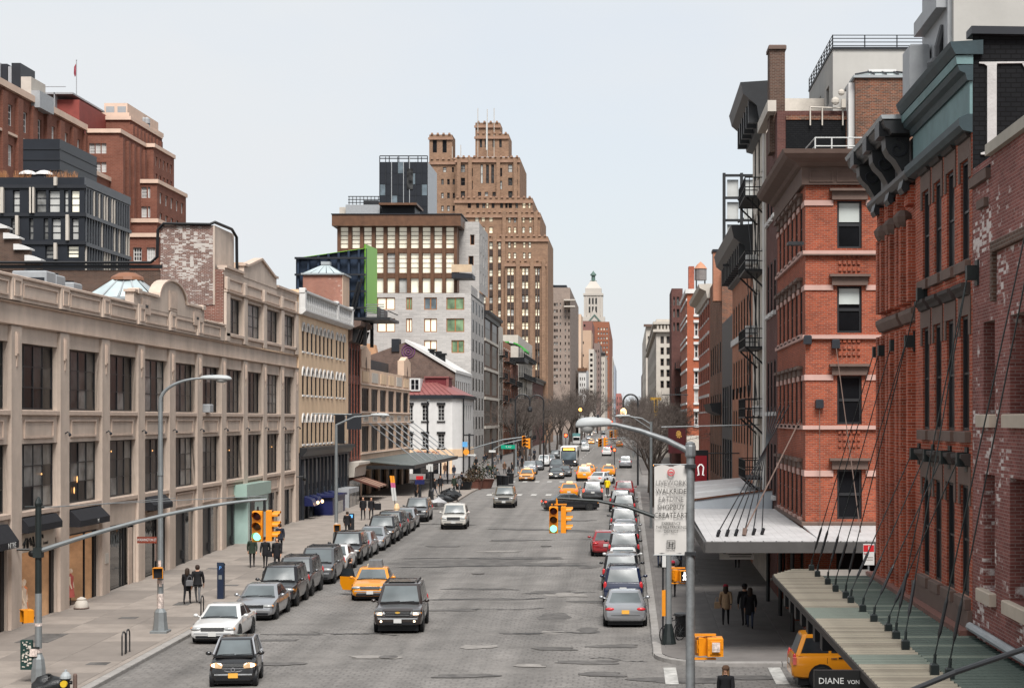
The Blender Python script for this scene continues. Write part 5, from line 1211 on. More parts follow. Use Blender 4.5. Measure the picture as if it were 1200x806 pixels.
b=MB();b.box(XR-.12,XR+.5,16,32.1,14.2,14.42);wpart('coping',b,mat('limestone_coping',(.36,.33,.28),.85,.15),NB)
b=MB();b.box(XR-.1,XR+.5,32.12,Yn-.03,13.78,13.98);b.box(XR-.1,XR+.0,32.3,33.0,13.25,13.42);wpart('coping',b,M['stone'],NB)
b=MB();b.box(XR-.02,XR+.4,32.12,Yn-.03,13.98,14.05);wpart('step_top',b,M['black_brick'],NB)
b=MB();b.box(XR-.10,XR,17,31.6,12.25,12.45)
b.box(XR-.10,XR,31.6,31.75,11.3,12.45);wpart('brick_label_mould',b,M['brown_brick'],NB)
for o in opn:
 b=MB();b.bbox(XR-.14,XR+.2,o[0]-.12,o[1]+.12,o[2]-.26,o[2]-.005,.02);wpart('sill',b,mat('limestone_sill',(.44,.37,.30),.85,.15),NB)
put_windows(NB,'W',XR,opn,2,2,M['steel_b'],['mid','dark','mid'],.3,2,.09,.06,panes=True)
b=MB();b.tube([(XR-.08,27.0,4.7),(XR-.08,33.7,4.7)],.09,8);wpart('base_flashing',b,M['lead'],NB)
Ya,Ym,Yb=33.8,40.5,46.7
DV=thing('ornate_brick_building','red brick building with teal and black bracketed cornice and rows of slim deep windows','building',(XR+8,40,0))
wy=[34.12,35.66,37.14,38.62]
rows=[(12.35,14.5),(8.75,11.2),(5.25,7.6)]
opd=[(y,y+.86,a,c_) for a,c_ in rows for y in wy]
pil_w=[(41.0,41.6),(42.7,43.3),(44.2,44.8)]
opp=[(a,c_,z0,z1) for a,c_ in pil_w for z0,z1 in((12.0,13.8),(8.4,10.6),(5.0,7.3))]
b=MB();facade(b,'W',XR,Ya,Ym,0,16.2,opd,.42);facade(b,'W',XR+.12,Ym,Yb,0,16.2,opp,.45)
b.quad((XR,Ym,0),(XR+.12,Ym,0),(XR+.12,Ym,16.2),(XR,Ym,16.2));b.quad((XR+.12,Yb,0),(30,Yb,0),(30,Yb,16.2),(XR+.12,Yb,16.2));wpart('wall',b,M['red_brick'],DV)
b=MB();b.box(XR+.3,30,Ya+.3,Yb-.1,15.6,15.9);wpart('roof',b,M['roof'],DV)
put_windows(DV,'W',XR,opd,1,2,M['steel_b'],['dark','dark','mid'],.075,3,.07,.05)
put_windows(DV,'W',XR+.12,opp,1,2,M['steel_b'],['dark'],.06,3,.07,.05)
hd=MB();hd.bbox(-.03,.1,-.62,.62,0,.34,.01);hdm=hd.mesh('window_head',[M['stone']])
ho=MB();ho.prism([(0,.0),(.08,.02),(.12,.1),(.20,.18),(.20,.26),(0,.28)],'y',-.56,.56)
for i in range(len(ho.v)):ho.v[i]=(-ho.v[i][0],ho.v[i][1],ho.v[i][2])
hom=ho.mesh('window_hood',[mat('dark_stone_hood',(.045,.036,.033),.85,.2)])
sm=MB();sm.bbox(-.13,.1,-.58,.58,-.24,-.005,.02);smm=sm.mesh('sill',[M['stone']])
for a,c_ in rows:
 for y in wy:
  yc=y+.43-40;xo=-8.0
  b=MB()
  shared('window_hood',hom,DV,(xo,yc,c_+.40));
  b.box(XR-.03,XR-.004,y-.2,y+1.06,c_+.004,c_+.40);b.box(XR-.03,XR-.004,y-.2,y-.004,c_-.42,c_);b.box(XR-.03,XR-.004,y+.864,y+1.06,c_-.42,c_);wpart('window_head',b,M['stone'],DV)
  shared('sill',smm,DV,(xo,yc,a))
for y in(40.62,41.75,42.4,43.45,44.0,44.95,45.6):
 b=MB();w_=.32;b.box(XR-.16,XR+.12,y,y+w_,11.95,14.0);wpart('brick_pier',b,M['red_brick'],DV);b=MB();b.box(XR-.16,XR+.12,y,y+w_,.2,11.3);wpart('brick_pier',b,M['red_brick'],DV)
 if y in(41.75,43.45,44.95):b=MB();b.lathe([(.18,0),(.25,.12),(.28,.26),(.2,.36),(.1,.44)],8,(XR-.06,y+.16,13.95));wpart('pier_cap',b,M['stone'],DV)
for y0_,y1_ in((40.6,42.5),(42.9,46.4)):
 b=MB();aprof(b,'W',XR+.1,y0_,y1_,[(0,11.45),(.1,11.48),(.2,11.68),(.2,11.78),(.1,11.84),(0,11.86)]);wpart('string_course',b,M['stone'],DV)
for y in(41.3,43.0,44.5,45.8):
 for k in range(3):
  h=(1.0,.62,.3)[k];b=MB();b.box(XR-.1,XR+.115,y-.28+k*.2,y-.2+k*.2,14.42,14.42+h*.5);wpart('brick_fret',b,M['red_brick'],DV)
  if k<2:b=MB();b.box(XR-.1,XR+.115,y+.28-k*.2-.08,y+.28-k*.2,14.42,14.42+h*.5);wpart('brick_fret',b,M['red_brick'],DV)
aM=M['teal'];
cornice(DV,'W',XR,Ya,Ym,[(0,14.98),(.20,15.02),(.28,15.12),(.28,15.28),(.1,15.36),(0,15.36)],M['teal_d'],'architrave')
b=MB();abox(b,'W',XR,Ya,Ym,15.36,16.05,.06);wpart('frieze',b,aM,DV)
cornice(DV,'W',XR,Ya-.05,Ym,[(0,16.05),(.12,16.05),(.16,16.2),(.28,16.25),(.32,16.36),(0,16.38)],M['teal_d'])
cornice(DV,'W',XR,Ya-.06,Ym,[(0,16.383),(.34,16.383),(.36,16.56),(0,16.58)],aM)
cornice(DV,'W',XR,Ya-.1,Ym,[(-.2,16.583),(.37,16.583),(.46,16.74),(.49,16.84),(-.2,16.88)],M['teal_d'])
cornice(DV,'W',XR,Ym+.05,Yb+.3,[(0,14.95),(.18,15.0),(.26,15.13),(.26,15.24),(0,15.28)],M['steel_b'],'architrave')
b=MB();abox(b,'W',XR+.12,Ym+.05,Yb+.1,15.28,16.15,.06);wpart('frieze',b,M['steel_b'],DV)
cornice(DV,'W',XR,Ym+.05,Yb+.5,[(0,16.15),(.58,16.15),(.64,16.25),(.74,16.3),(.80,16.46),(0,16.5)],M['steel_b'])
cornice(DV,'W',XR,Ym+.03,Yb+.55,[(-.2,16.503),(.82,16.503),(.86,16.6),(-.2,16.63)],M['lead'],'cornice_flashing')
scr=[(.06,14.8),(.20,14.72),(.27,14.85),(.22,15.05),(.27,15.3),(.42,15.55),(.58,15.7),(.66,15.85),(.68,16.13),(.06,16.13)]
for y in(41.0,43.2,45.6):
 b=MB();aprof(b,'W',XR,y,y+.62,scr);wpart('scroll_bracket',b,M['steel_b'],DV)
 b=MB()
 for k in range(20):
  t0=k*.42;r0=.05+.015*k
  if k==0:pts=[]
  pts.append((XR-.36+r0*.8*math.cos(t0),y-.03,15.82+r0*.8*math.sin(t0)))
 b.tube(pts,.028,5);wpart('scroll_volute',b,M['dark'],DV)
 b=MB();b.bbox(XR-.84,XR-.1,y-.05,y+.67,16.14,16.56,.04);wpart('bracket_block',b,M['steel_b'],DV)
b=MB();b.quad((XR+.0,Ya,0),(22,Ya,0),(22,Ya,16.75),(XR+.0,Ya,17.0));wpart('painted_flank',b,M['black_brick'],DV)
b=MB();b.prism([(XR-.05,17.0),(22,16.77),(22,16.95),(XR-.05,17.16)],'y',Ya-.14,Ya+.4);wpart('flank_coping',b,M['dark'],DV)
b=MB()
LX=lambda px:xat(px,Ya);LZ=lambda py:zat(py,Ya)
wb=mat('white_painted_brick',(.42,.41,.40),.8,.15,3,.3)
yl=(Ya-.04,Ya-.004)
b.prism([(LX(1156.5),LZ(181)),(LX(1167.5),LZ(170)),(LX(1167.5),LZ(78)),(LX(1156.5),LZ(78))],'y',*yl)
b.prism([(LX(1147),LZ(73.2)),(LX(1240),LZ(72.3)),(LX(1240),LZ(74.2)),(LX(1168),LZ(75)),(LX(1167.5),LZ(78)),(LX(1156.5),LZ(78)),(LX(1153),LZ(75.6)),(LX(1147),LZ(75))],'y',*yl)
b.prism([(LX(1149),LZ(181.5)),(LX(1149),LZ(179.5)),(LX(1154),LZ(178)),(LX(1156.5),LZ(174)),(LX(1156.5),LZ(181.5))],'y',*yl)
b.prism([(LX(1197),LZ(74.3)),(LX(1226),LZ(74.3)),(LX(1260),LZ(150)),(LX(1250),LZ(165))],'y',*yl)
wpart('painted_letter',b,wb,DV)
b=MB();abox(b,'W',XR,Ya+.02,Ym,4.55,5.0,.10);wpart('plinth',b,M['stone'],DV)
b=MB();abox(b,'W',XR,Ya-.2,Yb+.1,4.50,4.62,.32);wpart('gutter',b,mat('painted_gutter',(.16,.075,.06),.5,.2),DV)
b=MB();abox(b,'W',XR,17,Yb,.1,3.9,.03);wpart('shop_front',b,G['shop'],DV)
b=MB();b.box(7.65,20,38,41.5,15.8,22.5);wpart('roof_house',b,M['stucco'],DV)
b=MB();b.box(7.55,7.649,38.2,41.5,15.8,22.6);b.box(7.3,7.6,38.3,41.3,zat(0,38)-.1,zat(0,38)+.25);wpart('roof_house_side',b,M['greyp'],DV)
b=MB();b.bbox(7.0,7.5,40.2,41.2,17.0,18.3,.04);wpart('roof_vent_box',b,M['greyp'],DV)
b=MB();b.tube([(7.45,38.8,17.0),(7.45,38.8,17.9),(7.58,38.8,18.4)],.10,8);b.ball((7.35,38.6,17.4),.22,.2,.22,8,5);wpart('roof_duct',b,M['steel_b'],DV)
XC0,XC1,XC2=4.2,5.55,XR-.02
YC0,YC1,ZC=20.0,48.3,4.5
CN=thing('sidewalk_canopy','green and tan corrugated canopy hung on rods from the red brick building','canopy',(5.7,34,ZC))
tanp=mat('weathered_tan_corrugated_metal',(.22,.195,.15),.6,.3,.7,.15);tanq=mat('weathered_tan_darker_metal',(.165,.143,.108),.6,.35,.7,.15);grn=mat('weathered_green_metal',(.045,.066,.056),.55,.3,.9,.15);grn2=mat('pale_green_metal',(.105,.128,.105),.55,.25,.9,.15)
sl=MB();
n=92;pw=(YC1-YC0)/n
ribprof=[(0,0),(pw*.50,0),(pw*.58,.05),(pw*.80,.05),(pw*.86,0),(pw*.86,-.05),(0,-.05)]
sl.prism([(y,z) for y,z in ribprof],'x',XC0,XC1);slm=sl.mesh('corrugated_board',[tanp])
sl2=MB();sl2.prism([(y,z*.8) for y,z in ribprof],'x',XC1+.02,XC2);slm2=sl2.mesh('corrugated_board',[grn])
rr=random.Random(4)
for i in range(n):
 y=YC0+pw*i
 cut=max(0.0,y-46.4)*.42
 m1=grn2 if(29.3<y<30.6 or 36.2<y<38.4) else(tanp if rr.random()<.7 else tanq)
 o1=shared('corrugated_board',slm,CN,(-5.7,y-34,rr.uniform(-.004,.006)),(0,0,rr.uniform(-.002,.002)),[m1])
 if cut>0:o1.scale=((XC1-XC0-cut)/(XC1-XC0),1,1);o1.location.x=-5.7+XC1*(1-o1.scale.x)
 o2=shared('corrugated_board',slm2,CN,(-5.7,y-34,-.01+rr.uniform(-.004,.004)),(0,0,0),[M['offwhite'] if y>46.2 else(grn2 if rr.random()<.12 else grn)])
b=MB();b.box(XC0-.04,XC0,YC0,46.5,ZC-.10,ZC+.03);b.prism([(XC0-.03,46.5),(XC0+.84,48.3),(XC2,48.3),(XC2,48.38),(XC0+.8,48.38),(XC0-.1,46.5)],'z',ZC-.12,ZC-.06);wpart('fascia',b,mat('rusty_dark_edge',(.035,.03,.026),.7,.3,3),CN)
b=MB();b.box(XC0,XC2,YC0,46.4,ZC-.16,ZC-.09);wpart('soffit',b,M['dark'],CN)
for i in range(7):
 y=45.9-i*1.45
 b=MB();b.box(XC0+.25,XC0+.85,y-.22,y+.22,ZC-.78,ZC-.17);wpart('hanging_box',b,M['black'],CN)
 b=MB();b.box(XC0+.22,XC0+.88,y-.25,y+.25,ZC-.36,ZC-.32);wpart('box_rim',b,M['greyp'],CN)
for y in(26,33,40,46):b=MB();b.tube([(6.9,y,SW),(6.9,y,ZC-.1)],.07,8);wpart('post',b,M['steel_b'],CN)
wall_br={}
def stay(ax,ay,wy_,wz_,rad=.014):
 X_,Y_=xat(ax,(H-ZC-.05)*F/(ay-CY)),(H-ZC-.05)*F/(ay-CY)
 p=Vector((X_,Y_,ZC+.32));q=Vector((XR-.20,wy_,wz_))
 b=MB();b.tube([p,q],rad,6);rod=wpart('stay_rod',b,M['pole_d'],CN)
 d_=(q-p).normalized();b=MB();b.tube([p+d_*.35,p+d_*.45,p+d_*1.0,p+d_*1.1],[.016,.034,.034,.016],8);wpart('turnbuckle',b,M['steel_b'],CN)
 b=MB();b.bbox(X_-.075,X_+.075,Y_-.07,Y_+.07,ZC-.02,ZC+.22,.03);b.tube([(X_,Y_,ZC+.2),tuple(p+d_*.06)],.03,6);wpart('rod_foot',b,M['pole_d'],CN)
 k=(round(wy_,1),round(wz_,1))
 if k not in wall_br:
  b=MB();b.box(XR-.24,XR-.005,wy_-.10,wy_+.10,wz_-.15,wz_+.15);b.box(XR-.04,XR-.003,wy_-.14,wy_+.14,wz_-.26,wz_+.26);wall_br[k]=wpart('wall_bracket',b,M['pole_d'],CN)
up=[(46.0,10.9),(45.0,10.9),(43.0,10.95),(40.7,10.95)]
lo=[(39.9,8.15),(38.1,8.15),(36.1,8.15),(34.3,8.15)]
near=(33.3,12.0)
for(ax,ay),(wy_,wz_) in zip(((951,668),(958,675),(970,684),(979,692)),up):stay(ax,ay,wy_,wz_)
for(ax,ay),(wy_,wz_) in zip(((997,706),(1011,716),(1024,728),(1041,739)),lo):stay(ax,ay,wy_,wz_)
stay(991,700,39.0,12.0);stay(1050,748,near[0],near[1]);stay(1061,759,near[0],near[1]);stay(1095,788,27.6,13.2);stay(1113,793,27.0,13.2)
t=thing('hanging_sign','black hanging sign with thin white capitals on the canopy edge','sign',(3.8,29,4.2))
b=MB();b.box(-.46,.62,-.05,.05,-.55,.32);obj('board',b,M['bsign'],t)
text('sign_text','DIANE',.155,t,(-.16,-.06,.13),(PI/2,0,0),M['wsign'],.004);text('sign_text','VON',.10,t,(.24,-.06,.11),(PI/2,0,0),M['wsign'],.004)
b=MB();pts=[(xat(1060,17.0),17.0,zat(812,17.0)),(xat(1120,16.9),16.9,zat(787,16.9)),(xat(1215,16.6),16.6,zat(755,16.6))]
pr=solo('pipe_rail',b.tube(pts,.03,8),M['steel_b'],'thick black pipe rail crossing the near right corner of the canopy','pipe')
b=MB();b.tube([(xat(1215,16.6),16.6,zat(755,16.6)),(xat(1222,16.6),16.6,zat(905,16.6))],.03,8);b.tube([(xat(1060,17.0),17.0,zat(812,17.0)),(xat(1060,17.0),17.0,ZC)],.03,8);obj('upright',b,M['steel_b'],pr)
Yc=65.5
def zc(py):return zat(py,Yc)
def xc(px):return xat(px,Yc)
CB=thing('corner_building','four storey orange brick corner building with pink stone bands and brownstone cornice','building',(15,72,0))
flr=[(zc(291),zc(235)),(zc(390),zc(335)),(zc(497),zc(440)),(zc(608),zc(550))]
so_=[(xc(981),xc(1010),a,c_) for a,c_ in flr]+[(xc(981)+4.2,xc(1010)+4.2,a,c_) for a,c_ in flr]
wo=gridops(Yc+.5,77.4,6,.85,flr,.2)
xr1=22.0
ops_g=[(xc(980)+i*3.1,xc(980)+i*3.1+2.6,.2,3.9) for i in range(4)]
b=MB();facade(b,'S',Yc,XR,xr1,0,zc(182),so_+ops_g,.3);facade(b,'W',XR,Yc,77.7,0,zc(182),wo+[(66.2+i*3.8,69.4+i*3.8,.2,3.8) for i in range(3)],.35);b.quad((xr1,Yc,0),(xr1,77.7,0),(xr1,77.7,19),(xr1,Yc,19));wpart('wall',b,M['corner_brick'],CB)
b=MB();b.box(XR+.2,xr1,Yc+.2,77.6,19.0,19.2);wpart('roof',b,M['roof'],CB)
put_windows(CB,'S',Yc,so_[:4],1,2,M['steel_b'],['dark','dark'],.16,3,.09,.07,meet=1)
put_windows(CB,'S',Yc,so_[4:],1,2,M['steel_b'],['dark','mid'],.16,3,.09,.07)
put_windows(CB,'W',XR,wo,1,2,M['steel_b'],['dark','mid'],.06,4,.07,.05)
put_windows(CB,'S',Yc,ops_g,2,1,M['black'],['dark'],.25,5,.08,.08);put_windows(CB,'W',XR,[(66.2+i*3.8,69.4+i*3.8,.2,3.8) for i in range(3)],2,1,M['black'],['dark','shop'],.25,5,.08,.08)
for o,k in((so_[0],.42),(so_[1],.36)):
 b=MB();b.box(o[0]+.09,o[1]-.09,Yc+.12,Yc+.125,o[3]-(o[3]-o[2])*k-.05,o[3]-.1);wpart('window_blind',b,mat('pale_window_blind',(.42,.45,.43),.8,.1),CB)
def band(p0,p1,out_=.07,m=None,nm='stone_band',prof=False):
 m=m or M['pink'];z0,z1=zc(p1),zc(p0)
 if z1<z0:z0,z1=z1,z0
 segs=[(XR-out_,so_[0][0]-.16),(so_[0][1]+.16,so_[4][0]-.16),(so_[4][1]+.16,xr1)] if any(o[2]<(z0+z1)/2<o[3] for o in so_) else[(XR-out_,xr1)]
 for a,c_ in segs:b=MB();b.box(a,c_,Yc-out_,Yc,z0,z1);wpart(nm,b,m,CB)
 wsegs=[(Yc-out_+out_,77.7)]
 if any(o[2]<(z0+z1)/2<o[3] for o in wo):
  ys=sorted({o[0] for o in wo});e=Yc;wsegs=[]
  for y in ys:wsegs.append((e,y-.01));e=y+.86
  wsegs.append((e,77.7))
 for a,c_ in wsegs:b=MB();b.box(XR-out_,XR,a,c_,z0,z1);wpart(nm,b,m,CB)
for p0,p1 in((235,241),(334,340),(439,445.5),(551,558)):band(p0,p1,.05)
for p0,p1 in((294,298),(392.5,397),(498.5,503)):band(p0,p1,.12)
b=MB();b.box(XR-.16,xr1,Yc-.16,Yc,zc(299.5),zc(298));wpart('stone_band',b,M['stone'],CB)
for o in so_:
 b=MB();b.bbox(o[0]-.22,o[1]+.22,Yc-.16,Yc,o[3]+.02,o[3]+.36,.02);b.box(o[0]-.32,o[1]+.32,Yc-.30,Yc,o[3]+.36,o[3]+.46);wpart('window_hood',b,M['stone'],CB)
 for xx in(o[0]-.05,o[1]+.05):b=MB();b.lathe([(.09,0),(.07,.05),(.02,.06)],8,(xx,Yc-.15,o[3]+.19),'y');b.xf(Matrix.Identity(4));wpart('hood_boss',b,M['stone'],CB)
 for k in range(3):
  for j in range(5):
   if o[2]>6:b=MB();b.box(o[0]+.05+j*.19,o[0]+.17+j*.19,Yc-.06,Yc,o[2]-.38-k*.27,o[2]-.24-k*.27);wpart('brick',b,M['corner_brick'],CB)
for o in wo:
 b=MB();abox(b,'W',XR,o[0]-.1,o[1]+.1,o[3]+.02,o[3]+.3,.12);abox(b,'W',XR,o[0]-.2,o[1]+.2,o[3]+.3,o[3]+.42,.26);wpart('window_hood',b,M['stone'],CB)
 b=MB();abox(b,'W',XR,o[0]-.08,o[1]+.08,o[2]-.16,o[2]-.01,.12);wpart('sill',b,M['pink'],CB)
z0,z1=zc(217),zc(197)
b=MB();b.box(XR-.16,xr1,Yc-.16,Yc,z0,z1);b.box(XR-.16,XR,Yc,77.7,z0,z1);wpart('frieze',b,M['stone'],CB)
for p0,p1 in((948,976),(980,1010),(1014,1050),(1054,1090)):
 b=MB();a,c_=xc(p0),xc(p1);q0,q1=zc(214),zc(199.5);t_=.05
 b.box(a,c_,Yc-.20,Yc-.16,q0,q0+t_);b.box(a,c_,Yc-.20,Yc-.16,q1-t_,q1);b.box(a,a+t_,Yc-.20,Yc-.16,q0+t_,q1-t_);b.box(c_-t_,c_,Yc-.20,Yc-.16,q0+t_,q1-t_);wpart('frieze_panel',b,M['stone'],CB)
prof=[(.16,0),(.3,.05),(.42,.16),(.8,.3),(.95,.45),(1.0,.62),(.16,.66)]
b=MB();ring=lambda e,z:[(XR-e,77.7,z),(XR-e,Yc-e,z),(xr1,Yc-e,z)]
for(e0,h0),(e1,h1) in zip(prof[:-1],prof[1:]):
 r0,r1=ring(e0,z1+h0),ring(e1,z1+h1)
 for i in range(2):b.quad(r0[i],r0[i+1],r1[i+1],r1[i])
wpart('cornice',b,M['stone'],CB)
b=MB();b.box(xc(958),xc(1012),Yc+2,Yc+2.05,19.9,19.93)
for z in(20.0,20.35,20.7):b.tube([(xc(962),Yc+2,z),(xc(1040),Yc+2,z)],.03,5);b.tube([(xc(962),Yc+2,z),(xc(962)-.2,Yc+8,z)],.03,5)
for px in(962,982,1002,1022):b.tube([(xc(px),Yc+2,19.2),(xc(px),Yc+2,20.7)],.035,5)
wpart('roof_railing',b,M['wsign'],CB)
b=MB();b.bbox(XR-.75,XR-.1,Yc-.35,Yc+.1,zc(288),zc(284),.03);wpart('floodlight',b,M['steel_b'],CB)
for px,py in((946,398),(979,403),(960,473)):b=MB();b.bbox(xc(px)-.16,xc(px)+.16,Yc-.22,Yc,zc(py)-.18,zc(py)+.18,.05);wpart('rod_bracket',b,M['dark'],CB)
b=MB();b.tube([(xc(960),Yc-.15,zc(476)),(xc(960),Yc-.3,zc(618))],.015,5);b.tube([(xc(979),Yc-.15,zc(405)),(xc(996),Yc-3,zc(618))],.02,5);wpart('rod',b,M['stone'],CB)
b=MB();b.bbox(XR-.16,xr1,Yc-.16,Yc,4.7,4.86,.03);b.box(XR-.16,XR,Yc,77.7,4.7,4.86);wpart('base_band',b,M['stone'],CB)
WCN=thing('sidewalk_canopy','white corrugated canopy wrapping the orange brick corner building','canopy',(10,62,4.5))
wr=mat('white_corrugated_roof',(.43,.42,.417),.6,.12,.8,streak=.10)
xe0,ye0,xw,ys_=2.9,59.3,XR-.26,Yc-.26
n=64
for i in range(n):
 a=xe0+(22-xe0)*i/n;c_=xe0+(22-xe0)*(i+.985)/n
 b=MB();yb_=ys_ if a>xw else ys_+12
 if a>xw:b.add([(a,ye0,4.55),(c_,ye0,4.55),(c_,yb_,4.72),(a,yb_,4.72),(a,ye0,4.5),(c_,ye0,4.5),(c_,yb_,4.67),(a,yb_,4.67)],[(0,1,2,3),(7,6,5,4),(0,4,5,1),(1,5,6,2),(2,6,7,3),(3,7,4,0)])
 else:b.add([(a,ye0,4.55),(c_,ye0,4.55),(c_,77.5,4.72),(a,77.5,4.72),(a,ye0,4.5),(c_,ye0,4.5),(c_,77.5,4.67),(a,77.5,4.67)],[(0,1,2,3),(7,6,5,4),(0,4,5,1),(1,5,6,2),(2,6,7,3),(3,7,4,0)])
 wpart('roof_sheet',b,wr,WCN)
b=MB();b.box(xe0-.05,22,ye0-.1,ye0-.005,4.12,4.52);b.box(xe0-.1,xe0-.01,ye0,77.5,4.12,4.52);wpart('fascia',b,mat('grey_fascia',(.065,.062,.06),.6,.2),WCN)
b=MB()
for i in range(40):x=xe0+.2+i*.47;b.lathe([(.03,0),(.03,.02)],4,(x,ye0-.05,4.53))
wpart('drip_edge',b,M['black'],WCN)
b=MB();b.box(xe0+.1,21.9,ye0+.1,ys_-.1,4.32,4.38);b.box(xe0+.1,xw,ys_-.1,77.4,4.32,4.38);wpart('soffit',b,M['dark'],WCN)
for x,y in((6.6,76),(6.7,71),(6.75,66.2),(12,60.5)):b=MB();b.tube([(x,y,SW),(x,y,4.4)],.09,8);wpart('post',b,M['steel_b'],WCN)
b=MB();b.tube([(xat(872,61.5),61.5,4.7),(XR-.1,66.5,9.0)],.03,6);b.tube([(xat(872,61.5),61.5,4.6),(xat(873,61.6),61.6,4.85)],.09,6);wpart('stay_rod',b,M['stone'],WCN)
for k in range(6):b=MB();x=3.4+k*.35;b.tube([(x,61+k*.2,4.7),(XR-.1,71+k*2.2,9.6)],.025,5);b.tube([(x,61+k*.2,4.6),(x+.08,61.2+k*.2,4.8)],.07,5);wpart('stay_rod',b,M['black'],WCN)
t=thing('notice_board','grey notice board with a phone number hung under the white canopy','sign',(xat(863,60),60,zat(646,60)))
b=MB();b.box(-.63,.63,-.02,.02,-.29,.29);obj('board',b,mat('notice_grey',(.34,.33,.31),.7),t)
text('sign_text','(212) 929-7428',.15,t,(.14,-.03,.03),(PI/2,0,0),M['bsign'])
b=MB();b.box(-.30,.56,-.03,-.022,.15,.20);b.box(-.30,.56,-.03,-.022,-.12,-.09);b.box(-.26,.54,-.03,-.022,-.20,-.17);b.prism([(-.52,.12),(-.36,.14),(-.34,.08),(-.42,.04),(-.38,-.08),(-.5,-.08),(-.46,.02)],'y',-.03,-.022);obj('printed_mark',b,M['bsign'],t)
t=thing('parking_sign','red and white parking sign panel beyond the green canopy','sign',(xat(1018,58.3),58.3,zat(650,58.3)))
b=MB();b.box(-.2,.2,-.01,.01,-.36,.4);obj('plate',b,M['wsign'],t)
b=MB();b.box(-.19,.19,-.015,-.011,.12,.36);obj('red_band',b,M['red'],t);text('sign_text','P',.2,t,(.02,-.02,.24),(PI/2,0,0),M['wsign']);text('sign_text','NO',.09,t,(-.1,-.02,.05),(PI/2,0,0),M['red'])
b=MB();b.box(-.14,.16,-.015,-.011,-.1,-.08);b.box(-.14,.16,-.015,-.011,-.18,-.16);obj('small_print',b,M['stone'],t)
b=MB();b.tube([(0,.04,-zat(650,58.3)+SW),(0,.04,.4)],.035,6);obj('post',b,M['grey'],t)
t=thing('sidewalk_canopy','low white canopy with a rust streaked end panel beyond the corrugated one','canopy',(5,84,4.6))
rust=mat('rust_streaked_white',(.50,.50,.50),.7,.35,1.2)
for i in range(12):b=MB();b.prism([(XR-.05,5.3),(2.6,4.9),(2.6,4.8),(XR-.05,5.2)],'y',80+i*1.9,81.86+i*1.9);wpart('roof_sheet',b,wr if i%4 else rust,t)
b=MB();b.prism([(2.6,4.9),(XR-.05,5.5),(XR-.05,4.25),(2.6,4.35)],'y',79.9,79.98);wpart('end_panel',b,mat('blue_white_panel',(.46,.50,.54),.5,.12,.7),t)
b=MB();b.prism([(2.55,4.9),(XR-.05,5.5),(XR-.05,5.58),(2.55,4.98)],'y',79.85,79.99);wpart('rusty_edge',b,mat('rust',(.12,.05,.03),.9,.4,3),t)
b=MB();b.box(2.6,XR-.1,79.8,102,4.0,4.2);wpart('soffit',b,M['black'],t)
DB=thing('brown_house','tall dark brown brick house with chimney behind the orange corner building','building',(14,81,0))
Yd=77.8
wo=gridops(Yd,84,3,1.0,[(zat(y+62,Yd),zat(y,Yd)) for y in(185,300,420,520)],.3)
b=MB();facade(b,'S',Yd,XR,24,0,zat(130,Yd),(),.3);facade(b,'W',XR,Yd,84,0,zat(130,Yd),wo,.35);wpart('wall',b,M['dkred_brick'],DB)
put_windows(DB,'W',XR,wo,1,2,M['black'],['dark','mid'],.05,3,.07,.05)
for o in wo:b=MB();abox(b,'W',XR,o[0]-.15,o[1]+.15,o[2]-.2,o[2]-.01,.15);wpart('sill',b,M['white'],DB)
b=MB();b.box(xat(921,Yd),xat(991,Yd),Yd-.06,Yd,19,zat(141,Yd));wpart('black_painted_panel',b,M['black_brick'],DB)
b=MB();b.box(xat(921,Yd),24,Yd-.10,Yd-.0,zat(141,Yd),zat(136,Yd));b.box(xat(991,Yd),24,Yd-.05,Yd,19,zat(141,Yd));wpart('brick_band',b,M['mix_brick'],DB)
b=MB();b.bbox(xat(902,79),xat(920,79),79,80.2,22,zat(57,79),.0);wpart('chimney',b,M['brown_brick'],DB)
b=MB();b.bbox(xat(900.5,79),xat(921.5,79),78.9,80.3,zat(58,79),zat(53,79),.05);wpart('chimney_cap',b,M['stone'],DB)
b=MB();b.box(xat(899,78.2),xat(909,78.2),77.9,84,zat(131,78),zat(118,78));wpart('parapet',b,M['offwhite'],DB)
b=MB();b.box(xat(1002,77),xat(1076,77),76.9,80,19.2,zat(92,77));wpart('roof_house',b,M['mix_brick'],DB)
b=MB();b.box(xat(995,77),xat(1002,77),77.2,78,19.2,zat(96,77));wpart('roof_house_side',b,M['white'],DB)
zt_=zat(92,77);xa,xb=xat(1002,77),xat(1076,77);b=MB()
b.box(xa-.1,xb+.1,76.8,80.1,zt_,zt_+.12);wpart('skylight_rim',b,M['lead'],DB)
xm0,xm1=xat(1024,77),xat(1052,77);zt2=zat(79,77)
for a,c_,a2,c2 in((xa,xm0-.05,xm0-.01,xm0-.01),(xm0,(xm0+xm1)/2-.03,xm0,(xm0+xm1)/2-.03),((xm0+xm1)/2+.03,xm1,(xm0+xm1)/2+.03,xm1),(xm1+.05,xb,xm1+.01,xm1+.01)):
 b=MB();b.quad((a,76.9,zt_+.13),(c_,76.9,zt_+.13),(c2,78.2,zt2),(a2,78.2,zt2));wpart('skylight_pane',b,G['skyl'],DB)
b=MB()
for p_,q_ in((xa,xm0),(xm0,xm0),((xm0+xm1)/2,(xm0+xm1)/2),(xm1,xm1),(xb,xm1)):b.tube([(p_,76.85,zt_+.16),(q_,78.15,zt2+.04)],.045,5)
wpart('skylight_bars',b,M['dark'],DB)
b=MB();b.box(xm0-.1,xm1+.1,78.0,78.6,zt2,zt2+.12);wpart('skylight_cap',b,M['white'],DB)
b=MB()
for px in(949,963,987):b.tube([(xat(px,Yd),Yd-.2,zat(148,Yd)),(xat(px,Yd),Yd-.2,zat(126,Yd))],.04,5)
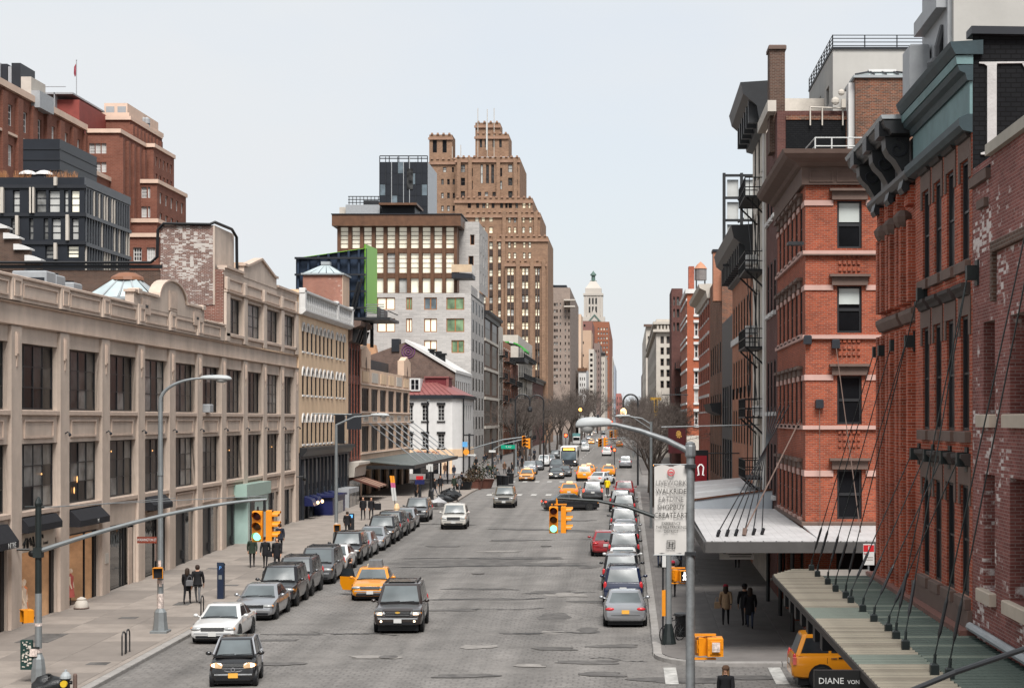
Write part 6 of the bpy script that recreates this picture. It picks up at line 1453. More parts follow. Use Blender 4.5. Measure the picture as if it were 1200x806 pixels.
b.tube([(xat(949,Yd),Yd-.2,zat(127,Yd)),(xat(990,Yd),Yd-.2,zat(128,Yd))],.04,5);b.ball((xat(978,Yd),Yd-.3,zat(120,Yd)),.2,.1,.2,8,5);b.ball((xat(985,Yd),Yd-.3,zat(110,Yd)),.16,.1,.16,8,5);b.box(xat(985,Yd),xat(990,Yd),Yd-.4,Yd-.2,zat(128,Yd),zat(118,Yd));wpart('antenna_mount',b,M['offwhite'],DB)
t=thing('penthouse','white stucco penthouse with a black and white railing above the corner building','building',(14,78,22))
b=MB();wpo=[(78.6,79.3,zat(118,79),zat(100,79)),(80.2,80.9,zat(120,80),zat(108,80))]
xa=xat(976,76);facade(b,'S',76+4.5,xat(976,80.5),26,19,zat(58,80.5),(),.3);facade(b,'W',xat(976,80.5),80.5,91,19,zat(58,80.5),[(82,83.2,zat(122,82),zat(100,82)),(85.5,86.5,zat(126,85),zat(110,85))],.3);wpart('wall',b,M['stucco'],t)
put_windows(t,'W',xat(976,80.5),[(82,83.2,zat(122,82),zat(100,82)),(85.5,86.5,zat(126,85),zat(110,85))],1,2,M['steel_b'],['dark'],.2,1)
b=MB();x0,zt_=xat(976,80.5),zat(58,80.5);b.box(x0-.05,26,80.42,91,zt_,zt_+.1);wpart('roof_edge',b,M['dark'],t)
b=MB()
for h in(.2,.38,.56,.72):b.tube([(x0,80.6,zt_+h),(26,80.6,zt_+h)],.022,4);b.tube([(x0,80.6,zt_+h),(x0,91,zt_+h)],.022,4)
for i in range(12):b.tube([(x0+i*1.6,80.6,zt_),(x0+i*1.6,80.6,zt_+.74)],.03,4)
for i in range(10):b.tube([(x0,80.6+i*1.15,zt_),(x0,80.6+i*1.15,zt_+.74)],.03,4)
wpart('railing',b,M['steel_b'],t)
rows=[(zat(y+44,88),zat(y,88)) for y in(160,250,340,425,510)]
TN=front('tenement','cream fronted tenement with black fire escapes and dark cornice',84,93,25.6,mat('peeling_cream_render',(.55,.50,.44),.9,.22,1.2,.2),3,rows,1.0,'R',['dark','curtain'],7,hood='offwhite')
cornice(TN,'W',XR,83.8,93.2,[(0,24.2),(.35,24.3),(.5,25.2),(1.2,25.8),(1.35,26.4),(-.2,26.5)],M['steel_b'])
for k in range(6):b=MB();y=84.3+k*1.6;abox(b,'W',XR,y,y+.35,24.4,25.6,.9);wpart('cornice_bracket',b,M['steel_b'],TN)
ladder(TN,XR,84.8,89.6,[zat(y,87.2) for y in(490,410,322,238,560)],1.05,'R')
for y,z in((90.2,17.6),(91,17.0),(90.4,13.7),(91.2,13.1),(85.3,9.2)):b=MB();abox(b,'W',XR,y-.4,y+.4,z,z+.5,.6);wpart('air_conditioner',b,M['white'],TN)
b=MB();b.tube([(XR-.1,84.4,5),(XR-.1,84.4,24)],.07,6);wpart('drainpipe',b,M['white'],TN)
rows=[(zat(y+40,102),zat(y,102)) for y in(352,420,480)]
OF=front('faded_brick_front','faded orange brick front with a deep black cornice',93,111,19.4,M['fade_brick'],7,rows,1.2,'R',['dark','mid'],8)
cornice(OF,'W',XR,92.9,111.2,[(0,17.8),(.3,17.9),(.45,18.9),(1.1,19.4),(1.25,20.1),(-.2,20.2)],M['steel_b'])
for k in range(12):b=MB();y=93.3+k*1.5;abox(b,'W',XR,y,y+.3,18.0,19.1,.8);wpart('cornice_bracket',b,M['steel_b'],OF)
cornice(OF,'W',XR,93,111,[(0,13.9),(.12,13.9),(.12,14.3),(0,14.3)],M['white'],'band')
for k in range(5):b=MB();y=95+k*3.4;b.prism([(y,11.0),(y+.7,11.0),(y+.35,10.3)],'x',XR-.12,XR);wpart('black_ornament',b,M['black'],OF)
t=thing('billboard','black steel billboard frame seen edge on above the faded orange front','billboard',(8,104,20))
b=MB()
for k in range(5):z=zat(210+k*26,103);b.box(6.0,8.6,101.9,102.05,z,z+.15)
for x in(6.0,7.1,8.4):b.box(x,x+.18,101.8,102.1,19.8,zat(206,103))
for k in range(4):b.tube([(7.0,102.4,zat(236+k*26,103)),(8.6,103.5,zat(215+k*26,103))],.06,4)
wpart('frame',b,M['steel_b'],t)
for k in range(3):
 b=MB();z0,z1=zat(234+k*26,103),zat(213+k*26,103);b.box(6.3,7.0,102.15,102.2,z0,z1);b.box(7.35,8.3,102.15,102.2,z0,z1);wpart('back_panel',b,mat('pale_board_back',(.45,.46,.45),.7,.25,1),t)
rows=[(4.6,7.6),(8.4,11.4)]
BF=front('black_front','narrow black clad front with tall dark windows',111,123,16.2,M['dark'],4,rows,1.8,'R',['dark','blueg'],9)
WHB=shell('brick_warehouse','brown brick warehouse wall with a rust brick chimney stack','building',XR,22,123,141,zat(315,123),M['mix_brick'],'R',X=gridops(123,141,5,1.6,[(4.5,7),(8.6,11),(12.6,15)],.5),depth=.3)
put_windows(WHB,'W',XR,gridops(123,141,5,1.6,[(4.5,7),(8.6,11),(12.6,15)],.5),1,2,M['black'],['dark','mid'],.05,3)
b=MB();b.box(xat(835.5,124),xat(851,124),123.5,125,18,zat(295,124));wpart('chimney',b,M['fade_brick'],WHB)
b=MB();b.box(xat(834.5,124),xat(852,124),123.4,125.1,zat(296,124),zat(293,124));wpart('chimney_cap',b,M['dark'],WHB)
cornice(WHB,'W',XR,124,134,[(0,9.3),(.7,9.6),(.9,10.2),(0,10.3)],M['black'],'shop_cornice')
front('red_house','narrow red brick house with ornate white lintels',141,163,zat(345,150),M['red_brick'],6,[(zat(y+16,150),zat(y,150)) for y in(362,396,432,466)],1.4,'R',['blind','dark','mid'],10,hood='white',corn='offwhite')
Yr=222.0;X8=8.2
rows=[(zat(y+16,Yr),zat(y,Yr)) for y in(352.5,378,403.5,434.5,455.5,482)]
so_=[(xat(813.5,Yr),xat(818.5,Yr),a,c_) for a,c_ in rows]
RC=shell('red_corner_house','bright red brick corner house with white stone lintels and a water tank','building',X8,26,Yr,247,zat(343,Yr),M['orange_brick'],'R',S=so_,X=gridops(Yr,247,5,1.6,rows,.8),depth=.3)
put_windows(RC,'S',Yr,so_,1,2,M['white'],['dark','blind','mid'],.2,3,.14,.12);put_windows(RC,'W',X8,gridops(Yr,247,5,1.6,rows,.8),1,2,M['white'],['dark','blind'],.05,4,.12,.1)
for a,c_ in rows:
 for z0,z1 in((c_,c_+.35),(a-.3,a)):
  b=MB();b.box(xat(812.8,Yr),xat(819.4,Yr),Yr-.15,Yr,z0,z1);wpart('lintel',b,M['white'],RC)
  b=MB();b.box(X8-.12,X8,Yr,247,z0,z1);wpart('band',b,M['white'],RC)
b=MB();b.box(X8-.25,26,Yr-.25,247,zat(343,Yr)-.1,zat(343,Yr)+.5);wpart('cornice',b,M['white'],RC)
b=MB();b.box(X8-.06,26,Yr-.08,Yr,0,zat(510,Yr));wpart('pale_base',b,M['offwhite'],RC)
b=MB();b.box(xat(807,224),xat(813.5,224),224,226,26,zat(312,224));wpart('chimney',b,M['red_brick'],RC)
t=thing('water_tank','grey wooden roof water tank with a copper coloured conical cap','water tank',(xat(821,228),228,zat(336,228)))
b=MB();b.lathe([(.85,.9),(.85,2.5)],14);obj('drum',b,mat('grey_tank_wood',(.17,.155,.15),.9,.2,3),t)
b=MB();b.lathe([(.95,2.5),(.5,3.1),(.05,3.5)],14);obj('roof',b,mat('copper_tank_cap',(.42,.20,.12),.7),t)
b=MB()
for sx in(-1,1):
 for sy in(-1,1):b.box(sx*.6-.07,sx*.6+.07,sy*.6-.07,sy*.6+.07,-3,.9)
obj('stand',b,M['steel_b'],t)
rowsC=[(z,z+2.6) for z in(4,8,12,16,20)]
C1=shell('stone_block','beige stone block with carved top storey past the red corner house','building',9.0,30,255,305,zat(403,255),M['offwhite'],'R',X=gridops(255,305,9,2.4,[(z,z+2.5) for z in(4,8,12,15.8)],1),depth=.3)
put_windows(C1,'W',9.0,gridops(255,305,9,2.4,[(z,z+2.5) for z in(4,8,12,15.8)],1),1,2,M['black'],['dark','mid'],.2,3,.1)
ladder(C1,9.0,258,266,[5,9,13,17],1.3,'R');ladder(C1,9.0,276,284,[5,9,13,17],1.3,'R')
t=shell('brown_roof_tower','dark brown set back tower with tall narrow openings behind the red corner house','building',xat(787,262),xat(800,262),262,275,zat(338,262),M['dkred_brick'],'R',S=wrows([(789,791),(793,796)],[348,362,378],262,10),depth=.4)
put_windows(t,'S',262,wrows([(789,791),(793,796)],[348,362,378],262,10),1,1,M['stone'],['curtain','mid'],.3,2)
C2x=7.6
S2=wrows([(774,778),(781,787),(790,794)],[394,407,420,433,446],310,8.5)
C2=shell('classical_block','tall cream classical block with brown windows and balustraded top','building',xat(769,310),30,310,440,zat(374,310),M['offwhite'],'R',S=S2,X=gridops(310,440,12,4,[(z,z+2.4) for z in(5,9,13,17,21,25)],1),depth=.4)
put_windows(C2,'S',310,S2,1,2,M['stone'],['mid','dark'],.3,2,.1);put_windows(C2,'W',xat(769,310),gridops(310,440,12,4,[(z,z+2.4) for z in(5,9,13,17,21,25)],1),1,1,M['stone'],['mid','dark'],.3,2,.1)
for z in(zat(389,310),zat(380,310)):b=MB();b.box(xat(769,310)-.6,30,309.3,310,z,z+.5);b.box(xat(769,310)-.6,xat(769,310),310,440,z,z+.5);wpart('cornice',b,M['offwhite'],C2)
for i in range(7):b=MB();x=xat(770+i*4,310);b.box(x,x+.3,309.5,310,zat(388,310),zat(380.5,310));wpart('pilaster',b,M['offwhite'],C2)
C3=shell('slim_stone_block','slim pale stone block with a dark cornice at the end of the right row','building',xat(757,560),30,560,700,zat(381,560),M['offwhite'],'R',S=wrows([(759,761),(763,765)],[394+8*i for i in range(9)],560,4),X=gridops(560,700,8,7,[(6+4*i,8.2+4*i) for i in range(7)],2),depth=.5)
put_windows(C3,'S',560,wrows([(759,761),(763,765)],[394+8*i for i in range(9)],560,4),1,1,M['stone'],['mid','dark'],.3,2,.1)
b=MB();b.box(xat(757,560)-.8,30,559,560,zat(383,560),zat(380,560));wpart('cornice',b,M['stone'],C3)
shell('distant_brown_block','narrow dark building edge at the far end of the right row','building',xat(754.5,760),36,760,900,zat(432,760),M['dkred_brick'],'R')
t=thing('shop_banner','dark red hanging banner with a gold crest on a pole over the right pavement','banner',(xat(803,88),88,zat(505,88)))
b=MB();b.box(-.92,.02,-.02,.02,-1.2,.15);obj('cloth',b,mat('dark_red_banner',(.055,.006,.008),.7,.3,2),t)
b=MB()
for k in range(18):a=k*.7;b.ball((-.35+.16*math.cos(a)*(k/18),-.03,-.15+.22*math.sin(a)*(k/18)),.05,.01,.05,5,4)
obj('crest',b,mat('gold_print',(.40,.22,.05),.5),t)
b=MB();b.tube([(-1.3,0,.22),(XR-xat(803,88),0,.35)],.035,6);obj('pole',b,M['grey'],t)
t=thing('hanging_sign','yellow hanging signal shaped sign far down the right pavement','sign',(xat(768.5,210),210,zat(486,210)))
b=MB();b.box(-.7,.7,-.1,.1,1.9,2.25);b.box(-.25,.25,-.1,.1,.3,1.9);b.box(-.18,.18,-.1,.1,-.4,.1);obj('panel',b,mat('dull_gold_panel',(.38,.21,.015),.5,.2),t)
b=MB();b.box(-.12,.12,-.12,-.1,.5,2.0);obj('lettering',b,M['bsign'],t);b=MB();b.tube([(.8,0,2.6),(4.2,0,2.6)],.06,5);obj('arm',b,M['steel_b'],t)
t=thing('shop_sign','dark red sign with a white horseshoe shaped mark over the right pavement','sign',(xat(820,104),104,zat(551,104)))
b=MB();b.box(-.42,.55,-.08,.08,-1.2,1.3);obj('board',b,M['black'],t);b=MB();b.box(-.3,.45,-.1,-.081,-.95,.95);obj('red_panel',b,mat('deep_red_panel',(.25,.012,.02),.5),t)
b=MB();b.tube([(-.16,-.12,-.3),(-.06,-.12,-.28),(-.10,-.12,.0),(-.12,-.12,.22),(.0,-.12,.38),(.12,-.12,.38),(.24,-.12,.22),(.22,-.12,.0),(.18,-.12,-.28),(.28,-.12,-.3)],.045,6);obj('white_mark',b,mat('sign_white_lit',(.85,.85,.83),.4,.03,emit=.3),t)
b=MB();b.tube([(.5,0,1.1),(XR-xat(820,104),0,1.1)],.04,5);obj('arm',b,M['steel_b'],t)
def signal_head(parent,loc,rz,lit=None,lens=True):
 """three lamp traffic signal; local -y is the face"""
 hb=obj('signal_head',(lambda b:(b.bbox(-.17,.17,-.10,.10,-.52,.52,.03),b)[1])(MB()),M['yellow'],parent,loc,(0,0,rz))
 for i,nm in enumerate(('red','amber','green')):
  z=.34-i*.34
  b=MB();n=14
  vs=[];fs=[]
  for k in range(n+1):
   a=-.25+(PI+.5)*k/n
   vs+=[(math.cos(a)*.145,-.10,z+math.sin(a)*.145),(math.cos(a)*.150,-.10-.26+.10*(0 if math.sin(a)>.3 else .6),z+math.sin(a)*.150)]
  for k in range(n):fs.append((2*k,2*k+2,2*k+3,2*k+1))
  b.add(vs,fs);obj('visor',b,M['yellow'],hb)
  b=MB();b.lathe([(.135,-.115),(.10,-.135),(.02,-.145)],14,(0,0,z),'y')
  if lit==nm:m=mat('signal_green_lit',(.22,1.0,.62),.3,.02,emit=1.25)
  else:m=mat('signal_lens_'+nm,{'red':(.06,.008,.006),'amber':(.07,.035,.004),'green':(.006,.03,.022)}[nm],.3,.05)
  obj('lens',b,m,hb)
 b=MB();b.tube([(0,0,.52),(0,0,.66)],.035,6);obj('hanger',b,M['steel_b'],hb)
 return hb
def ped_signal(parent,loc,rz,walk=False):
 hb=obj('crossing_signal',(lambda b:(b.bbox(-.22,.22,-.12,.12,-.24,.24,.03),b)[1])(MB()),M['yellow'],parent,loc,(0,0,rz));hb.scale=(.84,.84,.92)
 b=MB();b.box(-.19,.19,-.15,-.121,-.21,.21);obj('signal_face',b,M['black'],hb)
 b=MB();b.box(-.24,.24,-.30,-.12,.21,.235);b.box(-.24,-.215,-.28,-.12,-.24,.21);b.box(.215,.24,-.28,-.12,-.24,.21);obj('visor',b,M['yellow'],hb)
 b=MB();b.bbox(-.15,.15,.12,.15,-.17,.17,.02);b.box(-.21,-.17,.12,.135,-.05,.05);b.box(.17,.21,.12,.135,-.05,.05);obj('rear_cover',b,M['yellow'],hb)
 if walk:
  b=MB();wl=mat('walk_lamp',(1,1,1),.5,.02,emit=2.2)
  b.ball((0,-.16,.14),.035,.01,.035,8,5);b.tube([(0,-.16,.10),(.01,-.16,-.02)],.035,6);b.tube([(.01,-.16,-.02),(-.06,-.16,-.18)],.025,6);b.tube([(.01,-.16,-.02),(.07,-.16,-.17)],.025,6);b.tube([(0,-.16,.08),(-.08,-.16,.0)],.02,6);b.tube([(0,-.16,.08),(.08,-.16,.02)],.02,6)
  obj('walking_figure',b,wl,hb)
 return hb
def cobra(parent,p,dirv,L_,m,sc_=1.0,zs=1.0):
 """cobra-head luminaire at p pointing along dirv (xy)"""
 a=math.atan2(dirv[1],dirv[0])
 b=MB()
 secs=[(-.30,.06,.06,0),(-.2,.10,.10,0),(.1,.13,.125,0),(.4,.17,.14,-.01),(.7,.16,.13,-.02),(.84,.11,.09,-.03),(.90,.04,.04,-.04)]
 rings=[]
 for x,wy_,hz,dz in secs:rings.append([(x*sc_,wy_*math.cos(t)*sc_,(dz+hz*math.sin(t)*(1 if math.sin(t)>0 else .5))*sc_) for t in[2*PI*i/12 for i in range(12)]])
 b.loft(rings);h_=obj('lamp_head',b,m,parent,p,(0,0,a),60);h_.scale.z=zs
 b=MB();b.ball((.5*sc_,0,-.07*sc_),.24*sc_,.14*sc_,.12*sc_,12,6);obj('lamp_lens',b,mat('lamp_refractor',(.30,.30,.29),.2,.1),h_,smooth=60)
 b=MB();b.ball((.15*sc_,0,.12*sc_),.05*sc_,.05*sc_,.06*sc_,8,5);obj('photocell',b,M['dark'],h_)
polem=mat('grey_lamp_pole',(.20,.215,.22),.5,.15,3,metal=.3)
lampm=mat('pale_lamp_housing',(.36,.375,.375),.45,.08,4)
X_,Y_=xat(188,66.0),66.0;SW=SW0+gnd(Y_)
t=thing('street_lamp','tall grey street lamp with curved arm beside the brown street sign','street lamp',(X_,Y_,SW))
b=MB();b.bbox(-.34,.34,-.34,.34,0,.12,.02);b.lathe([(.32,.1),(.27,.5),(.25,.85),(.13,1.0)],8);obj('base',b,polem,t)
b=MB();zt_=zat(470,Y_)-SW;zt2=zat(443,Y_)-SW
b.tube([(0,0,.9),(0,0,zt_)],[.125,.09],10);obj('pole',b,polem,t)
b=MB();pts=[(0,0,zt_)];xe=xat(240,Y_)-X_
for i in range(1,11):a=PI/2*i/10;pts.append((xe*(1-math.cos(a)),0,zt_+(zt2-zt_)*math.sin(a)))
b.tube(pts,[.085-.0045*i for i in range(11)],8);obj('arm',b,polem,t)
cobra(t,(xe+.15,0,zt2),(1,.0),1,lampm,1.05)
b=MB();b.tube([(0,0,1.0),(0,0,1.6)],.132,10);b.tube([(0,0,2.0),(0,0,2.15)],.13,10);b.tube([(.0,0,2.5),(0,0,2.62)],.129,10);b.box(-.05,.06,-.14,-.11,2.7,2.95);b.box(-.02,.1,-.145,-.12,1.9,2.02);obj('stickers',b,mat('sticker_mix',(.5,.42,.38),.7,.8,9),t)
ped_signal(t,(-.02,-.28,zat(670,Y_)-SW),.25)
b=MB();b.tube([(0,0,6.4),(.0,0,6.55)],.13,8);obj('junction_box',b,polem,t)
s_=thing('street_sign','brown street name sign with white capitals on the left lamp pole','sign',(X_-.12,Y_-.16,zat(632,Y_)))
b=MB();b.box(-.78,.02,-.015,.015,-.13,.13);obj('plate',b,M['brownsign'],s_);text('sign_text','WASHINGTON ST',.155,s_,(-.38,-.02,0),(PI/2,0,0),M['wsign'],.003,sx=.62)
b=MB();b.box(-.06,.0,-.012,.012,-.85,-.16);obj('lower_plate',b,M['stone'],s_)
X_,Y_=xat(45,54.6),54.6;SW=SW0+gnd(Y_)
t=thing('signal_pole','dark pole with a long signal arm reaching over the left kerb','traffic light',(X_,Y_,SW))
b=MB();b.lathe([(.26,0),(.24,.5),(.2,.8),(.13,.95)],8);obj('base',b,polem,t)
zt_=zat(592,Y_)-SW;b=MB();b.tube([(0,0,.9),(0,0,3.0)],[.115,.11],10);obj('lower_pole',b,polem,t)
b=MB();b.tube([(0,0,3.0),(0,0,zt_)],[.11,.10],10);b.lathe([(.12,zt_),(.13,zt_+.08),(.08,zt_+.2),(.02,zt_+.3)],10);b.tube([(-.45,0,zt_-.05),(.2,0,zt_-.05)],.035,6);obj('pole',b,M['pole_d'],t)
z0=zat(646,Y_)-SW;z1=zat(585,Y_)-SW;xe=xat(313,Y_)-X_
b=MB();pts=[(xe*i/12,0,z0+(z1-z0)*(1-(1-i/12)**1.5)) for i in range(13)];b.tube(pts,[.085-.0035*i for i in range(13)],8);obj('signal_arm',b,polem,t)
b=MB();b.tube([(0,0,zt_-.06),(xe,0,z1+.12)],.012,4);b.tube([(0,0,zt_-.1),(xe*.6,0,z1+.05)],.010,4);obj('guy_wire',b,M['grey'],t)
b=MB();b.box(-.14,.14,-.14,.14,z0-.2,z0+.14);obj('clamp',b,M['pole_d'],t)
k=xat(303,Y_)-X_
signal_head(t,(k,-.1,zat(616,Y_)-SW),0,'green');signal_head(t,(k+.37,.05,zat(615.5,Y_)-SW),PI/2)
b=MB();b.box(k-.1,k+.5,-.06,.06,zat(599,Y_)-SW,zat(597.5,Y_)-SW);b.tube([(k+.2,0,zat(598,Y_)-SW),(k+.2,0,z1-.02)],.05,6);obj('bracket',b,M['steel_b'],t)
ped_signal(t,(-.32,0,zat(721,Y_)-SW),-.9)
b=MB();b.box(-.22,.02,-.2,-.17,.9,1.15);b.tube([(0,0,1.0),(0,0,1.15)],.122,8);b.tube([(0,0,1.9),(0,0,2.0)],.12,8);obj('stickers',b,mat('sticker_mix',(.5,.42,.38),.7,.8,9),t)
s_=thing('sticker_box','dark green metal panel covered in stickers on the left signal pole','panel',(xat(33,Y_),Y_-.12,zat(766,Y_)))
b=MB();b.bbox(-.2,.2,-.05,.05,-.5,.5,.02);obj('panel',b,mat('dark_green_panel',(.012,.035,.03),.5,.2),s_)
b=MB();rr=random.Random(2)
for i in range(34):x,z=rr.uniform(-.15,.12),rr.uniform(-.44,.42);b.box(x,x+rr.uniform(.03,.08),-.058-.0003*i,-.051,z,z+rr.uniform(.02,.07))
obj('stickers',b,M['offwhite'],s_)
b=MB();b.box(.2,.42,-.02,.02,.2,.26);b.box(.2,.42,-.02,.02,-.4,-.34);obj('bracket',b,M['pole_d'],s_)
t=thing('fire_hydrant','black and silver fire hydrant with yellow nozzle ring near the left signal pole','hydrant',(xat(77,52.0),52.0,SW))
b=MB();b.lathe([(.20,0),(.20,.05),(.14,.08),(.13,.5),(.17,.52),(.17,.56)],12);obj('barrel',b,M['black'],t)
b=MB();b.lathe([(.18,.56),(.17,.64),(.10,.74),(.04,.77),(.04,.83),(.01,.84)],12);obj('bonnet',b,M['lead'],t)
b=MB();b.lathe([(.11,-.22),(.11,-.12)],10,(0,0,.40),'y');obj('nozzle',b,mat('hydrant_yellow',(.55,.36,.02),.5),t)
for sx in(-1,1):b=MB();b.lathe([(.06,sx*.12),(.06,sx*.2)],8,(0,0,.42),'x');obj('outlet',b,M['black'],t)
def sack(name,lab,X,Y,s,m,grp=None,seed=1):
 z=SW0+gnd(Y)
 rr=random.Random(seed);b=MB();b.ball((0,0,s*.42),s*.5,s*.46,s*.44,12,8)
 a1,a2,a3=(rr.uniform(0,6) for _ in range(3))
 for i,v in enumerate(b.v):
  an=math.atan2(v[1],v[0]);k=1+.22*math.sin(3*an+a1+v[2]*4)+.14*math.sin(5*an+a2-v[2]*7)+rr.uniform(-.08,.08);b.v[i]=(v[0]*k*1.25,v[1]*k,max(0,v[2]*(.80+.16*math.sin(2*an+a3)+rr.uniform(-.05,.05))))
 t=thing(name,lab,'rubbish sack',(X,Y,z),group=grp)
 obj('sack',b,m,t,smooth=40)
 b=MB();b.lathe([(.08*s,s*.62),(.03*s,s*.72),(.08*s,s*.82)],8);obj('knot',b,m,t)
bag_b=mat('black_plastic_sack',(.016,.017,.018),.3,.3,4,.4);bag_w=mat('white_plastic_sack',(.34,.34,.345),.35,.12,3,.4)
sack('rubbish_sack','black rubbish sack between the left signal pole and the hydrant',xat(58,52.4),52.4,.8,bag_b,None,4)
t=thing('bollard','thin rusty bollard right of the fire hydrant','bollard',(xat(88,52.2),52.2,SW));b=MB();b.tube([(0,0,0),(0,0,.62)],.07,8);obj('post',b,M['stone'],t);b=MB();b.lathe([(.075,.62),(.05,.67),(.01,.68)],8);obj('cap',b,M['stone'],t)
def hoop(px,base,lab,seed=0):
 Y=gz(base+3);t=thing('bike_rack',lab,'bike rack',(xat(px,Y),Y,SW0+gnd(Y)),PI/2*.95,'bike hoops along the left pavement')
 b=MB();pts=[(-.19,0,0),(-.19,0,.68)]+[(-.19*math.cos(PI*i/8),0,.68+.2*math.sin(PI*i/8)) for i in range(1,8)]+[(.19,0,.68),(.19,0,0)]
 b.tube(pts,.028,8);obj('hoop',b,M['steel_b'],t);b=MB();b.lathe([(.08,0),(.08,.015)],8,(-.19,0,0));b.lathe([(.08,0),(.08,.015)],8,(.19,0,0));obj('flange',b,M['steel_b'],t)
hoop(145,769,'bike hoop on the bare pavement nearest the camera');hoop(237,722,'bike hoop beside the white parked coupe');hoop(309,690,'bike hoop beside the silver parked saloon');hoop(150,766,'second bike hoop just behind the nearest one')
Y_=gz(705);SW=SW0+gnd(Y_)
t=thing('parking_meter','dark blue pay station with a white letter on the left pavement','parking meter',(xat(259,Y_),Y_,SW))
b=MB();b.bbox(-.15,.15,-.14,.14,0,1.55,.02);obj('cabinet',b,mat('navy_meter',(.014,.022,.045),.4),t)
b=MB();b.prism([(-.15,1.55),(-.15,1.75),(.14,1.66),(.14,1.55)],'x',-.16,.16);obj('hood',b,M['navy'],t);text('sign_text','P',.24,t,(0,-.15,1.48),(PI/2,0,0),mat('meter_print',(.15,.35,.75),.5))
b=MB();b.box(-.08,.08,-.15,-.141,.95,1.15);obj('panel',b,M['grey'],t)
Y_=104.0;X_=xat(394,Y_);SW=SW0+gnd(Y_)
t=thing('street_lamp','grey street lamp with straight raked arm and dark banners before the cream building','street lamp',(X_,Y_,SW))
b=MB();b.lathe([(.24,0),(.2,.8),(.12,.95)],8);obj('base',b,polem,t);zt_=zat(497,Y_)-SW
b=MB();b.tube([(0,0,.9),(0,0,zt_)],[.12,.09],8);obj('pole',b,polem,t)
b=MB();b.tube([(0,0,zt_-.05),(xat(415,Y_)-X_,0,zat(488.5,Y_)-SW),(xat(438,Y_)-X_,0,zat(486.5,Y_)-SW)],[.07,.06,.05],6);obj('arm',b,polem,t);cobra(t,(xat(440,Y_)-X_,0,zat(486.3,Y_)-SW),(1,0),1,lampm,1.0)
b=MB();b.tube([(xat(366,Y_)-X_,0,zat(484.5,Y_)-SW),(xat(412,Y_)-X_,0,zat(485.5,Y_)-SW)],.04,6);obj('banner_rail',b,polem,t)
b=MB();b.tube([(0,0,.8),(0,0,1.5)],.125,8);obj('stickers',b,M['wsign'],t);ped_signal(t,(.12,-.2,zat(618,Y_)-SW),0)
s_=thing('banner','black fabric banner hanging at the second left lamp','banner',(xat(398,125),125,zat(503,125)))
b=MB();b.box(-.35,.38,-.03,.03,-1.1,1.1);obj('cloth',b,M['black'],s_);b=MB();b.tube([(-.45,0,1.12),(1.6,0,1.12)],.04,6);obj('rod',b,M['steel_b'],s_)
s_=thing('banner','dark grey square banner right of the black one','banner',(xat(408,128),128,zat(494,128)));b=MB();b.box(-.1,1.05,-.03,.03,-.6,.6);obj('cloth',b,M['dark'],s_);b=MB();b.tube([(-.15,0,.62),(1.1,0,.62)],.04,6);obj('rod',b,M['steel_b'],s_)
Y_=38.0;X_=xat(809,Y_);SW=SW0+gnd(Y_)
t=thing('street_lamp','big galvanised street lamp in the right foreground carrying a long arm and banner','street lamp',(X_,Y_,SW))
b=MB();b.lathe([(.28,0),(.25,.8),(.12,1.0)],8);obj('base',b,M['grey'],t);zt_=zat(522,Y_)-SW
b=MB();b.tube([(0,0,.9),(0,0,zt_)],[.115,.095],12);b.lathe([(.11,zt_),(.11,zt_+.06),(.04,zt_+.1)],12);obj('pole',b,M['grey'],t,smooth=50)
b=MB();b.tube([(xat(808,Y_)-X_,0,zat(529,Y_)-SW),(xat(780,Y_)-X_,0,zat(515,Y_)-SW),(xat(750,Y_)-X_,0,zat(504.5,Y_)-SW),(xat(722,Y_)-X_,0,zat(497.5,Y_)-SW),(xat(706,Y_)-X_,0,zat(496.5,Y_)-SW)],[.075,.07,.06,.052,.045],10);obj('arm',b,M['grey'],t,smooth=50)
b=MB();b.lathe([(.12,-.14),(.13,-.1),(.13,.1),(.12,.14)],10,(0,0,zat(528,Y_)-SW));obj('collar',b,M['grey'],t)
cobra(t,(xat(706,Y_)-X_,0,zat(496.3,Y_)-SW),(-1,0),1,lampm,.70,1.75)
for py in(546,648):b=MB();b.tube([(xat(766,Y_)-X_,0,zat(py,Y_)-SW),(.05,0,zat(py,Y_)-SW)],.016,6);b.box(-.13,.13,-.13,.13,zat(py,Y_)-SW-.04,zat(py,Y_)-SW+.04);obj('banner_arm',b,M['steel_b'],t)
b=MB();b.box(.02,.14,-.12,.12,1.0+1.2,1.0+1.7);obj('sticker_band',b,M['yellow'],t)
zp=zat(757,Y_)-SW
ped_signal(t,(xat(820.5,Y_)-X_,.16,zp),PI/2+.35);ped_signal(t,(xat(837.5,Y_)-X_,-.06,zp),.12+PI)
b=MB();b.box(.05,xat(839,Y_)-X_,-.03,.03,zp+.25,zp+.30);b.box(.05,xat(839,Y_)-X_,-.03,.03,zp-.31,zp-.26);obj('signal_bracket',b,M['yellow'],t)
b=MB();b.box(xat(834,Y_)-X_,xat(843,Y_)-X_,-.235,-.225,zp-.1,zp+.12);obj('stickers',b,mat('sticker_mix',(.5,.42,.38),.7,.8,9),t)
s_=thing('street_banner','white street banner with stacked grey capitals hung on the big right lamp','banner',(xat(786.3,Y_),Y_-.02,zat(597,Y_)))
hw,hh=.39,1.06
b=MB();nx,nz=9,22;vs=[]
for j in range(nz+1):
 for i in range(nx+1):
  u,v=i/nx-.5,j/nz-.5;vs.append((u*2*hw,.022*math.sin(v*7+u*5)*(1-abs(v*2))+.012*math.sin(u*12+v*3),v*2*hh))
b.add(vs,[(j*(nx+1)+i,j*(nx+1)+i+1,(j+1)*(nx+1)+i+1,(j+1)*(nx+1)+i) for j in range(nz) for i in range(nx)])
obj('cloth',b,mat('white_banner_vinyl',(.50,.48,.455),.6,.05,2),s_,smooth=60)
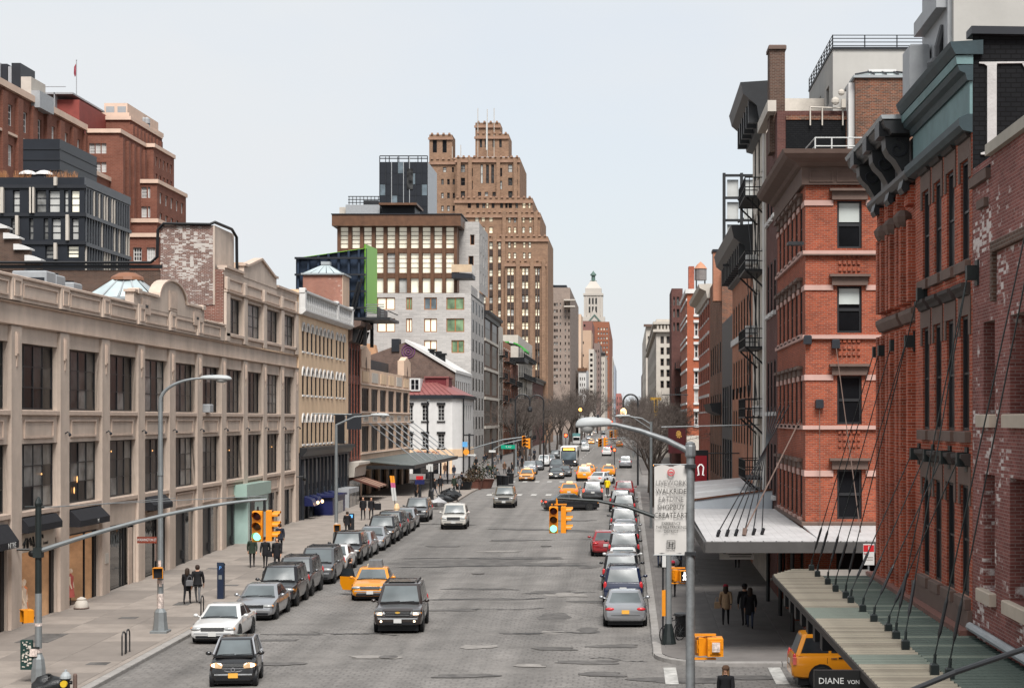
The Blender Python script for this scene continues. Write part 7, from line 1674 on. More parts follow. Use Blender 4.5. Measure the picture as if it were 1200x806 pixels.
tg=mat('banner_print',(.05,.048,.045),.6,.05);tl=mat('banner_print_light',(.15,.145,.14),.6,.05);tr_=mat('banner_print_red',(.50,.06,.07),.6)
fz=lambda py:(597-py)*Y_/F
for a,b_,py in(('LIVE','WORK',565.7),('WALK','RIDE',575.5),('EAT','DINE',584.7),('SHOP','BUY',593.8),('CREATE','ART',603.5)):
 o1=text('banner_text',a+b_,.17,s_,(0,-.045,fz(py)),(PI/2,0,0),tl if a in('LIVE','EAT') else tg,.001,sx=.86)
for b_,py in(('EXPERIENCE',613),('THE MEATPACKING',617.5),('DISTRICT',622)):text('banner_text',b_,.10,s_,(0,-.045,fz(py)),(PI/2,0,0),tg,.001,sx=.80)
b=MB();b.tube([(.075*math.cos(2*PI*i/20),-.042,fz(553.2)+.075*math.sin(2*PI*i/20)) for i in range(21)],.012,5);b.box(-.052,.052,-.045,-.04,fz(553.2)-.018,fz(553.2)+.018);obj('round_emblem',b,tr_,s_)
zc_=fz(637.5);b=MB()
for a,c_,e,g in((-.10,.10,.085,.10),(-.10,.10,-.10,-.085),(-.10,-.085,-.085,.085),(.085,.10,-.085,.085),(-.055,-.03,-.06,.06),(.03,.055,-.06,.06),(-.03,.03,-.012,.012)):b.box(a,c_,-.046,-.04,zc_+e,zc_+g)
obj('square_emblem',b,tg,s_)
for z in(hh,-hh):b=MB();b.tube([(-hw-.02,0,z),(hw+.02,0,z)],.014,6);obj('hem_rod',b,M['grey'],s_)
Y_=63.0;X_=xat(783.5,Y_);SW=SW0+gnd(Y_)
t=thing('signal_pole','steel signal mast on the right kerb with an arm over the road and green light','traffic light',(X_,Y_,SW))
b=MB();b.lathe([(.30,0),(.28,.12),(.2,.5),(.14,.8)],10);obj('base',b,M['pole_d'],t)
b=MB();b.tube([(0,0,.7),(0,0,zat(600,Y_)-SW)],[.13,.11],10);obj('pole',b,polem,t)
b=MB();pts=[(0,0,zat(617,Y_)-SW),(xat(767,Y_)-X_,0,zat(605,Y_)-SW),(xat(735,Y_)-X_,0,zat(593.5,Y_)-SW),(xat(700,Y_)-X_,0,zat(586.5,Y_)-SW),(xat(653,Y_)-X_,0,zat(583.5,Y_)-SW)]
b.tube(pts,[.085,.08,.07,.06,.05],8);obj('signal_arm',b,M['pole_d'],t)
k=xat(649,Y_)-X_;b=MB();b.tube([(k+.12,0,zat(583.5,Y_)-SW),(k+.12,0,zat(592,Y_)-SW)],.04,6);b.box(k-.1,k+.5,-.05,.05,zat(591.5,Y_)-SW,zat(590,Y_)-SW);obj('bracket',b,M['yellow'],t)
signal_head(t,(k,-.1,zat(608.5,Y_)-SW),0,'green');signal_head(t,(k+.38,.05,zat(608.5,Y_)-SW),PI/2)
zp=zat(674,Y_)-SW
ped_signal(t,(xat(789.5,Y_)-X_,.1,zp),PI/2+.7);ped_signal(t,(xat(801,Y_)-X_,-.08,zp),.25,walk=True)
b=MB();b.box(0,xat(803,Y_)-X_,-.03,.03,zp+.27,zp+.32);b.box(0,xat(803,Y_)-X_,-.03,.03,zp-.32,zp-.27);obj('signal_bracket',b,M['yellow'],t)
b=MB();b.box(-.26,-.12,-.1,.1,1.1,2.1);obj('yellow_guard',b,M['yellow'],t);b=MB();b.box(-.2,.2,-.15,.15,zat(626,Y_)-SW,zat(622,Y_)-SW);b.box(-.25,-.10,-.1,-.06,zat(664,Y_)-SW,zat(648,Y_)-SW);obj('white_plates',b,M['wsign'],t)
b=MB();b.tube([(-.22,0,0),(-.22,0,3.9)],.04,6);obj('sign_post',b,M['steel_b'],t)
Yb_=65.0
t=thing('litter_bin','black wire litter bin behind the right signal mast','litter bin',(xat(802,Yb_)-.08,Yb_,SW+.02))
b=MB();b.lathe([(.24,0),(.30,.85),(.32,.88),(.29,.88),(.27,.1)],16);obj('basket',b,M['black'],t);b=MB();b.lathe([(.33,.86),(.34,.9),(.33,.94)],16);obj('rim',b,M['steel_b'],t)
t=thing('bicycle','dark bicycle chained to the foot of the right signal mast','bicycle',(xat(788,63.3),63.3+.3,SW+.02),.9)
for x in(-.5,.5):
 b=MB();n=18
 b.tube([(x+.32*math.cos(2*PI*i/n),0,.33+.32*math.sin(2*PI*i/n)) for i in range(n+1)],.022,5);w_=obj('wheel',b,M['rubber'],t)
 b=MB()
 for i in range(9):b.tube([(x,0,.33),(x+.31*math.cos(PI*2*i/9),0,.33+.31*math.sin(PI*2*i/9))],.004,3)
 obj('spokes',b,M['grey'],w_)
b=MB();
for p,q in(((-.5,0,.33),(-.15,0,.85)),((-.15,0,.85),(-.05,0,.3)),((-.05,0,.3),(.38,0,.85)),((.38,0,.85),(-.15,0,.8)),((-.5,0,.33),(-.05,0,.3)),((.38,0,.95),(.5,0,.33))):b.tube([p,q],.02,5)
obj('frame',b,M['steel_b'],t);b=MB();b.box(-.28,-.04,-.07,.07,.88,.94);obj('saddle',b,M['black'],t);b=MB();b.tube([(.36,-.25,1.0),(.38,0,.96),(.36,.25,1.0)],.018,5);obj('handlebar',b,M['steel_b'],t)
for i,(px,py,s,m,l) in enumerate(((793,668,.9,bag_w,'white rubbish sack under the street banner'),(787,668,.7,bag_b,'dark sack half hidden behind the white sack under the banner'))):
 Y=gz(py);sack('rubbish_sack',l,xat(px-5,Y),Y,s,m,None,i+10)
for i,(px,py,s,m,l) in enumerate(((525,596,1.15,bag_w,'big pale sack behind the silver car at the left kerb'),(541,590,1.3,bag_b,'black sack at the kerb corner, rightmost of the heap'),(531,588,1.4,bag_b,'black sack in the heap beside the big pale sack'),(536,592,1.1,bag_b,'small black sack in front of the heap'),(545,592,.9,bag_b,'smallest black sack at the right end of the heap'))):
 Y=gz(py);sack('rubbish_sack',l,min(xat(px,Y),-16.3),Y,s,m,'rubbish sacks at the corner',i+20)
def mast(lab,px,Y,ptop,arms,grp=None,m=None,name='signal_pole',cat='traffic light'):
 SW=SW0+gnd(Y);X_=xat(px,Y);t=thing(name,lab,cat,(X_,Y,SW),group=grp);zt_=zat(ptop,Y)-SW;m=m or polem
 b=MB();b.lathe([(.28,0),(.22,.8),(.13,1.0)],8);obj('base',b,m,t);b=MB();b.tube([(0,0,.9),(0,0,zt_)],[.14,.11],8);obj('pole',b,m,t)
 for pts in arms:
  b=MB();b.tube([(xat(a,Y)-X_,0,zat(c_,Y)-SW) for a,c_ in pts],.09,6);obj('arm',b,polem,t)
 return t
t=mast('dark mast with signs at the far plaza corner and a long pale signal arm',550,205.0,508,[((550,527),(565,522),(590,515),(617,511.5))],m=M['steel_b'])
o=t.location;Y_=205.0;SW=SW0+gnd(Y_);rel=lambda px,py,dy=0:(xat(px,Y_)-o.x,dy,zat(py,Y_)-SW)
signal_head(t,rel(613.5,516.5),.3);signal_head(t,rel(619.5,519.5,.2),-1.2)
for c_ in[c for c in t.children if c.name.startswith('signal_head')]:c_.scale=(1.25,1.25,1.25)
b=MB();p=rel(545,520.5);b.box(p[0]-.32,p[0]+.32,-.2,-.15,p[2]-.32,p[2]+.32);obj('blue_plate',b,mat('pale_blue_plate',(.10,.33,.62),.5),t)
b=MB();p=rel(546.5,529.5);b.lathe([(.38,-.2),(.38,-.15)],14,(p[0],0,p[2]),'y');obj('round_plate',b,mat('orange_plate',(.75,.28,.03),.5),t)
b=MB();p=rel(551,533);b.box(p[0]-.3,p[0]+.5,-.24,-.2,p[2]-.10,p[2]+.10);b.prism([(p[0]+.5,p[2]+.22),(p[0]+.8,p[2]),(p[0]+.5,p[2]-.22)],'y',-.24,-.2);obj('one_way_plate',b,M['wsign'],t)
b=MB();b.box(-.75,.6,-.05,.05,zat(510.5,Y_)-SW,zat(509,Y_)-SW);obj('cross_bar',b,M['steel_b'],t)
t=mast('second dark mast on the plaza with a thin signal arm and one way plate',577,215.0,514,[((577,527),(590,520),(614,514.5))],m=M['steel_b'])
o2=t.location;b=MB();p=(xat(577,215)-o2.x,0,zat(528.5,215)-SW);b.box(p[0]-.45,p[0]+.45,-.24,-.2,p[2]-.15,p[2]+.15);obj('one_way_plate',b,M['wsign'],t)
s_=thing('street_sign','green street name sign under the far signal arm','sign',(xat(596,214.5),214.5,zat(523.5,214.5)))
b=MB();b.box(-1.0,1.0,-.04,.04,-.26,.26);obj('plate',b,M['green_s'],s_);text('sign_text','9 AV',.38,s_,(0,-.05,0),(PI/2,0,0),M['wsign'],.004);b=MB();b.tube([(-.7,0,.26),(-.7,0,.6)],.03,5);b.tube([(.7,0,.26),(.7,0,.9)],.03,5);obj('hanger',b,M['greyp'],s_)
mast('thin grey post under the green street sign',604.5,214.5,520,[],name='sign_post',cat='post')
t=mast('thin tall black pole with a bent top in front of the white house',501,196,470,[((501,470),(503.5,469))],m=M['steel_b'],name='street_lamp',cat='street lamp')
t=mast('black post with parking plates at the plaza edge',505,150,546,[],m=M['steel_b'],name='sign_post',cat='post');b=MB();b.box(-.25,.2,-.1,-.06,2.6,3.3);obj('plate',b,M['wsign'],t);b=MB();b.box(-.42,-.26,-.1,-.06,2.8,3.2);obj('small_plate',b,M['wsign'],t)
t=mast('short post with yellow sleeve and blue red plates on the left pavement',492,136,558,[],m=M['steel_b'],name='sign_post',cat='post');b=MB();b.tube([(0,0,.5),(0,0,1.0)],.16,8);obj('yellow_sleeve',b,M['yellow'],t);b=MB();b.box(-.3,.3,-.12,-.08,2.6,2.9);obj('red_plate',b,M['red'],t);b=MB();b.box(-.4,.4,-.12,-.08,2.2,2.58);obj('blue_plate',b,M['navyp'],t)
SW=SW0+gnd(118)
t=thing('feather_banner','narrow feather banner in orange, pink and white on the left pavement','banner',(xat(463,118),118,SW));b=MB();b.tube([(0,0,0),(0,0,1.6),(-.2,0,3.8)],.025,6);obj('pole',b,M['steel_b'],t)
for za,zb_,m in((2.0,2.95,M['wsign']),(2.95,3.3,mat('pink_flag',(.45,.10,.20),.7)),(3.3,3.8,mat('orange_flag',(.75,.28,.02),.7))):b=MB();f=lambda z:-.1*(z-1.6);b.prism([(f(za)-.15,za),(f(za)+.17,za),(f(zb_)+.15,zb_),(f(zb_)-.17,zb_)],'y',-.02,.02);obj('flag_panel',b,m,t)
t=thing('pavement_lamp','short lit pavement lamp below the feather banner','lamp',(xat(465,117),117,SW));b=MB();b.tube([(0,0,0),(0,0,1.1)],.05,6);obj('stem',b,M['steel_b'],t);b=MB();b.lathe([(.12,1.1),(.22,1.5),(.14,1.8),(.03,1.86)],10);obj('shade',b,mat('lamp_shade_lit',(.55,.38,.22),.5,.05,emit=.25),t)
def planter(px,py,r,h,lab,m,seed):
 Y=gz(py);rr=random.Random(seed);t=thing('planter',lab,'planter',(xat(px,Y),Y,gnd(Y)),group='planters on the plaza')
 b=MB();b.lathe([(r*.75,0),(r,.9),(r*1.08,.98),(r*.95,.98),(r*.9,.8)],14);obj('tub',b,m,t)
 b=MB()
 for i in range(330):
  a,q=rr.uniform(0,2*PI),rr.random()**.5;x,y,z=r*1.25*q*math.cos(a),r*1.25*q*math.sin(a),1.0+rr.random()*h*(1.1-q*.6);s=rr.uniform(.08,.2);u=Vector((rr.uniform(-1,1),rr.uniform(-1,1),rr.uniform(-.6,1))).normalized()*s;v=Vector((rr.uniform(-1,1),rr.uniform(-1,1),rr.uniform(-1,1))).normalized()*s*.6
  p=Vector((x,y,z));b.quad(tuple(p-u),tuple(p+v),tuple(p+u),tuple(p-v))
 obj('shrub',b,mat('planter_leaves_%d'%(seed%2),((.02,.028,.011) if seed%2 else(.05,.032,.018)),.8,.5,2),t)
planter(543,575,.95,.5,'black tub planter at the plaza corner',M['black'],2);planter(565,572,1.3,2.3,'largest planter with a dark evergreen shrub at the crosswalk',mat('terracotta_tub',(.13,.055,.04),.8),3);planter(556,573.5,.9,1.6,'red brown planter between the black tub and the large shrub',mat('terracotta_tub',(.13,.055,.04),.8),4)
SW=SW0+gnd(215)
for i,(px,py) in enumerate(((586,571),(592,571.5),(598,568))):Y=gz(py);t=thing('litter_bin','dark litter bin at the far corner, %s of three'%('leftmost','middle','rightmost')[i],'litter bin',(xat(px,Y),Y,SW),group='bins at the far corner');b=MB();b.lathe([(.35,0),(.42,1.1),(.45,1.12),(.38,1.12)],12);obj('basket',b,M['black'],t);b=MB();b.lathe([(.46,1.1),(.46,1.18)],12);obj('rim',b,M['steel_b'],t)
def crook(px,Y,ptop,wpx,side,lab,lit=False):
 SW=SW0+gnd(Y)
 X_=xat(px,Y);t=thing('crook_lamp',lab,'street lamp',(X_,Y,SW),group='black crook lamps');zt_=zat(ptop,Y)-SW;r=abs(wpx)*Y/F/2;s=1 if side=='R' else-1
 b=MB();b.tube([(0,0,0),(0,0,zt_-r)],.11,8);obj('pole',b,M['steel_b'],t)
 b=MB();b.tube([(s*r*(1-math.cos(PI*i/12)),0,zt_-r+r*math.sin(PI*i/12)) for i in range(13)]+[(s*2*r,0,zt_-r-.8)],.11,6);obj('crook',b,M['steel_b'],t)
 b=MB();b.lathe([(.1,0),(.32,-.2),(.36,-.55),(.25,-.75)],10,(s*2*r,0,zt_-r-.7));obj('lamp',b,mat('crook_lamp_glow',(1,.62,.3),emit=1.6) if lit else M['steel_b'],t)
crook(604,228,462,17,'R','left crook lamp of the pair before the cream front');crook(637,236,463,-16,'L','right crook lamp of the pair before the cream front');crook(747.5,178,462,17,'L','black crook lamp with a warm light above the right kerb',True)
for px,py,Y,pb,lab in((722,487.5,118,789,'pale cobra lamp reaching from the right over the road'),):
 SW=SW0+gnd(Y);X_=xat(763,Y);t=thing('street_lamp',lab,'street lamp',(X_,Y,SW));b=MB();b.tube([(0,0,0),(0,0,zat(494,Y)-SW)],.1,8);obj('pole',b,polem,t)
 b=MB();b.tube([(0,0,zat(497,Y)-SW),(xat(752,Y)-X_,0,zat(490,Y)-SW),(xat(735,Y)-X_,0,zat(487.5,Y)-SW)],.05,6);b.tube([(0,0,zat(503,Y)-SW),(xat(742,Y)-X_,0,zat(489,Y)-SW)],.035,6);obj('arm',b,polem,t);cobra(t,(xat(734,Y)-X_,0,zat(487.3,Y)-SW),(-1,0),1,lampm,.9)
for i,(px,py,px2,py2,Y,lab) in enumerate(((703,518.5,742,513,300,'first yellow signal over the far road'),(716,509,744,505,330,'second yellow signal over the far road'))):
 SW=SW0+gnd(Y);X_=xat(px2,Y);t=thing('signal_pole',lab,'traffic light',(X_,Y,SW),group='far signals');b=MB();b.tube([(0,0,0),(0,0,zat(py2,Y)-SW)],.12,6);obj('pole',b,polem,t);b=MB();b.tube([(0,0,zat(py2,Y)-SW),(xat(px,Y)-X_,0,zat(py-5,Y)-SW)],.1,6);obj('arm',b,polem,t)
 h_=signal_head(t,(xat(px,Y)-X_,0,zat(py,Y)-SW),.3);h_.scale=(1.8,1.8,1.5);h_=signal_head(t,(xat(px,Y)-X_+.9,.1,zat(py-1,Y)-SW),1.4);h_.scale=(1.8,1.8,1.5)
def glow(px,py,Y,m,r,lab,cat='traffic light'):
 t=thing('signal_light',lab,cat,(xat(px,Y),Y,zat(py,Y)));b=MB();b.ball((0,0,0),r,r,r,8,5);obj('lens',b,m,t);b=MB();b.box(-r*1.4,r*1.4,.02,r*1.4,-r*1.4,r*1.4);obj('housing',b,M['steel_b'],t);b=MB();b.tube([(0,r,0),(0,r,-zat(py,Y))],.07,5);obj('post',b,M['steel_b'],t)
rl=mat('red_lamp_lit',(1,.10,.03),.4,.02,emit=2.5);ol=mat('amber_lamp_lit',(1,.38,.08),.4,.02,emit=3)
glow(680,480,420,ol,.45,'glowing amber light above the far trees');glow(663,510,330,rl,.3,'red signal at the left end of the far crossing');glow(716,494,520,rl,.45,'red signal over the far traffic');glow(764.5,545,168,ol,.16,'small amber hand signal beside the banner top');glow(720,527,262,rl,.22,'red light on the far right kerb');glow(704,492,560,rl,.4,'left one of two far red signals over the traffic');glow(637,517,300,rl,.16,'small red signal among the left trees')
for o in list(sc.objects):
 if o.parent is None and o.type in('MESH','EMPTY'):
  o.location.y*=KY
  if abs(o.rotation_euler.z)<1e-3:o.scale.y*=KY
F*=KY
SW=SW0
KIND=dict(saloon=dict(L=4.75,W=1.83,H=1.43,r=.32,ax=(-.305,.295),belt=.93,st=[(-.5,.56,.80,.30),(-.488,.66,.90,.22),(-.45,.74,.97,.19),(-.36,.83,1,.18),(-.2,.92,1,.18),(0,.94,1,.18),(.2,.96,1,.18),(.34,.98,1,.19),(.45,.97,.96,.22),(.49,.92,.9,.28),(.5,.70,.84,.34)],gh=(-.215,-.06,.20,.355),wr=.72,bp=(.06,.20),hl=.62,rails=0),coupe=dict(L=4.8,W=1.82,H=1.38,r=.32,ax=(-.30,.285),belt=.90,st=[(-.5,.52,.82,.28),(-.49,.62,.91,.2),(-.44,.72,.97,.18),(-.33,.80,1,.17),(-.19,.88,1,.17),(0,.91,1,.17),(.2,.93,1,.17),(.36,.94,1,.18),(.46,.92,.95,.22),(.49,.86,.9,.28),(.5,.66,.84,.34)],gh=(-.20,-.045,.17,.34),wr=.70,bp=(.10,.22),hl=.58,rails=0),suv=dict(L=4.7,W=1.88,H=1.80,r=.37,ax=(-.295,.29),belt=1.12,st=[(-.5,.74,.84,.42),(-.49,.90,.93,.34),(-.45,.98,.98,.30),(-.36,1.02,1,.28),(-.22,1.08,1,.28),(0,1.12,1,.28),(.25,1.12,1,.28),(.42,1.12,.99,.30),(.485,1.08,.96,.34),(.5,.85,.92,.42)],gh=(-.235,-.125,.42,.475),wr=.78,bp=(.02,.22),hl=.80,rails=1),bigsuv=dict(L=5.2,W=2.02,H=1.90,r=.40,ax=(-.305,.285),belt=1.16,st=[(-.5,.72,.84,.42),(-.490,.90,.93,.34),(-.455,1.0,.985,.30),(-.36,1.06,1,.28),(-.235,1.13,1,.28),(0,1.20,1,.28),(.25,1.20,1,.28),(.43,1.20,.99,.30),(.488,1.15,.97,.34),(.5,.9,.93,.42)],gh=(-.255,-.115,.44,.482),wr=.76,bp=(-.0,.17),hl=.82,rails=1),van=dict(L=5.0,W=1.96,H=1.78,r=.34,ax=(-.31,.29),belt=1.05,st=[(-.5,.66,.82,.32),(-.49,.80,.92,.24),(-.45,.90,.97,.2),(-.38,.98,1,.19),(-.28,1.04,1,.19),(0,1.06,1,.19),(.25,1.07,1,.19),(.42,1.08,.99,.2),(.486,1.02,.96,.26),(.5,.8,.9,.34)],gh=(-.31,-.14,.43,.485),wr=.78,bp=(-.0,.2),hl=.74,rails=1),hatch=dict(L=4.3,W=1.78,H=1.50,r=.31,ax=(-.30,.30),belt=.96,st=[(-.5,.58,.80,.30),(-.485,.70,.91,.22),(-.44,.80,.97,.19),(-.34,.88,1,.18),(-.22,.95,1,.18),(0,.97,1,.18),(.25,.99,1,.18),(.42,.98,.97,.2),(.485,.92,.93,.26),(.5,.70,.87,.34)],gh=(-.23,-.07,.33,.46),wr=.72,bp=(.05,.23),hl=.66,rails=0),smart=dict(L=2.7,W=1.56,H=1.54,r=.29,ax=(-.36,.335),belt=1.0,st=[(-.5,.52,.84,.26),(-.488,.66,.93,.2),(-.45,.78,.98,.18),(-.38,.88,1,.17),(-.30,.96,1,.17),(0,.99,1,.17),(.25,1.02,1,.17),(.42,1.02,.99,.19),(.48,.95,.95,.24),(.5,.7,.88,.32)],gh=(-.335,-.10,.38,.475),wr=.75,bp=(.12,.4),hl=.72,rails=0),)
CARC={}
def section(w,zt,zb):
 h=zt-zb
 half=[(w*.80,zb),(w*.95,zb+.07),(w*.995,zb+.30*h),(w,zb+.55*h),(w*.985,zb+.76*h),(w*.93,zt-.045),(w*.80,zt+.0),(w*.4,zt+.022)]
 return half+[(0,zt+.028)]+[(-x,z) for x,z in reversed(half)]
def car_parts(kind):
 if kind in CARC:return CARC[kind]
 k=KIND[kind];L_,W,Hh=k['L'],k['W'],k['H'];P={}
 b=MB();rings=[]
 st=k['st']
 ys=[]
 for(a,c_) in zip(st[:-1],st[1:]):
  for t_ in(0,.5):ys.append(tuple(p+(q-p)*t_ for p,q in zip(a,c_)))
 ys.append(st[-1])
 for yf,zt_,wf,zb in ys:rings.append([(x,yf*L_,z) for x,z in section(W/2*wf,zt_,zb)])
 b.loft(rings)
 a0,a1,c1,c0=[v*L_ for v in k['gh']];belt=k['belt'];wb_,wr=W/2*.93,W/2*k['wr'];zr=Hh
 def gl(t_,ins=0.0):
  ya,yc=a0+(a1-a0)*t_+ins,c0+(c1-c0)*t_-ins;hw=wb_+(wr-wb_)*t_**.9-ins
  z=belt-.05+(zr-.035-belt+.05)*t_;c=.12
  bw=.07*math.sin(PI*min(t_,1)*.9)
  return[(-hw+c,ya,z),(0,ya-bw*.8,z),(hw-c,ya,z),(hw,ya+c,z),(hw+bw*.25,(ya+yc)/2,z),(hw,yc-c,z),(hw-c,yc,z),(0,yc+bw*.4,z),(-hw+c,yc,z),(-hw,yc-c,z),(-hw-bw*.25,(ya+yc)/2,z),(-hw,ya+c,z)]
 top=[(x,y,z+.022) for x,y,z in gl(1.0,.07)];top2=[(x*.6,(y-(a1+c1)/2)*.7+(a1+c1)/2,zr) for x,y,z in gl(1.0,.07)]
 b.loft([gl(0),gl(.5),gl(.85),gl(1.0),top,top2])
 P['body']=b.mesh('body',[M['black']],32)
 def gp(t_,side):
  """point on the shell faces: side 'f','r' take u in -1..1 across; 's' takes y"""
  ya,yc=a0+(a1-a0)*t_,c0+(c1-c0)*t_;hw=wb_+(wr-wb_)*t_**.9;z=belt-.05+(zr-.035-belt+.05)*t_;bw=.07*math.sin(PI*t_*.9)
  return ya,yc,hw,z,bw
 e=.012
 def screen(front):
  b=MB();vs=[];n=6;ts=(.10,.35,.62,.90)
  for t_ in ts:
   ya,yc,hw,z,bw=gp(t_,'f')
   for i in range(n+1):
    u=-1+2*i/n;x=u*(hw-.125)
    q=1-abs(u)
    y=(ya-bw*.8*q-e) if front else(yc+bw*.4*q+e)
    vs.append((x,y,z+e*.6))
  b.add(vs,[(j*(n+1)+i,j*(n+1)+i+1,(j+1)*(n+1)+i+1,(j+1)*(n+1)+i) for j in range(len(ts)-1) for i in range(n)])
  return b.mesh('windshield' if front else 'rear_window',[G['carw']],60)  # screen glass colour is lightened to imitate the sky reflected in it
 P['windshield']=screen(True);P['rear_window']=screen(False)
 def sidewin(f0,f1,s):
  b=MB();vs=[];ts=(.14,.5,.86);n=4
  for t_ in ts:
   ya,yc,hw,z,bw=gp(t_,'s');ya2,yc2=ya+.14,yc-.14
   y0_=max(ya2,f0*L_) if f0>-.9 else ya2;y1_=min(yc2,f1*L_) if f1<.9 else yc2
   for i in range(n+1):
    y=y0_+(y1_-y0_)*i/n;q=1-abs(y-(ya+yc)/2)/max(.1,(yc-ya)/2);vs.append((s*(hw+bw*.25*max(q,0)+.010),y,z))
  b.add(vs,[(j*(n+1)+i,j*(n+1)+i+1,(j+1)*(n+1)+i+1,(j+1)*(n+1)+i) for j in range(2) for i in range(n)])
  return b.mesh('side_window',[G['car']],60)
 b1,b2=k['bp']
 P['sides']=[]
 for s in(-1,1):
  if kind=='smart':segs=[(-1,b1)]+[(b1+.04,.99)]
  elif kind in('saloon','coupe','hatch'):segs=[(-1,b1-.01),(b1+.015,.99)]
  else:segs=[(-1,b1-.01),(b1+.015,b2),(b2+.02,.99)]
  for f0,f1 in segs:P['sides'].append(sidewin(f0,f1,s))
 r=k['r'];b=MB();b.lathe([(r*.62,-.10),(r*.9,-.105),(r,-.07),(r,.07),(r*.9,.105),(r*.62,.10)],18,axis='x');P['tyre']=b.mesh('wheel',[M['rubber']],40)
 b=MB()
 b.lathe([(r*.64,.02),(r*.62,.085),(r*.52,.075),(r*.50,.03)],16,axis='x')
 for i in range(7):
  a=2*PI*i/7;b.tube([(.07,0,0),(.075,math.cos(a)*r*.56,math.sin(a)*r*.56)],.028,4)
 b.lathe([(r*.16,.03),(r*.16,.09),(.01,.1)],8,axis='x');P['rim']=b.mesh('rim',[M['alloy']],40)
 b=MB();ws_=W/2-.035
 b.lathe([(r+.075,-.10),(r+.075,.042)],18,(0,0,0),'x');P['ws']=ws_
 P['arch']=b.mesh('wheel_well',[M['black']],40)
 suv_=kind in('suv','bigsuv','van');st0=k['st'][1];zf=k['hl'];wf=W/2*.9
 def lump(x,y,z,rx,ry,rz,nm,m):
  b=MB();b.ball((0,0,0),rx,ry,rz,10,6);return(b.mesh(nm,[m],60),(x,y,z))
 yh=-.468*L_;P['x']=[lump(s*W/2*.74,yh,zf,W*.12,.10,.075,'headlight',M['chrome']) for s in(-1,1)]
 b=MB();b.ball((0,0,0),W*.135,.11,.095 if suv_ else .08,12,6);hlm=b.mesh('headlight',[mat('headlamp_glass',(.30,.31,.31),.12,.3,9,spec=.7)],60)
 suvish=kind in('suv','bigsuv','van');zt_=.98*belt-.12
 b=MB()
 if suvish:b.ball((0,0,0),.085,.06,.2,8,6)
 else:b.ball((0,0,0),W*.115,.09,.085,10,6)
 tlm=b.mesh('taillight',[M['red']],60)
 P['hl']=(hlm,[(s*W/2*.68,-.484*L_,zf) for s in(-1,1)])
 P['tl']=(tlm,[(s*W/2*(.88 if suvish else .70),(.482 if suvish else .487)*L_,zt_ if suvish else zt_-.03) for s in(-1,1)])
 gh_=.085 if not suvish else .14
 b=MB();gw=W*.25;b.box(-gw,gw,-.502*L_,-.47*L_,zf-gh_*.9,zf+gh_*.7);b.mi=1
 for i in range(3):z=zf-gh_*.5+i*gh_*.5;b.box(-gw+.02,gw-.02,-.507*L_,-.502*L_,z-.012,z+.012)
 P['grille']=b.mesh('grille',[M['black'],M['chrome']])
 b=MB();zb=k['st'][1][3];b.box(-W*.36,W*.36,-.506*L_,-.48*L_,zb+.02,zb+.12);P['intake']=b.mesh('lower_grille',[M['black']])
 b=MB();b.box(-.16,.16,-.012,.012,-.08,.08);P['plate']=b.mesh('licence_plate',[M['wsign']])
 b=MB();b.ball((0,0,0),.11,.06,.075,8,5);b.tube([(-.1,.02,-.02),(-.18,.05,-.05)],.03,5);P['mirror']=b.mesh('mirror',[M['black']],60)
 ml=a0+.22;P['mirrors']=[(s*(W/2+.10),ml,belt+.06) for s in(-1,1)]
 b=MB()
 for s in(-1,1):b.tube([(s*(wr-.10),a1+.25,zr-.02),(s*(wr-.10),a1+.35,zr+.04),(s*(wr-.10),c1-.3,zr+.04),(s*(wr-.10),c1-.15,zr-.02)],.022,5)
 for q in(.25,.5,.75):yq=a1+(c1-a1)*q;b.tube([(-(wr-.1),yq,zr+.04),(wr-.1,yq,zr+.04)],.016,5)
 P['rack']=b.mesh('roof_rack',[M['black']])
 b=MB()
 for s in(-1,1):
  for yq in((b1-.07)*L_,(b2-.02)*L_):b.box(s*(W/2-.012),s*(W/2+.012),yq-.10,yq+.10,belt-.14,belt-.11) if s>0 else b.box(-(W/2+.012),-(W/2-.012),yq-.10,yq+.10,belt-.14,belt-.11)
 P['handles']=b.mesh('door_handle',[M['chrome']])
 b=MB()
 for s in(-1,1):
  for yq in(a0/L_+.02,b1,b2+.03):
   x=s*(W/2*.985+.004);b.box(min(x,x+s*.004),max(x,x+s*.004),yq*L_-.008,yq*L_+.008,k['st'][4][3]+.12,belt-.1)
 cw=MB();cw.box(-W*.40,W*.40,a0-.10,a0+.02,belt-.06,belt+.012);P['cowl']=cw.mesh('cowl',[M['black']])
 wi=MB()
 for x0 in(-.55,.05):wi.tube([(x0,a0-.03,belt+.03),(x0+.55,a0+.02,belt+.05)],.012,4)
 P['wiper']=wi.mesh('wiper',[M['black']])
 bs=MB();zb2=k['st'][1][3]
 for e,sg in((-.5,-1),):bs.box(-W*.40,W*.40,min(e*L_+sg*.012,e*L_-sg*.03),max(e*L_+sg*.012,e*L_-sg*.03),k['st'][0][1]-.13,k['st'][0][1]-.085)
 P['strip']=bs.mesh('bumper_strip',[M['greyp']])
 ts=MB();ts.ball((0,0,0),.075,.06,.06,8,5);P['turn']=ts.mesh('turn_signal',[mat('amber_lens',(.55,.20,.03),.3,.1)],60)
 P['turns']=[(s*W/2*.90,-.470*L_,zf-.0) for s in(-1,1)]
 rs=MB();rs.box(-W*.33,W*.33,.5*L_-.02,.5*L_+.010,k['hl']-.12,k['hl']-.105);P['bseam']=rs.mesh('boot_seam',[M['black']])
 ub=MB();ub.box(-W*.41,W*.41,-L_*.455,L_*.455,.09,.34);P['under']=ub.mesh('underbody_shade_box',[M['black']])  # black box added beneath the car to deepen the shadow there
 P['seams']=b.mesh('door_seam',[M['black']])
 CARC[kind]=P;return P
def paint(name,col,metal=.0,rough=.28):return mat('car_paint_'+name,col,rough,.035,3,spec=.5,metal=metal,coat=.8)
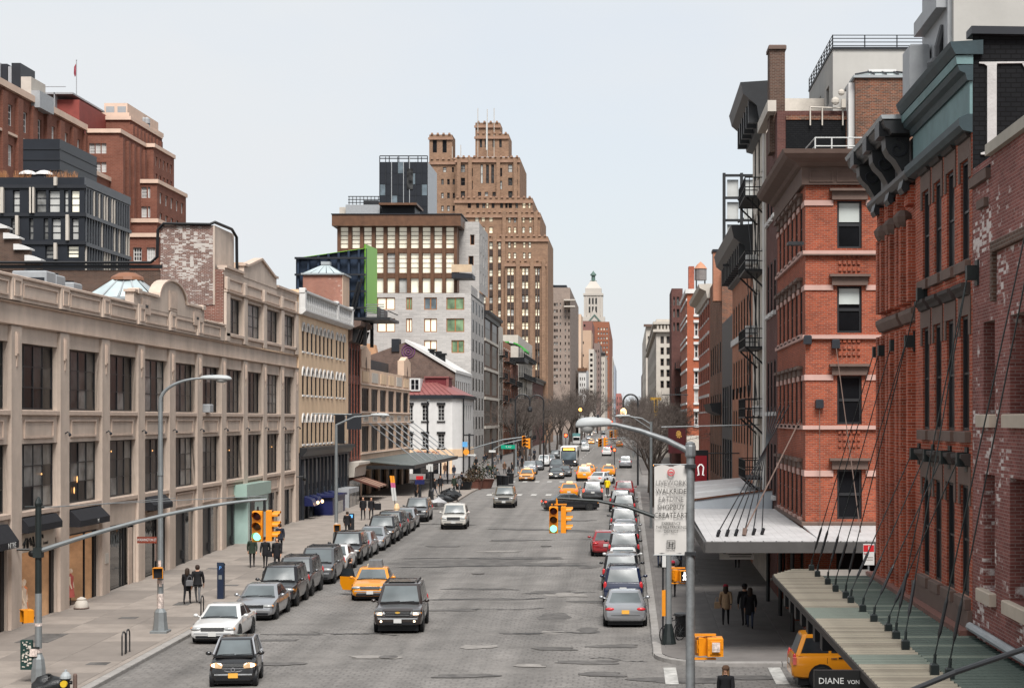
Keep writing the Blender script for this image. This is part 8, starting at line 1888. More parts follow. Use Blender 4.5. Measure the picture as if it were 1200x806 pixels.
PAINT=dict(black=paint('black',(.006,.006,.007)),charcoal=paint('charcoal',(.025,.026,.029),.4),grey=paint('grey',(.09,.093,.098),.5),silver=paint('silver',(.32,.33,.345),.6,.3),white=paint('white',(.56,.56,.55)),pearl=paint('pearl',(.50,.48,.44)),tan=paint('tan',(.22,.20,.165),.5),blue=paint('blue',(.012,.018,.045)),red=paint('red',(.25,.009,.013)),brown=paint('brown',(.035,.026,.023),.4),green=paint('dark_green',(.02,.04,.035)),taxi=M['taxi'],teal=paint('teal',(.10,.24,.24)))
hl_on=mat('headlamp_on',(1,.72,.50),.3,.02,emit=1.6);tl_on=mat('brake_lamp_on',(1,.06,.03),.3,.02,emit=1.6);amber=mat('amber_lamp',(.8,.25,.03),.3,.1,emit=.25)
plate_y=mat('orange_plate_face',(.70,.36,.06),.5,.1)
def car(kind,col,label,X,Y,rz=0.0,name='parked_car',cat='car',group=None,lights=False,brake=False,plate='wsign',detail=2,taxi=False,rack=None,roofcol=None,z=0.0):
 P=car_parts(kind);k=KIND[kind];L_=k['L'];t=thing(name,label,cat,(X,Y,z+gnd(Y)),rz,group);pm=PAINT[col]
 shared('body',P['body'],t,(0,0,0),mats=[pm])
 link('underbody_shade_box',P['under'],t);link('windshield',P['windshield'],t);link('rear_window',P['rear_window'],t)
 for m in P['sides']:link('side_window',m,t)
 for s in(-1,1):
  for ax in k['ax']:link('wheel_well',P['arch'],t,(s*P['ws'],ax*L_,k['r']),(0,0,0 if s>0 else PI))
 for s in(-1,1):
  for ax in k['ax']:
   w_=link('wheel',P['tyre'],t,(s*(k['W']/2-.085),ax*L_,k['r']),(0,0,0 if s>0 else PI))
   link('rim',P['rim'],w_,(.0,0,0))
 for p in P['hl'][1]:shared('headlight',P['hl'][0],t,p,mats=[hl_on if lights else None])
 for p in P['tl'][1]:shared('taillight',P['tl'][0],t,p,mats=[tl_on if brake else None])
 if detail>=1:
  link('grille',P['grille'],t);link('lower_grille',P['intake'],t)
  shared('licence_plate',P['plate'],t,(0,-.512*L_,k['st'][1][3]+.18),(0,0,0),[plate_y if plate=='y' else None])
  shared('licence_plate',P['plate'],t,(0,.504*L_,k['hl']+.03),(0,0,0),[plate_y if plate=='y' else None])
  for i,p in enumerate(P['mirrors']):shared('mirror',P['mirror'],t,p,(0,0,0 if i else PI),[pm])
 if detail>=1:
  link('cowl',P['cowl'],t)
  for p in P['turns']:link('turn_signal',P['turn'],t,p)
 if detail>=2:link('wiper',P['wiper'],t);link('bumper_strip',P['strip'],t);link('boot_seam',P['bseam'],t);link('door_handle',P['handles'],t);link('door_seam',P['seams'],t)
 if rack if rack is not None else(k['rails'] and detail>=1):link('roof_rack',P['rack'],t)
 if taxi:
  b=MB();b.bbox(-.30,.30,-.09,.09,0,.17,.03);obj('roof_sign',b,mat('taxi_sign',(.75,.62,.40),.4,.1,emit=.25),t,(0,(k['gh'][1]+.08)*L_,k['H']-.005))
 return t
def front_at(kind,px,py,**kw):
 """centre of a car facing the camera whose front wheels meet the road at row py, front centred on px"""
 Y=gz(py);k=KIND[kind];return(xat(px,Y),Y-k['ax'][0]*k['L'])
def P_left(kind,Y):
 k=KIND[kind];return(KL+.50+k['W']/2,Y-k['ax'][0]*k['L'])
X_,Y_=front_at('smart',271,803)
sm=car('smart','black','tiny black two seat car with a yellow plate driving in front of all the others',X_,Y_,.10,'city_car',plate='y',lights=True)
b=MB();pts=[(.36*math.cos(a),-1.372-.0+.05*(math.cos(a)**2),.60+.10*math.sin(a)) for a in[PI+PI*i/12 for i in range(13)]];b.tube(pts,.012,6);b.tube([(-.36,-1.33,.61),(.36,-1.33,.61)],.012,6);obj('grille_trim',b,mat('dull_silver',(.22,.22,.23),.5,.1),sm)
b=MB();b.tube([(.06*math.cos(2*PI*i/14),-1.40,.575+.06*math.sin(2*PI*i/14)) for i in range(15)],.014,5);obj('emblem',b,mat('dull_silver',(.22,.22,.23),.5,.1),sm)
for s in(-1,1):
 b=MB();b.prism([(s*.42,.02),(s*.64,.05),(s*.68,.20),(s*.62,.24),(s*.40,.10)],'y',-.02,.02);obj('headlight_glow',b,mat('warm_headlamp_lens',(.55,.36,.2),.2,.25,9,emit=.45),sm,(0,-1.262,.62),(.35,0,-s*.42))
b=MB();b.tube([(-.58,-.62,1.005),(-.2,-.70,1.0),(.4,-.70,1.0)],.014,4);b.tube([(.05,-.72,1.0),(.40,-.44,1.26)],.012,4);obj('wiper',b,M['black'],sm)
for s in(-1,1):b=MB();b.tube([(s*.70,-.86,1.03),(s*.56,-.30,1.49),(s*.56,.6,1.53),(s*.60,.98,1.5),(s*.74,1.16,1.0),(s*.775,.85,.55)],.035,6);obj('safety_frame',b,mat('silver_trim',(.40,.41,.43),.35,.05,metal=.5),sm)
ll='cars parked along the left kerb'
plan=[('coupe','white',751.5,'white coupe parked first at the left kerb','wsign'),('saloon','silver',724.9,'silver saloon parked behind the white coupe','wsign'),('suv','charcoal',709.5,'black off-roader with roof rack parked behind the silver saloon','wsign'),('suv','grey',697.5,'dark grey off-roader with roof bars, second in the pair of off-roaders','wsign'),('van','grey',683,'grey estate with a black roof rack beside the taxi door','wsign'),('saloon','white',670,'small white saloon half hidden past the taxi door','wsign'),('suv','black',660.7,'black off-roader parked past the small white saloon','wsign'),('hatch','silver',653,'silver hatchback between two black off-roaders','wsign'),('saloon','silver',644.5,'pale silver saloon in front of the black off-roader with open bonnet','wsign'),('suv','black',637,'black off-roader in the middle of the left row, above the pale silver saloon','wsign'),('suv','charcoal',630.5,'charcoal off-roader with pale bonnet just behind the middle black one','wsign'),('saloon','black',625,'narrow glimpse of a black saloon behind the charcoal off-roader','wsign'),('hatch','silver',620,'silver hatchback next to the moving silver car','wsign'),('suv','grey',611,'grey off-roader with pale bonnet, last before the pale sack','wsign')]
for kind,col,py,lab,pl in plan:
 x,y=P_left(kind,gz(py));car(kind,col,lab,x+R.uniform(-.05,.1),y,R.uniform(-.015,.015),'parked_car',group=ll,plate=pl,rack=('rack' in lab or 'bars' in lab))
x,y=front_at('bigsuv',466,739.5);sb_=car('bigsuv','brown','big dark brown sport utility with gold badge and lit headlights mid road',x,y,.045,'sport_utility',lights=False)
b=MB();b.box(-.10,.10,-2.675,-2.64,.845,.885);b.box(-.045,.045,-2.676,-2.641,.825,.905);obj('emblem',b,mat('gold_badge',(.75,.45,.08),.3,metal=.6),sb_)
b=MB();b.box(-.84,.84,-2.60,-2.56,.60,.68);obj('bumper_bar',b,M['chrome'],sb_);b=MB();b.box(-.56,.56,-2.64,-2.60,.92,.945);obj('grille_bar',b,PAINT['brown'],sb_)
for s in(-1,1):
 b=MB();b.bbox(-.17,.17,-.05,.05,-.13,.13,.02);obj('headlight',b,M['chrome'],sb_,(s*.76,-2.545,.86),(0,0,s*.3));b=MB();b.bbox(-.11,.11,-.02,.02,-.05,.05,.02);obj('headlight_lens',b,hl_on,sb_,(s*.74,-2.605,.82),(0,0,s*.3));b=MB();b.ball((0,0,0),.06,.04,.06,8,5);obj('fog_lamp',b,hl_on,sb_,(s*.68,-2.58,.50))
b=MB();b.box(-.55,.55,-.35,.75,1.925,1.95);obj('sunroof',b,G['car'],sb_)
x,y=front_at('saloon',433.5,702);tx=car('saloon','taxi','yellow taxi saloon with its rear door open and a person stepping out',x,y,.05,'taxi','taxi',taxi=True)
b=MB();b.box(-.42,.42,-2.40,-2.36,.60,.66);b.box(-.62,.62,-2.39,-2.36,.30,.40);obj('grille_bar',b,M['chrome'],tx)
b=MB();b.prism([(0,-.50),(.75,-.50),(.92,-.2),(.92,.15),(0,.15)],'x',-.03,.03);obj('open_door',b,M['taxi'],tx,(-.92,.25,.78),(0,0,1.0));b=MB();b.prism([(.02,.15),(.9,.15),(.78,.56),(.15,.56)],'x',-.012,.012);obj('door_window',b,G['car'],tx,(-.92,.25,.78),(0,0,1.0))
b=MB();b.prism([(-.36,0),(.36,0),(.30,.36),(-.30,.36)],'y',-.35,.55);obj('advert_topper',b,mat('advert_grey',(.14,.145,.15),.35,.3,4),tx,(.08,.15,1.40))
x,y=front_at('suv',531.5,619.5);car('suv','pearl','white car pulling out from the left kerb towards the camera',x,y,.03,'sport_utility',rack=False)
x,y=front_at('suv',591,594.5);car('suv','tan','tan and dark off-roader driving alone towards the camera in the middle of the road',x,y,0.0,'off_roader',rack=True)
def rear_at(kind,px,py):Y=gz(py);k=KIND[kind];return(xat(px,Y),Y+k['ax'][1]*k['L']*.98)
Y_=gz(598);car('saloon','charcoal','dark grey saloon turning across the road with lit tail lights',xat(668,Y_),Y_+.6,PI/2+.30,'saloon_car',brake=True)
x,y=rear_at('suv',694,587);car('suv','grey','silver grey estate waiting at the crossing, seen from behind',x,y,PI+.03,'estate_car',brake=True,rack=False)
x,y=rear_at('saloon',667,584);car('saloon','taxi','yellow taxi with bright tail lights right behind the turning dark saloon',x,y,PI,'taxi','taxi',brake=True,taxi=True)
x,y=rear_at('saloon',705,567.5);car('saloon','white','white saloon angled at the crossing, tail towards us',x,y,PI-.35,'saloon_car',brake=True)
x,y=rear_at('saloon',684,563.5);car('suv','taxi','yellow taxi seen from behind in front of another at the crossing',x,y,PI+.05,'taxi','taxi',brake=True,rack=False,taxi=True)
x,y=rear_at('saloon',690,557);car('saloon','taxi','second yellow taxi half hidden by the one nearer the crossing',x,y,PI,'taxi','taxi',taxi=True)
x,y=rear_at('saloon',713,558);car('saloon','taxi','yellow taxi beside the white angled saloon',x,y,PI,'taxi','taxi',taxi=True,brake=True)
x,y=front_at('saloon',617,563.5);car('saloon','taxi','yellow taxi facing us at the far left crosswalk',x,y,0,'taxi','taxi',taxi=True)
x,y=front_at('saloon',652,561);car('saloon','charcoal','dark saloon facing us in front of the bus',x,y,0,'saloon_car',lights=True)
x,y=front_at('saloon',661,558.5);car('saloon','black','black saloon half hidden beside the dark one in front of the bus',x,y,0,'saloon_car')
x,y=front_at('saloon',652,553);car('van','grey','grey van right in front of the bus, above two dark cars',x,y,0,'van','van',detail=1)
Y_=gz(546.5);X_=xat(666.5,Y_)
t=thing('city_bus','white and dark city bus with an amber destination display facing us','bus',(X_,Y_+6,gnd(Y_)))
b=MB();b.bbox(-1.3,1.3,-6,6,.35,3.15,.12);obj('body',b,M['white'],t);b=MB();b.box(-1.15,1.15,-6.06,-6.0,1.05,2.35);obj('windshield',b,G['blueg'],t);b=MB();b.box(-1.05,1.05,-6.07,-6.0,2.45,2.95);obj('display_case',b,M['black'],t)
b=MB();b.box(-.85,.85,-6.09,-6.07,2.55,2.85);obj('destination_display',b,mat('bus_display_lit',(1,.52,.08),.4,.35,3,emit=1.2),t)
b=MB();b.box(-1.31,1.31,-6.05,-5.9,.35,1.0);obj('bumper',b,M['dark'],t);b=MB();b.box(-1.22,1.22,-6.04,-5.99,1.0,2.42);obj('front_mask',b,M['black'],t)
for s in(-1,1):
 b=MB();b.ball((s*.98,-6.08,.78),.17,.06,.11,8,5);obj('headlight',b,hl_on,t);b=MB();b.box(s*1.305-.01,s*1.305+.01,-5.6,5.6,1.35,2.5);obj('side_window',b,G['dark'],t);b=MB();b.box(s*1.5-.1,s*1.5+.1,-6.2,-6.1,1.9,2.5);obj('mirror',b,M['black'],t)
 for y in(-3.6,3.2):b=MB();b.lathe([(.3,-.12),(.48,-.13),(.48,.13),(.3,.12)],14,(s*1.18,y,.48),'x');obj('wheel',b,M['rubber'],t)
far=[('saloon','white','f',672,529,'white car facing us left of the far yellow signal'),('suv','white','f',686,528.5,'pale car facing us between bus and far signal'),('suv','white','r',711,534,'white van seen from behind right of the far signal'),('saloon','red','r',713,527,'red lit car ahead of the white van'),('saloon','taxi','r',726,523.5,'yellow taxi at the right in the far traffic'),('saloon','taxi','f',693,520,'yellow taxi facing us in the far traffic'),('saloon','silver','f',690,515,'silver car in the middle of the far traffic'),('suv','white','f',692,511,'white car further up the far traffic'),('saloon','taxi','r',720,515,'yellow taxi further up on the right'),('suv','black','f',707,509,'dark van far up the street'),('saloon','white','r',708,514,'white car seen from behind in the far traffic'),('saloon','white','f',702,518,'white car beside the far yellow taxi'),('saloon','taxi','r',722,508.5,'farthest yellow taxi on the right'),('saloon','silver','f',698,508,'farthest pale car in the middle'),('saloon','silver','f',684,521,'silver car beside the green truck')]
for kind,col,d_,px,py,lab in far:
 Y=gz(py);car(kind,col,lab,xat(px,Y),Y,0 if d_=='f' else PI,'taxi' if col=='taxi' else 'car','taxi' if col=='taxi' else 'car',group='far traffic',lights=(d_=='f' and R.random()<.6),brake=(d_=='r'),detail=0,taxi=(col=='taxi'))
Y=gz(521);t=thing('box_truck','pale green box truck facing us in the far traffic','truck',(xat(675.5,Y),Y+3,gnd(Y)));b=MB();b.bbox(-1.15,1.15,-1.4,4,.5,3.3,.06);obj('box',b,PAINT['teal'],t);b=MB();b.bbox(-1.05,1.05,-3,-1.4,.4,2.4,.2);obj('cab',b,M['white'],t);b=MB();b.box(-.9,.9,-3.05,-2.9,1.3,2.1);obj('windshield',b,G['dark'],t)
for s in(-1,1):b=MB();b.lathe([(.2,-.1),(.42,-.12),(.42,.12)],12,(s*.95,-2.2,.42),'x');obj('wheel',b,M['rubber'],t)
rl_='cars parked along the right kerb'
plan=[('saloon','silver',732.5,'silver saloon with an orange plate parked last in the right row, nearest us','y'),('suv','blue',709,'dark blue off-roader parked ahead of the silver saloon on the right','wsign'),('van','charcoal',690,'dark estate with a silvery tailgate ahead of the blue off-roader','wsign'),('saloon','white',673.5,'white saloon with red lamps ahead of the dark estate','wsign'),('suv','charcoal',660,'dark off-roader next to the red car on the right','wsign'),('suv','silver',646.5,'silver off-roader with a black rear window in the right row','wsign'),('saloon','silver',634,'pale saloon just ahead of the silver off-roader','wsign'),('van','charcoal',624.5,'dark van shaped car under the signal arm on the right','wsign'),('saloon','grey',615,'grey saloon beyond the signal arm on the right','wsign'),('suv','black',606,'black off-roader near the far end of the right row','wsign'),('hatch','silver',598,'small silver car near the far end of the right row','wsign'),('suv','red',586,'red car at the far end of the right row','wsign')]
for kind,col,py,lab,pl in plan:
 Y=gz(py);k=KIND[kind];car(kind,col,lab,KR-.22-k['W']/2+R.uniform(-.12,.03),Y+k['ax'][1]*k['L'],PI+R.uniform(-.02,.02),'parked_car',group=rl_,plate=pl,rack=(col=='blue'))
Y=gz(654);car('hatch','red','red hatchback standing beside the dark off-roader, sticking out into the road',KR-2.35,Y+3.2,PI+.03,'hatchback',brake=False)
Y=gz(600);car('suv','black','black car with an amber lamp standing outside the right row',xat(727,Y),Y+2,PI,'off_roader',rack=False)
Y=gz(548.5);car('suv','silver','pale van parked at the far right kerb beneath the trees',xat(733,Y),Y+2,PI,'van','van',detail=1)
for i,(px,py,col,lab) in enumerate(((628,556,'silver','silver parked car just past the far taxi'),(634,551,'grey','grey parked car, second past the far taxi'),(640,546.5,'white','white parked car, third past the far taxi'),(645,542.5,'silver','pale parked car, fourth past the far taxi'),(650,539,'black','dark parked car beside the bus'),(654,535.5,'white','white parked car behind the bus'),(658,532,'silver','farthest silver parked car at the left kerb'))):
 Y=gz(py);car('saloon' if i%2 else 'suv',col,lab,KL2+1.15,Y+1.5,0,'parked_car',group='cars parked beyond the avenue',detail=0)
Y_=55.0*KY
k=KIND['suv'];tx2=car('suv','taxi','yellow taxi off-roader entering the side street, half under the green canopy',xat(925,Y_)+k['L']*.5,Y_,PI/2+.02,'taxi','taxi',taxi=True,rack=True)
b=MB();
for s in(-1,1):b.box(s*.945-.004,s*.945+.004,-.6,.0,.78,.90);b.box(s*.945-.004,s*.945+.004,.5,.8,.98,1.04)
obj('door_print',b,M['black'],tx2)
for s in(-1,1):
 b=MB();b.bbox(-.09,.09,-.06,.06,-.13,.13,.02);obj('taillight_cluster',b,mat('taillight_pale_red',(.55,.12,.10),.3,.3),tx2,(s*.86,2.27,.92))
Y=55.6;k=KIND['hatch'];car('hatch','black','black car roof just showing at the bottom edge of the road',xat(670,Y),Y,PI,'hatchback')
def skin_mesh(name,verts,edges,radii,mats,zone,sub=1,root=0):
 me=bpy.data.meshes.new(name+'_cage');me.from_pydata(verts,edges,[]);o=bpy.data.objects.new(name,me);COL.objects.link(o)
 mo=o.modifiers.new('skin','SKIN');mo.use_smooth_shade=True
 for i,d_ in enumerate(me.skin_vertices[0].data):
  r_=radii[i];d_.radius=r_ if isinstance(r_,tuple) else(r_,r_);d_.use_root=(i==root)
 s_=o.modifiers.new('sub','SUBSURF');s_.levels=sub;s_.render_levels=sub
 dg=bpy.context.evaluated_depsgraph_get();dg.update()
 out=bpy.data.meshes.new_from_object(o.evaluated_get(dg));out.name=name
 bpy.data.objects.remove(o);bpy.data.meshes.remove(me)
 out.materials.clear()
 for m in mats:out.materials.append(m)
 for p in out.polygons:p.material_index=zone(p.center);p.use_smooth=True
 return out
BODY={}
def pose_body(pose):
 """one continuous body; facing -y; height 1.75"""
 if pose in BODY:return BODY[pose]
 st={'walk':.30,'walk2':-.26,'stand':.03,'sit':.0}[pose]
 sw=st*.8
 V=[(0,0,.95),(0,.0,1.12),(0,.0,1.30),(0,.01,1.44),(0,-.005,1.53),(0,-.02,1.63),(0,-.01,1.73),(-.09,0,.91),(-.10,-st*.45,.50),(-.10,st*.20-st*.75,.09),(-.10,st*.20-st*.75-.17,.035),(.09,0,.91),(.10,st*.40,.50),(.10,st*.95,.10+abs(st)*.12),(.10,st*.95-.16,.035+abs(st)*.03),(-.18,.01,1.41),(-.24,sw*.35,1.14),(-.23,sw*.7-.06,.90),(-.225,sw*.8-.10,.80),(.18,.01,1.41),(.24,-sw*.35,1.14),(.23,-sw*.7-.06,.90),(.225,-sw*.8-.10,.80),(0,-.105,1.615),(-.075,.0,1.63),(.075,.0,1.63)]
 E=[(0,1),(1,2),(2,3),(3,4),(4,5),(5,6),(0,7),(7,8),(8,9),(9,10),(0,11),(11,12),(12,13),(13,14),(3,15),(15,16),(16,17),(17,18),(3,19),(19,20),(20,21),(21,22),(5,23),(5,24),(5,25)]
 r=[(.15,.10),(.13,.09),(.16,.10),(.12,.08),.052,.088,.06,.085,.06,.04,.032,.085,.06,.04,.032,.06,.045,.034,.028,.06,.045,.034,.028,.016,.014,.014]
 for hand,(bx,by,bz) in((18,V[18]),(22,V[22])):
  s=-1 if hand==18 else 1
  for f,(dx,dy,ln) in enumerate(((-.000,-.032,.075),(.0,-.012,.085),(.0,.008,.08),(.0,.026,.062),(-s*.025,-.03,.045))):
   i0=len(V);up_=.03 if f==4 else 0
   V+=[(bx+dx,by+dy,bz-.045+up_),(bx+dx-s*.012,by+dy-.012,bz-.045-ln+up_)];E+=[(hand,i0),(i0,i0+1)];r+=[.0095,.0075]
 def zone(c):
  if c.z<.10:return 2
  if c.z>1.49:return 0
  if abs(c.x)>.17 and c.z<.90:return 0
  if c.z<.97:return 1
  return 3
 BODY[pose]=skin_mesh('body',V,E,r,[M['skin'],M['black'],M['black'],M['black']],zone);return BODY[pose]
COAT={}
def pose_coat(pose,hem):
 if(pose,hem) in COAT:return COAT[(pose,hem)]
 st={'walk':.30,'walk2':-.26,'stand':.03,'sit':0}[pose];sw=st*.8
 V=[(0,0,.95),(0,0,1.15),(0,0,1.33),(0,.01,1.45),(0,0,hem),(-.19,.01,1.41),(-.245,sw*.35,1.14),(-.235,sw*.66-.05,.92),(.19,.01,1.41),(.245,-sw*.35,1.14),(.235,-sw*.66-.05,.92)]
 E=[(0,1),(1,2),(2,3),(0,4),(3,5),(5,6),(6,7),(3,8),(8,9),(9,10)]
 r=[(.20,.145),(.175,.13),(.20,.14),(.13,.105),(.215,.175),.085,.065,.052,.085,.065,.052]
 COAT[(pose,hem)]=skin_mesh('coat',V,E,r,[M['black']],lambda c:0);return COAT[(pose,hem)]
b=MB();b.lathe([(.02,1.755),(.07,1.74),(.10,1.69),(.108,1.64),(.10,1.58),(.07,1.55)],12,sy=1.05);i0=len(b.v)
for i in range(i0):x,y,z=b.v[i];b.v[i]=(x,(y+.012) if y>-.02 or z>1.69 else-.055+.012,z)
hair_s=b.mesh('hair',[M['hair']],60)
b=MB();b.lathe([(.02,1.76),(.075,1.745),(.108,1.69),(.115,1.62),(.12,1.50),(.10,1.38),(.05,1.35)],12,sy=1.05)
for i in range(len(b.v)):x,y,z=b.v[i];b.v[i]=(x,(y+.02) if y>-.02 or z>1.69 else-.045,z)
hair_l=b.mesh('hair',[M['hair']],60)
b=MB();b.lathe([(.02,1.79),(.08,1.775),(.118,1.71),(.122,1.665),(.118,1.66),(.09,1.68)],12,sy=1.05);cap_m=b.mesh('hat',[M['red']],60)
cl=lambda n,c:mat('cloth_'+n,c,.9,.15,6)
CLOTH=dict(black=cl('black',(.011,.011,.013)),navy=cl('navy',(.018,.022,.035)),dgreen=cl('dark_green',(.02,.03,.02)),tan=cl('tan',(.34,.23,.14)),jeans=cl('jeans',(.035,.045,.075)),grey=cl('grey',(.12,.12,.125)),brown=cl('brown',(.09,.05,.03)),white=cl('white',(.6,.6,.6)),yellow=cl('yellow',(.75,.55,.01)),red=cl('red',(.30,.02,.04)),orange=cl('orange',(.5,.14,.04)))
def person(px,py,rz,label,pose='walk',coat='black',hem=.72,legs='black',hair='s',hat=None,h=1.75,group=None,z=SW+.018,haircol=None):
 Y=F*(9.8-z)/(py-463) if py>576 else F*(7.4-z)/(py-CY);X=xat(px,Y);z+=gnd(Y)
 t=thing('person',label,'person',(X,Y,z),rz,group);t.scale=(h/1.75,)*3
 shared('body',pose_body(pose),t,(0,0,0),mats=[None,CLOTH[legs],M['black'],CLOTH[coat]])
 shared('coat',pose_coat(pose,hem),t,(0,0,0),mats=[CLOTH[coat]])
 if hat:shared('hat',cap_m,t,(0,0,0),mats=[CLOTH[hat]])
 shared('hair',hair_l if hair=='l' else hair_s,t,(0,0,0),mats=[haircol])
 return t
def bag(X,Y,z,lab,col,sx=.16,sz=.13,strap=True):
 t=thing('handbag',lab,'bag',(X,Y,z));b=MB();b.bbox(-sx,sx,-.06,.06,-sz,sz,.04);obj('bag_body',b,CLOTH[col],t)
 b=MB();b.tube([(sx*.7*math.cos(a),0,sz+.18*math.sin(a)) for a in[PI*i/8 for i in range(9)]],.012,5);obj('strap',b,CLOTH[col],t)
a_=person(219.5,707.5,PI,'person in a black coat with long hair and a pale bag, walking away','walk','black',.62,'black','l',h=1.66)
bag(a_.location.x+.16,a_.location.y-.24,a_.location.z+1.0,'pale grey shoulder bag on the walking couple woman','grey')
person(231.5,707,PI,'person in a black jacket and grey trousers walking beside the long haired one','walk2','black',.86,'grey','s',h=1.80)
person(295.5,664.5,.2,'person in a dark green jacket walking towards us, leftmost of three','walk','dgreen',.80,'black','s',h=1.76)
a_=person(311,665.5,0,'person in a black coat with a dark bag, middle of three','walk2','black',.66,'black','s',hat='black',h=1.72);bag(a_.location.x+.34,a_.location.y-.1,a_.location.z+.8,'black handbag carried by the middle of three walkers','black',.2,.16)
person(324.5,668,.1,'person in a long black coat walking towards us, rightmost of three','walk','black',.60,'black','s',h=1.80)
person(328,648,PI,'person in dark clothes behind the traffic signal on the left pavement','stand','navy',.85,'black','s',h=1.82)
person(425.5,609,0,'person in black with a white scarf before the tan building','walk','black',.75,'black','s',h=1.78)
a_=person(435,608.5,.3,'person in black carrying a black sack before the tan building','walk2','black',.8,'black','s',h=1.72);bag(a_.location.x+.5,a_.location.y,a_.location.z+1.0,'black bag slung from the second walker before the tan building','black',.26,.26)
person(407,628,PI,'person in dark clothes at the pay station by the cream building','stand','black',.8,'black','s',h=1.7)
t=thing('parking_meter','dark pay station with a blue light beside the cream building','parking meter',(xat(412,gz(629)),gz(629),SW+gnd(gz(629))));b=MB();b.bbox(-.17,.17,-.15,.15,0,1.5,.03);obj('cabinet',b,M['steel_b'],t);b=MB();b.box(-.1,.1,-.16,-.15,1.2,1.42);obj('screen',b,mat('screen_blue',(.1,.35,.7),emit=.5),t)
person(411,693,PI*.5,'person in a dark coat stepping out of the taxi','stand','black',.55,'jeans','s',h=1.70,z=0.0);
for i,(px,py,c_,lg,l) in enumerate(((487,586,'black','black','person in black with a white bag, leftmost on the plaza'),(490,585,'brown','black','person in a brown coat second from the left on the plaza'),(509.5,580.5,'black','jeans','person in a black jacket standing by the plaza post'),(516,578,'black','black','person in a black coat holding a pale bag on the plaza'),(532,577.5,'dgreen','black','person in a dark green coat near the black tub'),(538,577,'grey','grey','person in grey next to the one in dark green'),(541,571,'navy','black','person in navy right behind the black tub'),(596.5,563.5,'black','black','tall dark person waiting at the far corner'),(583,566,'grey','grey','person in grey near the bins at the far corner'),(600,558,'black','black','person in black walking past the far corner'),(607,550,'navy','black','person in navy under the left trees'),(612,548,'black','black','first dark person under the left trees'),(620,545,'grey','black','person in grey under the left trees'),(626,543,'black','black','dark person beside the far parked cars'))):
 person(px,py,R.uniform(0,6),l,('stand','walk','walk2')[i%3],c_,(.7,.85)[i%2],lg,'sl'[i%2],h=R.uniform(1.66,1.8),group='people around the plaza and far corner')
a_=person(850.5,732.5,PI-.1,'person in a tan coat and dark red hat walking away with a handbag','walk','tan',.66,'black','l',hat='red',h=1.70);bag(a_.location.x-.36,a_.location.y,a_.location.z+.86,'tan handbag of the person in the red hat','tan',.12,.14)
person(872.5,733,PI+.1,'person in a black hooded coat, left of the dark pair under the canopy','walk','black',.70,'black','s',hat='black',h=1.74)
person(879,736.5,PI-.1,'person in a long black coat, right of the dark pair under the canopy','walk2','black',.55,'jeans','l',h=1.70)
person(788.5,700,PI,'person in black behind the right signal mast','walk','black',.7,'black','s',hat='red',h=1.74)
person(796,664,PI,'person in jeans whose legs show below the street banner','walk2','black',.8,'jeans','s',h=1.76);person(773.5,665,PI,'dark person hidden above the knees by the street banner','stand','black',.8,'jeans','s',h=1.7)
person(864,666,PI,'person whose dark legs show under the grey notice board','walk','black',.8,'black','s',h=1.75)
for i in range(26):
 Yp=R.uniform(232,420);px=CX+R.uniform(-23.5,-15.6)*F/Yp;py=CY+(7.4-SW)*F/Yp
 person(px,py,R.choice((0,PI))+R.uniform(-.3,.3),'small dark clad figure in the crowd under the left trees beyond the avenue',('walk','walk2','stand')[i%3],('black','navy','grey','black','brown')[i%5],(.65,.85)[i%2],('black','jeans')[i%2],'sl'[i%2],h=R.uniform(1.6,1.82),group='crowd under the left trees')
bl=mat('blond_hair',(.17,.09,.04),.6,.3,20)
person(850.5,848,-.25,'fair haired person in a black coat at the bottom edge, looking aside','walk','black',.7,'black','l',hat='brown',h=1.72,z=0.03,haircol=bl)
Y_=gz(583);X_=xat(713,Y_)
t=thing('cyclist_bike','bicycle under the cyclist in the yellow jacket','bicycle',(X_-.1,Y_,.02+gnd(Y_)),PI)
for y in(-.5,.5):
 b=MB();b.tube([(0,y+.33*math.cos(2*PI*i/14),.33+.33*math.sin(2*PI*i/14)) for i in range(15)],.025,5);obj('wheel',b,M['rubber'],t)
b=MB();b.tube([(0,.5,.33),(0,.15,.85)],.025,5);b.tube([(0,.15,.85),(0,-.4,.85)],.025,5);b.tube([(0,-.5,.33),(0,-.38,1.0)],.025,5);b.tube([(0,.05,.3),(0,-.4,.85)],.025,5);obj('frame',b,M['steel_b'],t);b=MB();b.tube([(-.25,-.38,1.02),(.25,-.38,1.02)],.02,5);obj('handlebar',b,M['steel_b'],t)
c_=person(713,583,PI,'cyclist in a bright yellow jacket riding away near the right row','walk','yellow',.9,'black','s',h=1.7,z=.35)
c_.location=(X_-.1,Y_+.1,.22+gnd(Y_))
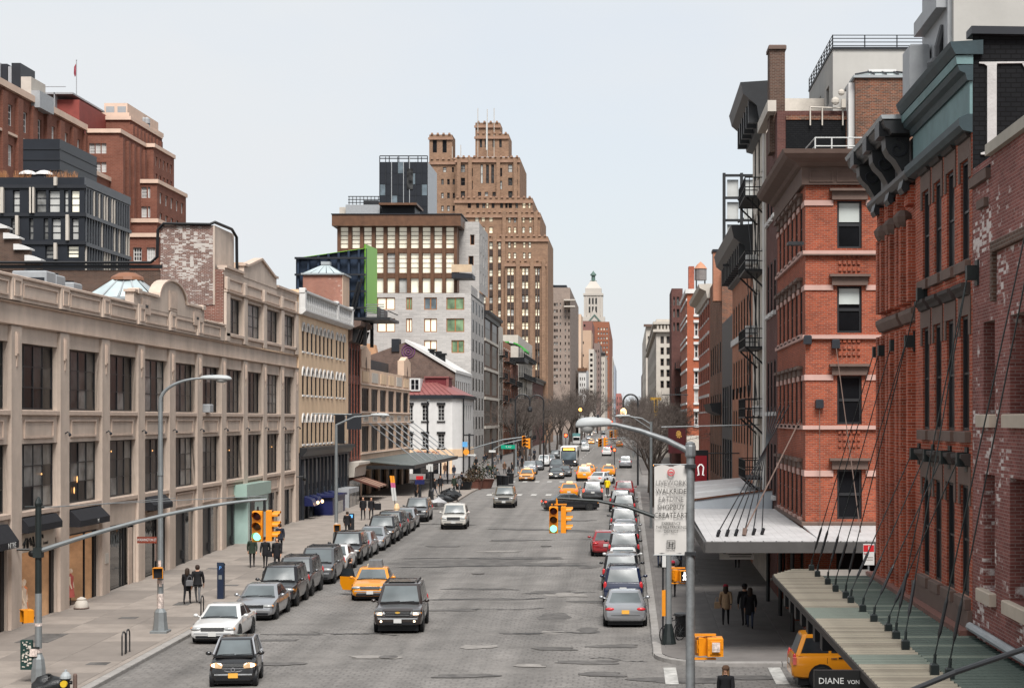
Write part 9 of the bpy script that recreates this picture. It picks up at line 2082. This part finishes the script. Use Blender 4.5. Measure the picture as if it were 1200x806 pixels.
def tree_mesh(seed,h=9.0,depth=5):
 rr=random.Random(seed);tr=MB();tw=MB()
 def grow(p,d_,l,r_,lev):
  q=p+d_*l*.5+Vector((rr.uniform(-.06,.06),rr.uniform(-.06,.06),0))*l;e=p+d_*l
  m=tr if lev<3 else tw
  m.tube([p,q,e],[r_,r_*.85,r_*.68],6 if lev<2 else(4 if lev<3 else 3),cap=False)
  if lev>=depth:return
  n=3 if lev<2 else rr.choice((2,3,3))
  for i in range(n):
   a=2*PI*(i+rr.random())/n;sp=rr.uniform(.35,.75);u=d_.orthogonal().normalized();v=d_.cross(u)
   nd=(d_+(u*math.cos(a)+v*math.sin(a))*sp+Vector((0,0,.14))).normalized()
   grow(e if i else p+d_*l*rr.uniform(.6,1),nd,l*rr.uniform(.62,.82),max(r_*rr.uniform(.46,.62),.008),lev+1)
  if lev>=2:
   for k in range(6):
    a=rr.uniform(0,2*PI);u=d_.orthogonal().normalized();v=d_.cross(u);nd=(d_*.5+u*math.cos(a)+v*math.sin(a)+Vector((0,0,.3))).normalized();s=p+d_*l*rr.uniform(.2,.9)
    tw.tube([s,s+nd*l*.55],[.009,.004],3,cap=False)
 grow(Vector((0,0,0)),Vector((rr.uniform(-.03,.03),rr.uniform(-.03,.03),1)).normalized(),h*.27,.17,0)
 bark=mat('bark',(.05,.04,.034),.95,.25,3,.2);twig=mat('twig_bark',(.10,.082,.072),.95,.25,3)
 return tr.mesh('trunk',[bark]),tw.mesh('crown',[twig])
TREES=[tree_mesh(s,9.5,6) for s in(1,2,3,4)]
def tree(X,Y,sc_,k,lab,grp):
 Y*=KY;t=thing('bare_tree',lab,'tree',(X,Y,SW+gnd(Y)),R.uniform(0,6),grp);sc_*=1.12;t.scale=(sc_*1.1,sc_*1.1,sc_)
 link('trunk',TREES[k%4][0],t);link('crown',TREES[k%4][1],t);return t
lt=[(232,1.15),(246,1.2),(262,1.15),(280,1.25),(300,1.2),(325,1.25),(350,1.3),(380,1.3),(415,1.35),(455,1.4),(500,1.5),(560,1.5),(640,1.55),(740,1.6)]
for i,(y,s) in enumerate(lt):tree(-16.4+R.uniform(-.6,.5),y,s,i,'bare brown street tree in the left row beyond the avenue, number %s from the crossing'%('one two three four five six seven eight nine ten eleven twelve thirteen fourteen'.split()[i]),'bare trees along the left kerb')
for i,(y,s) in enumerate(((460,1.6),(520,1.7),(600,1.8),(700,1.9),(820,2.0))):tree(-19+i*1.0,y,s*1.15,i+1,'tall bare tree far down the left pavement, %s of the tall ones'%('nearest','second','middle','fourth','farthest')[i],'tall bare trees far down the left')
rt=[(140,.95),(147,.9),(153,1.0),(161,1.1),(168,1.0),(176,1.1),(228,1.15),(244,1.2),(262,1.2),(285,1.25),(310,1.3),(345,1.35),(390,1.4),(440,1.5),(500,1.6),(580,1.7),(680,1.8)]
for i,(y,s) in enumerate(rt):tree((2.6 if y<200 else 4.3)+R.uniform(-.4,.4),y,s*.98,i+2,'bare grey brown street tree in the right row, number %s from the banner'%('one two three four five six seven eight nine ten eleven twelve thirteen fourteen fifteen sixteen seventeen'.split()[i]),'bare trees along the right kerb')
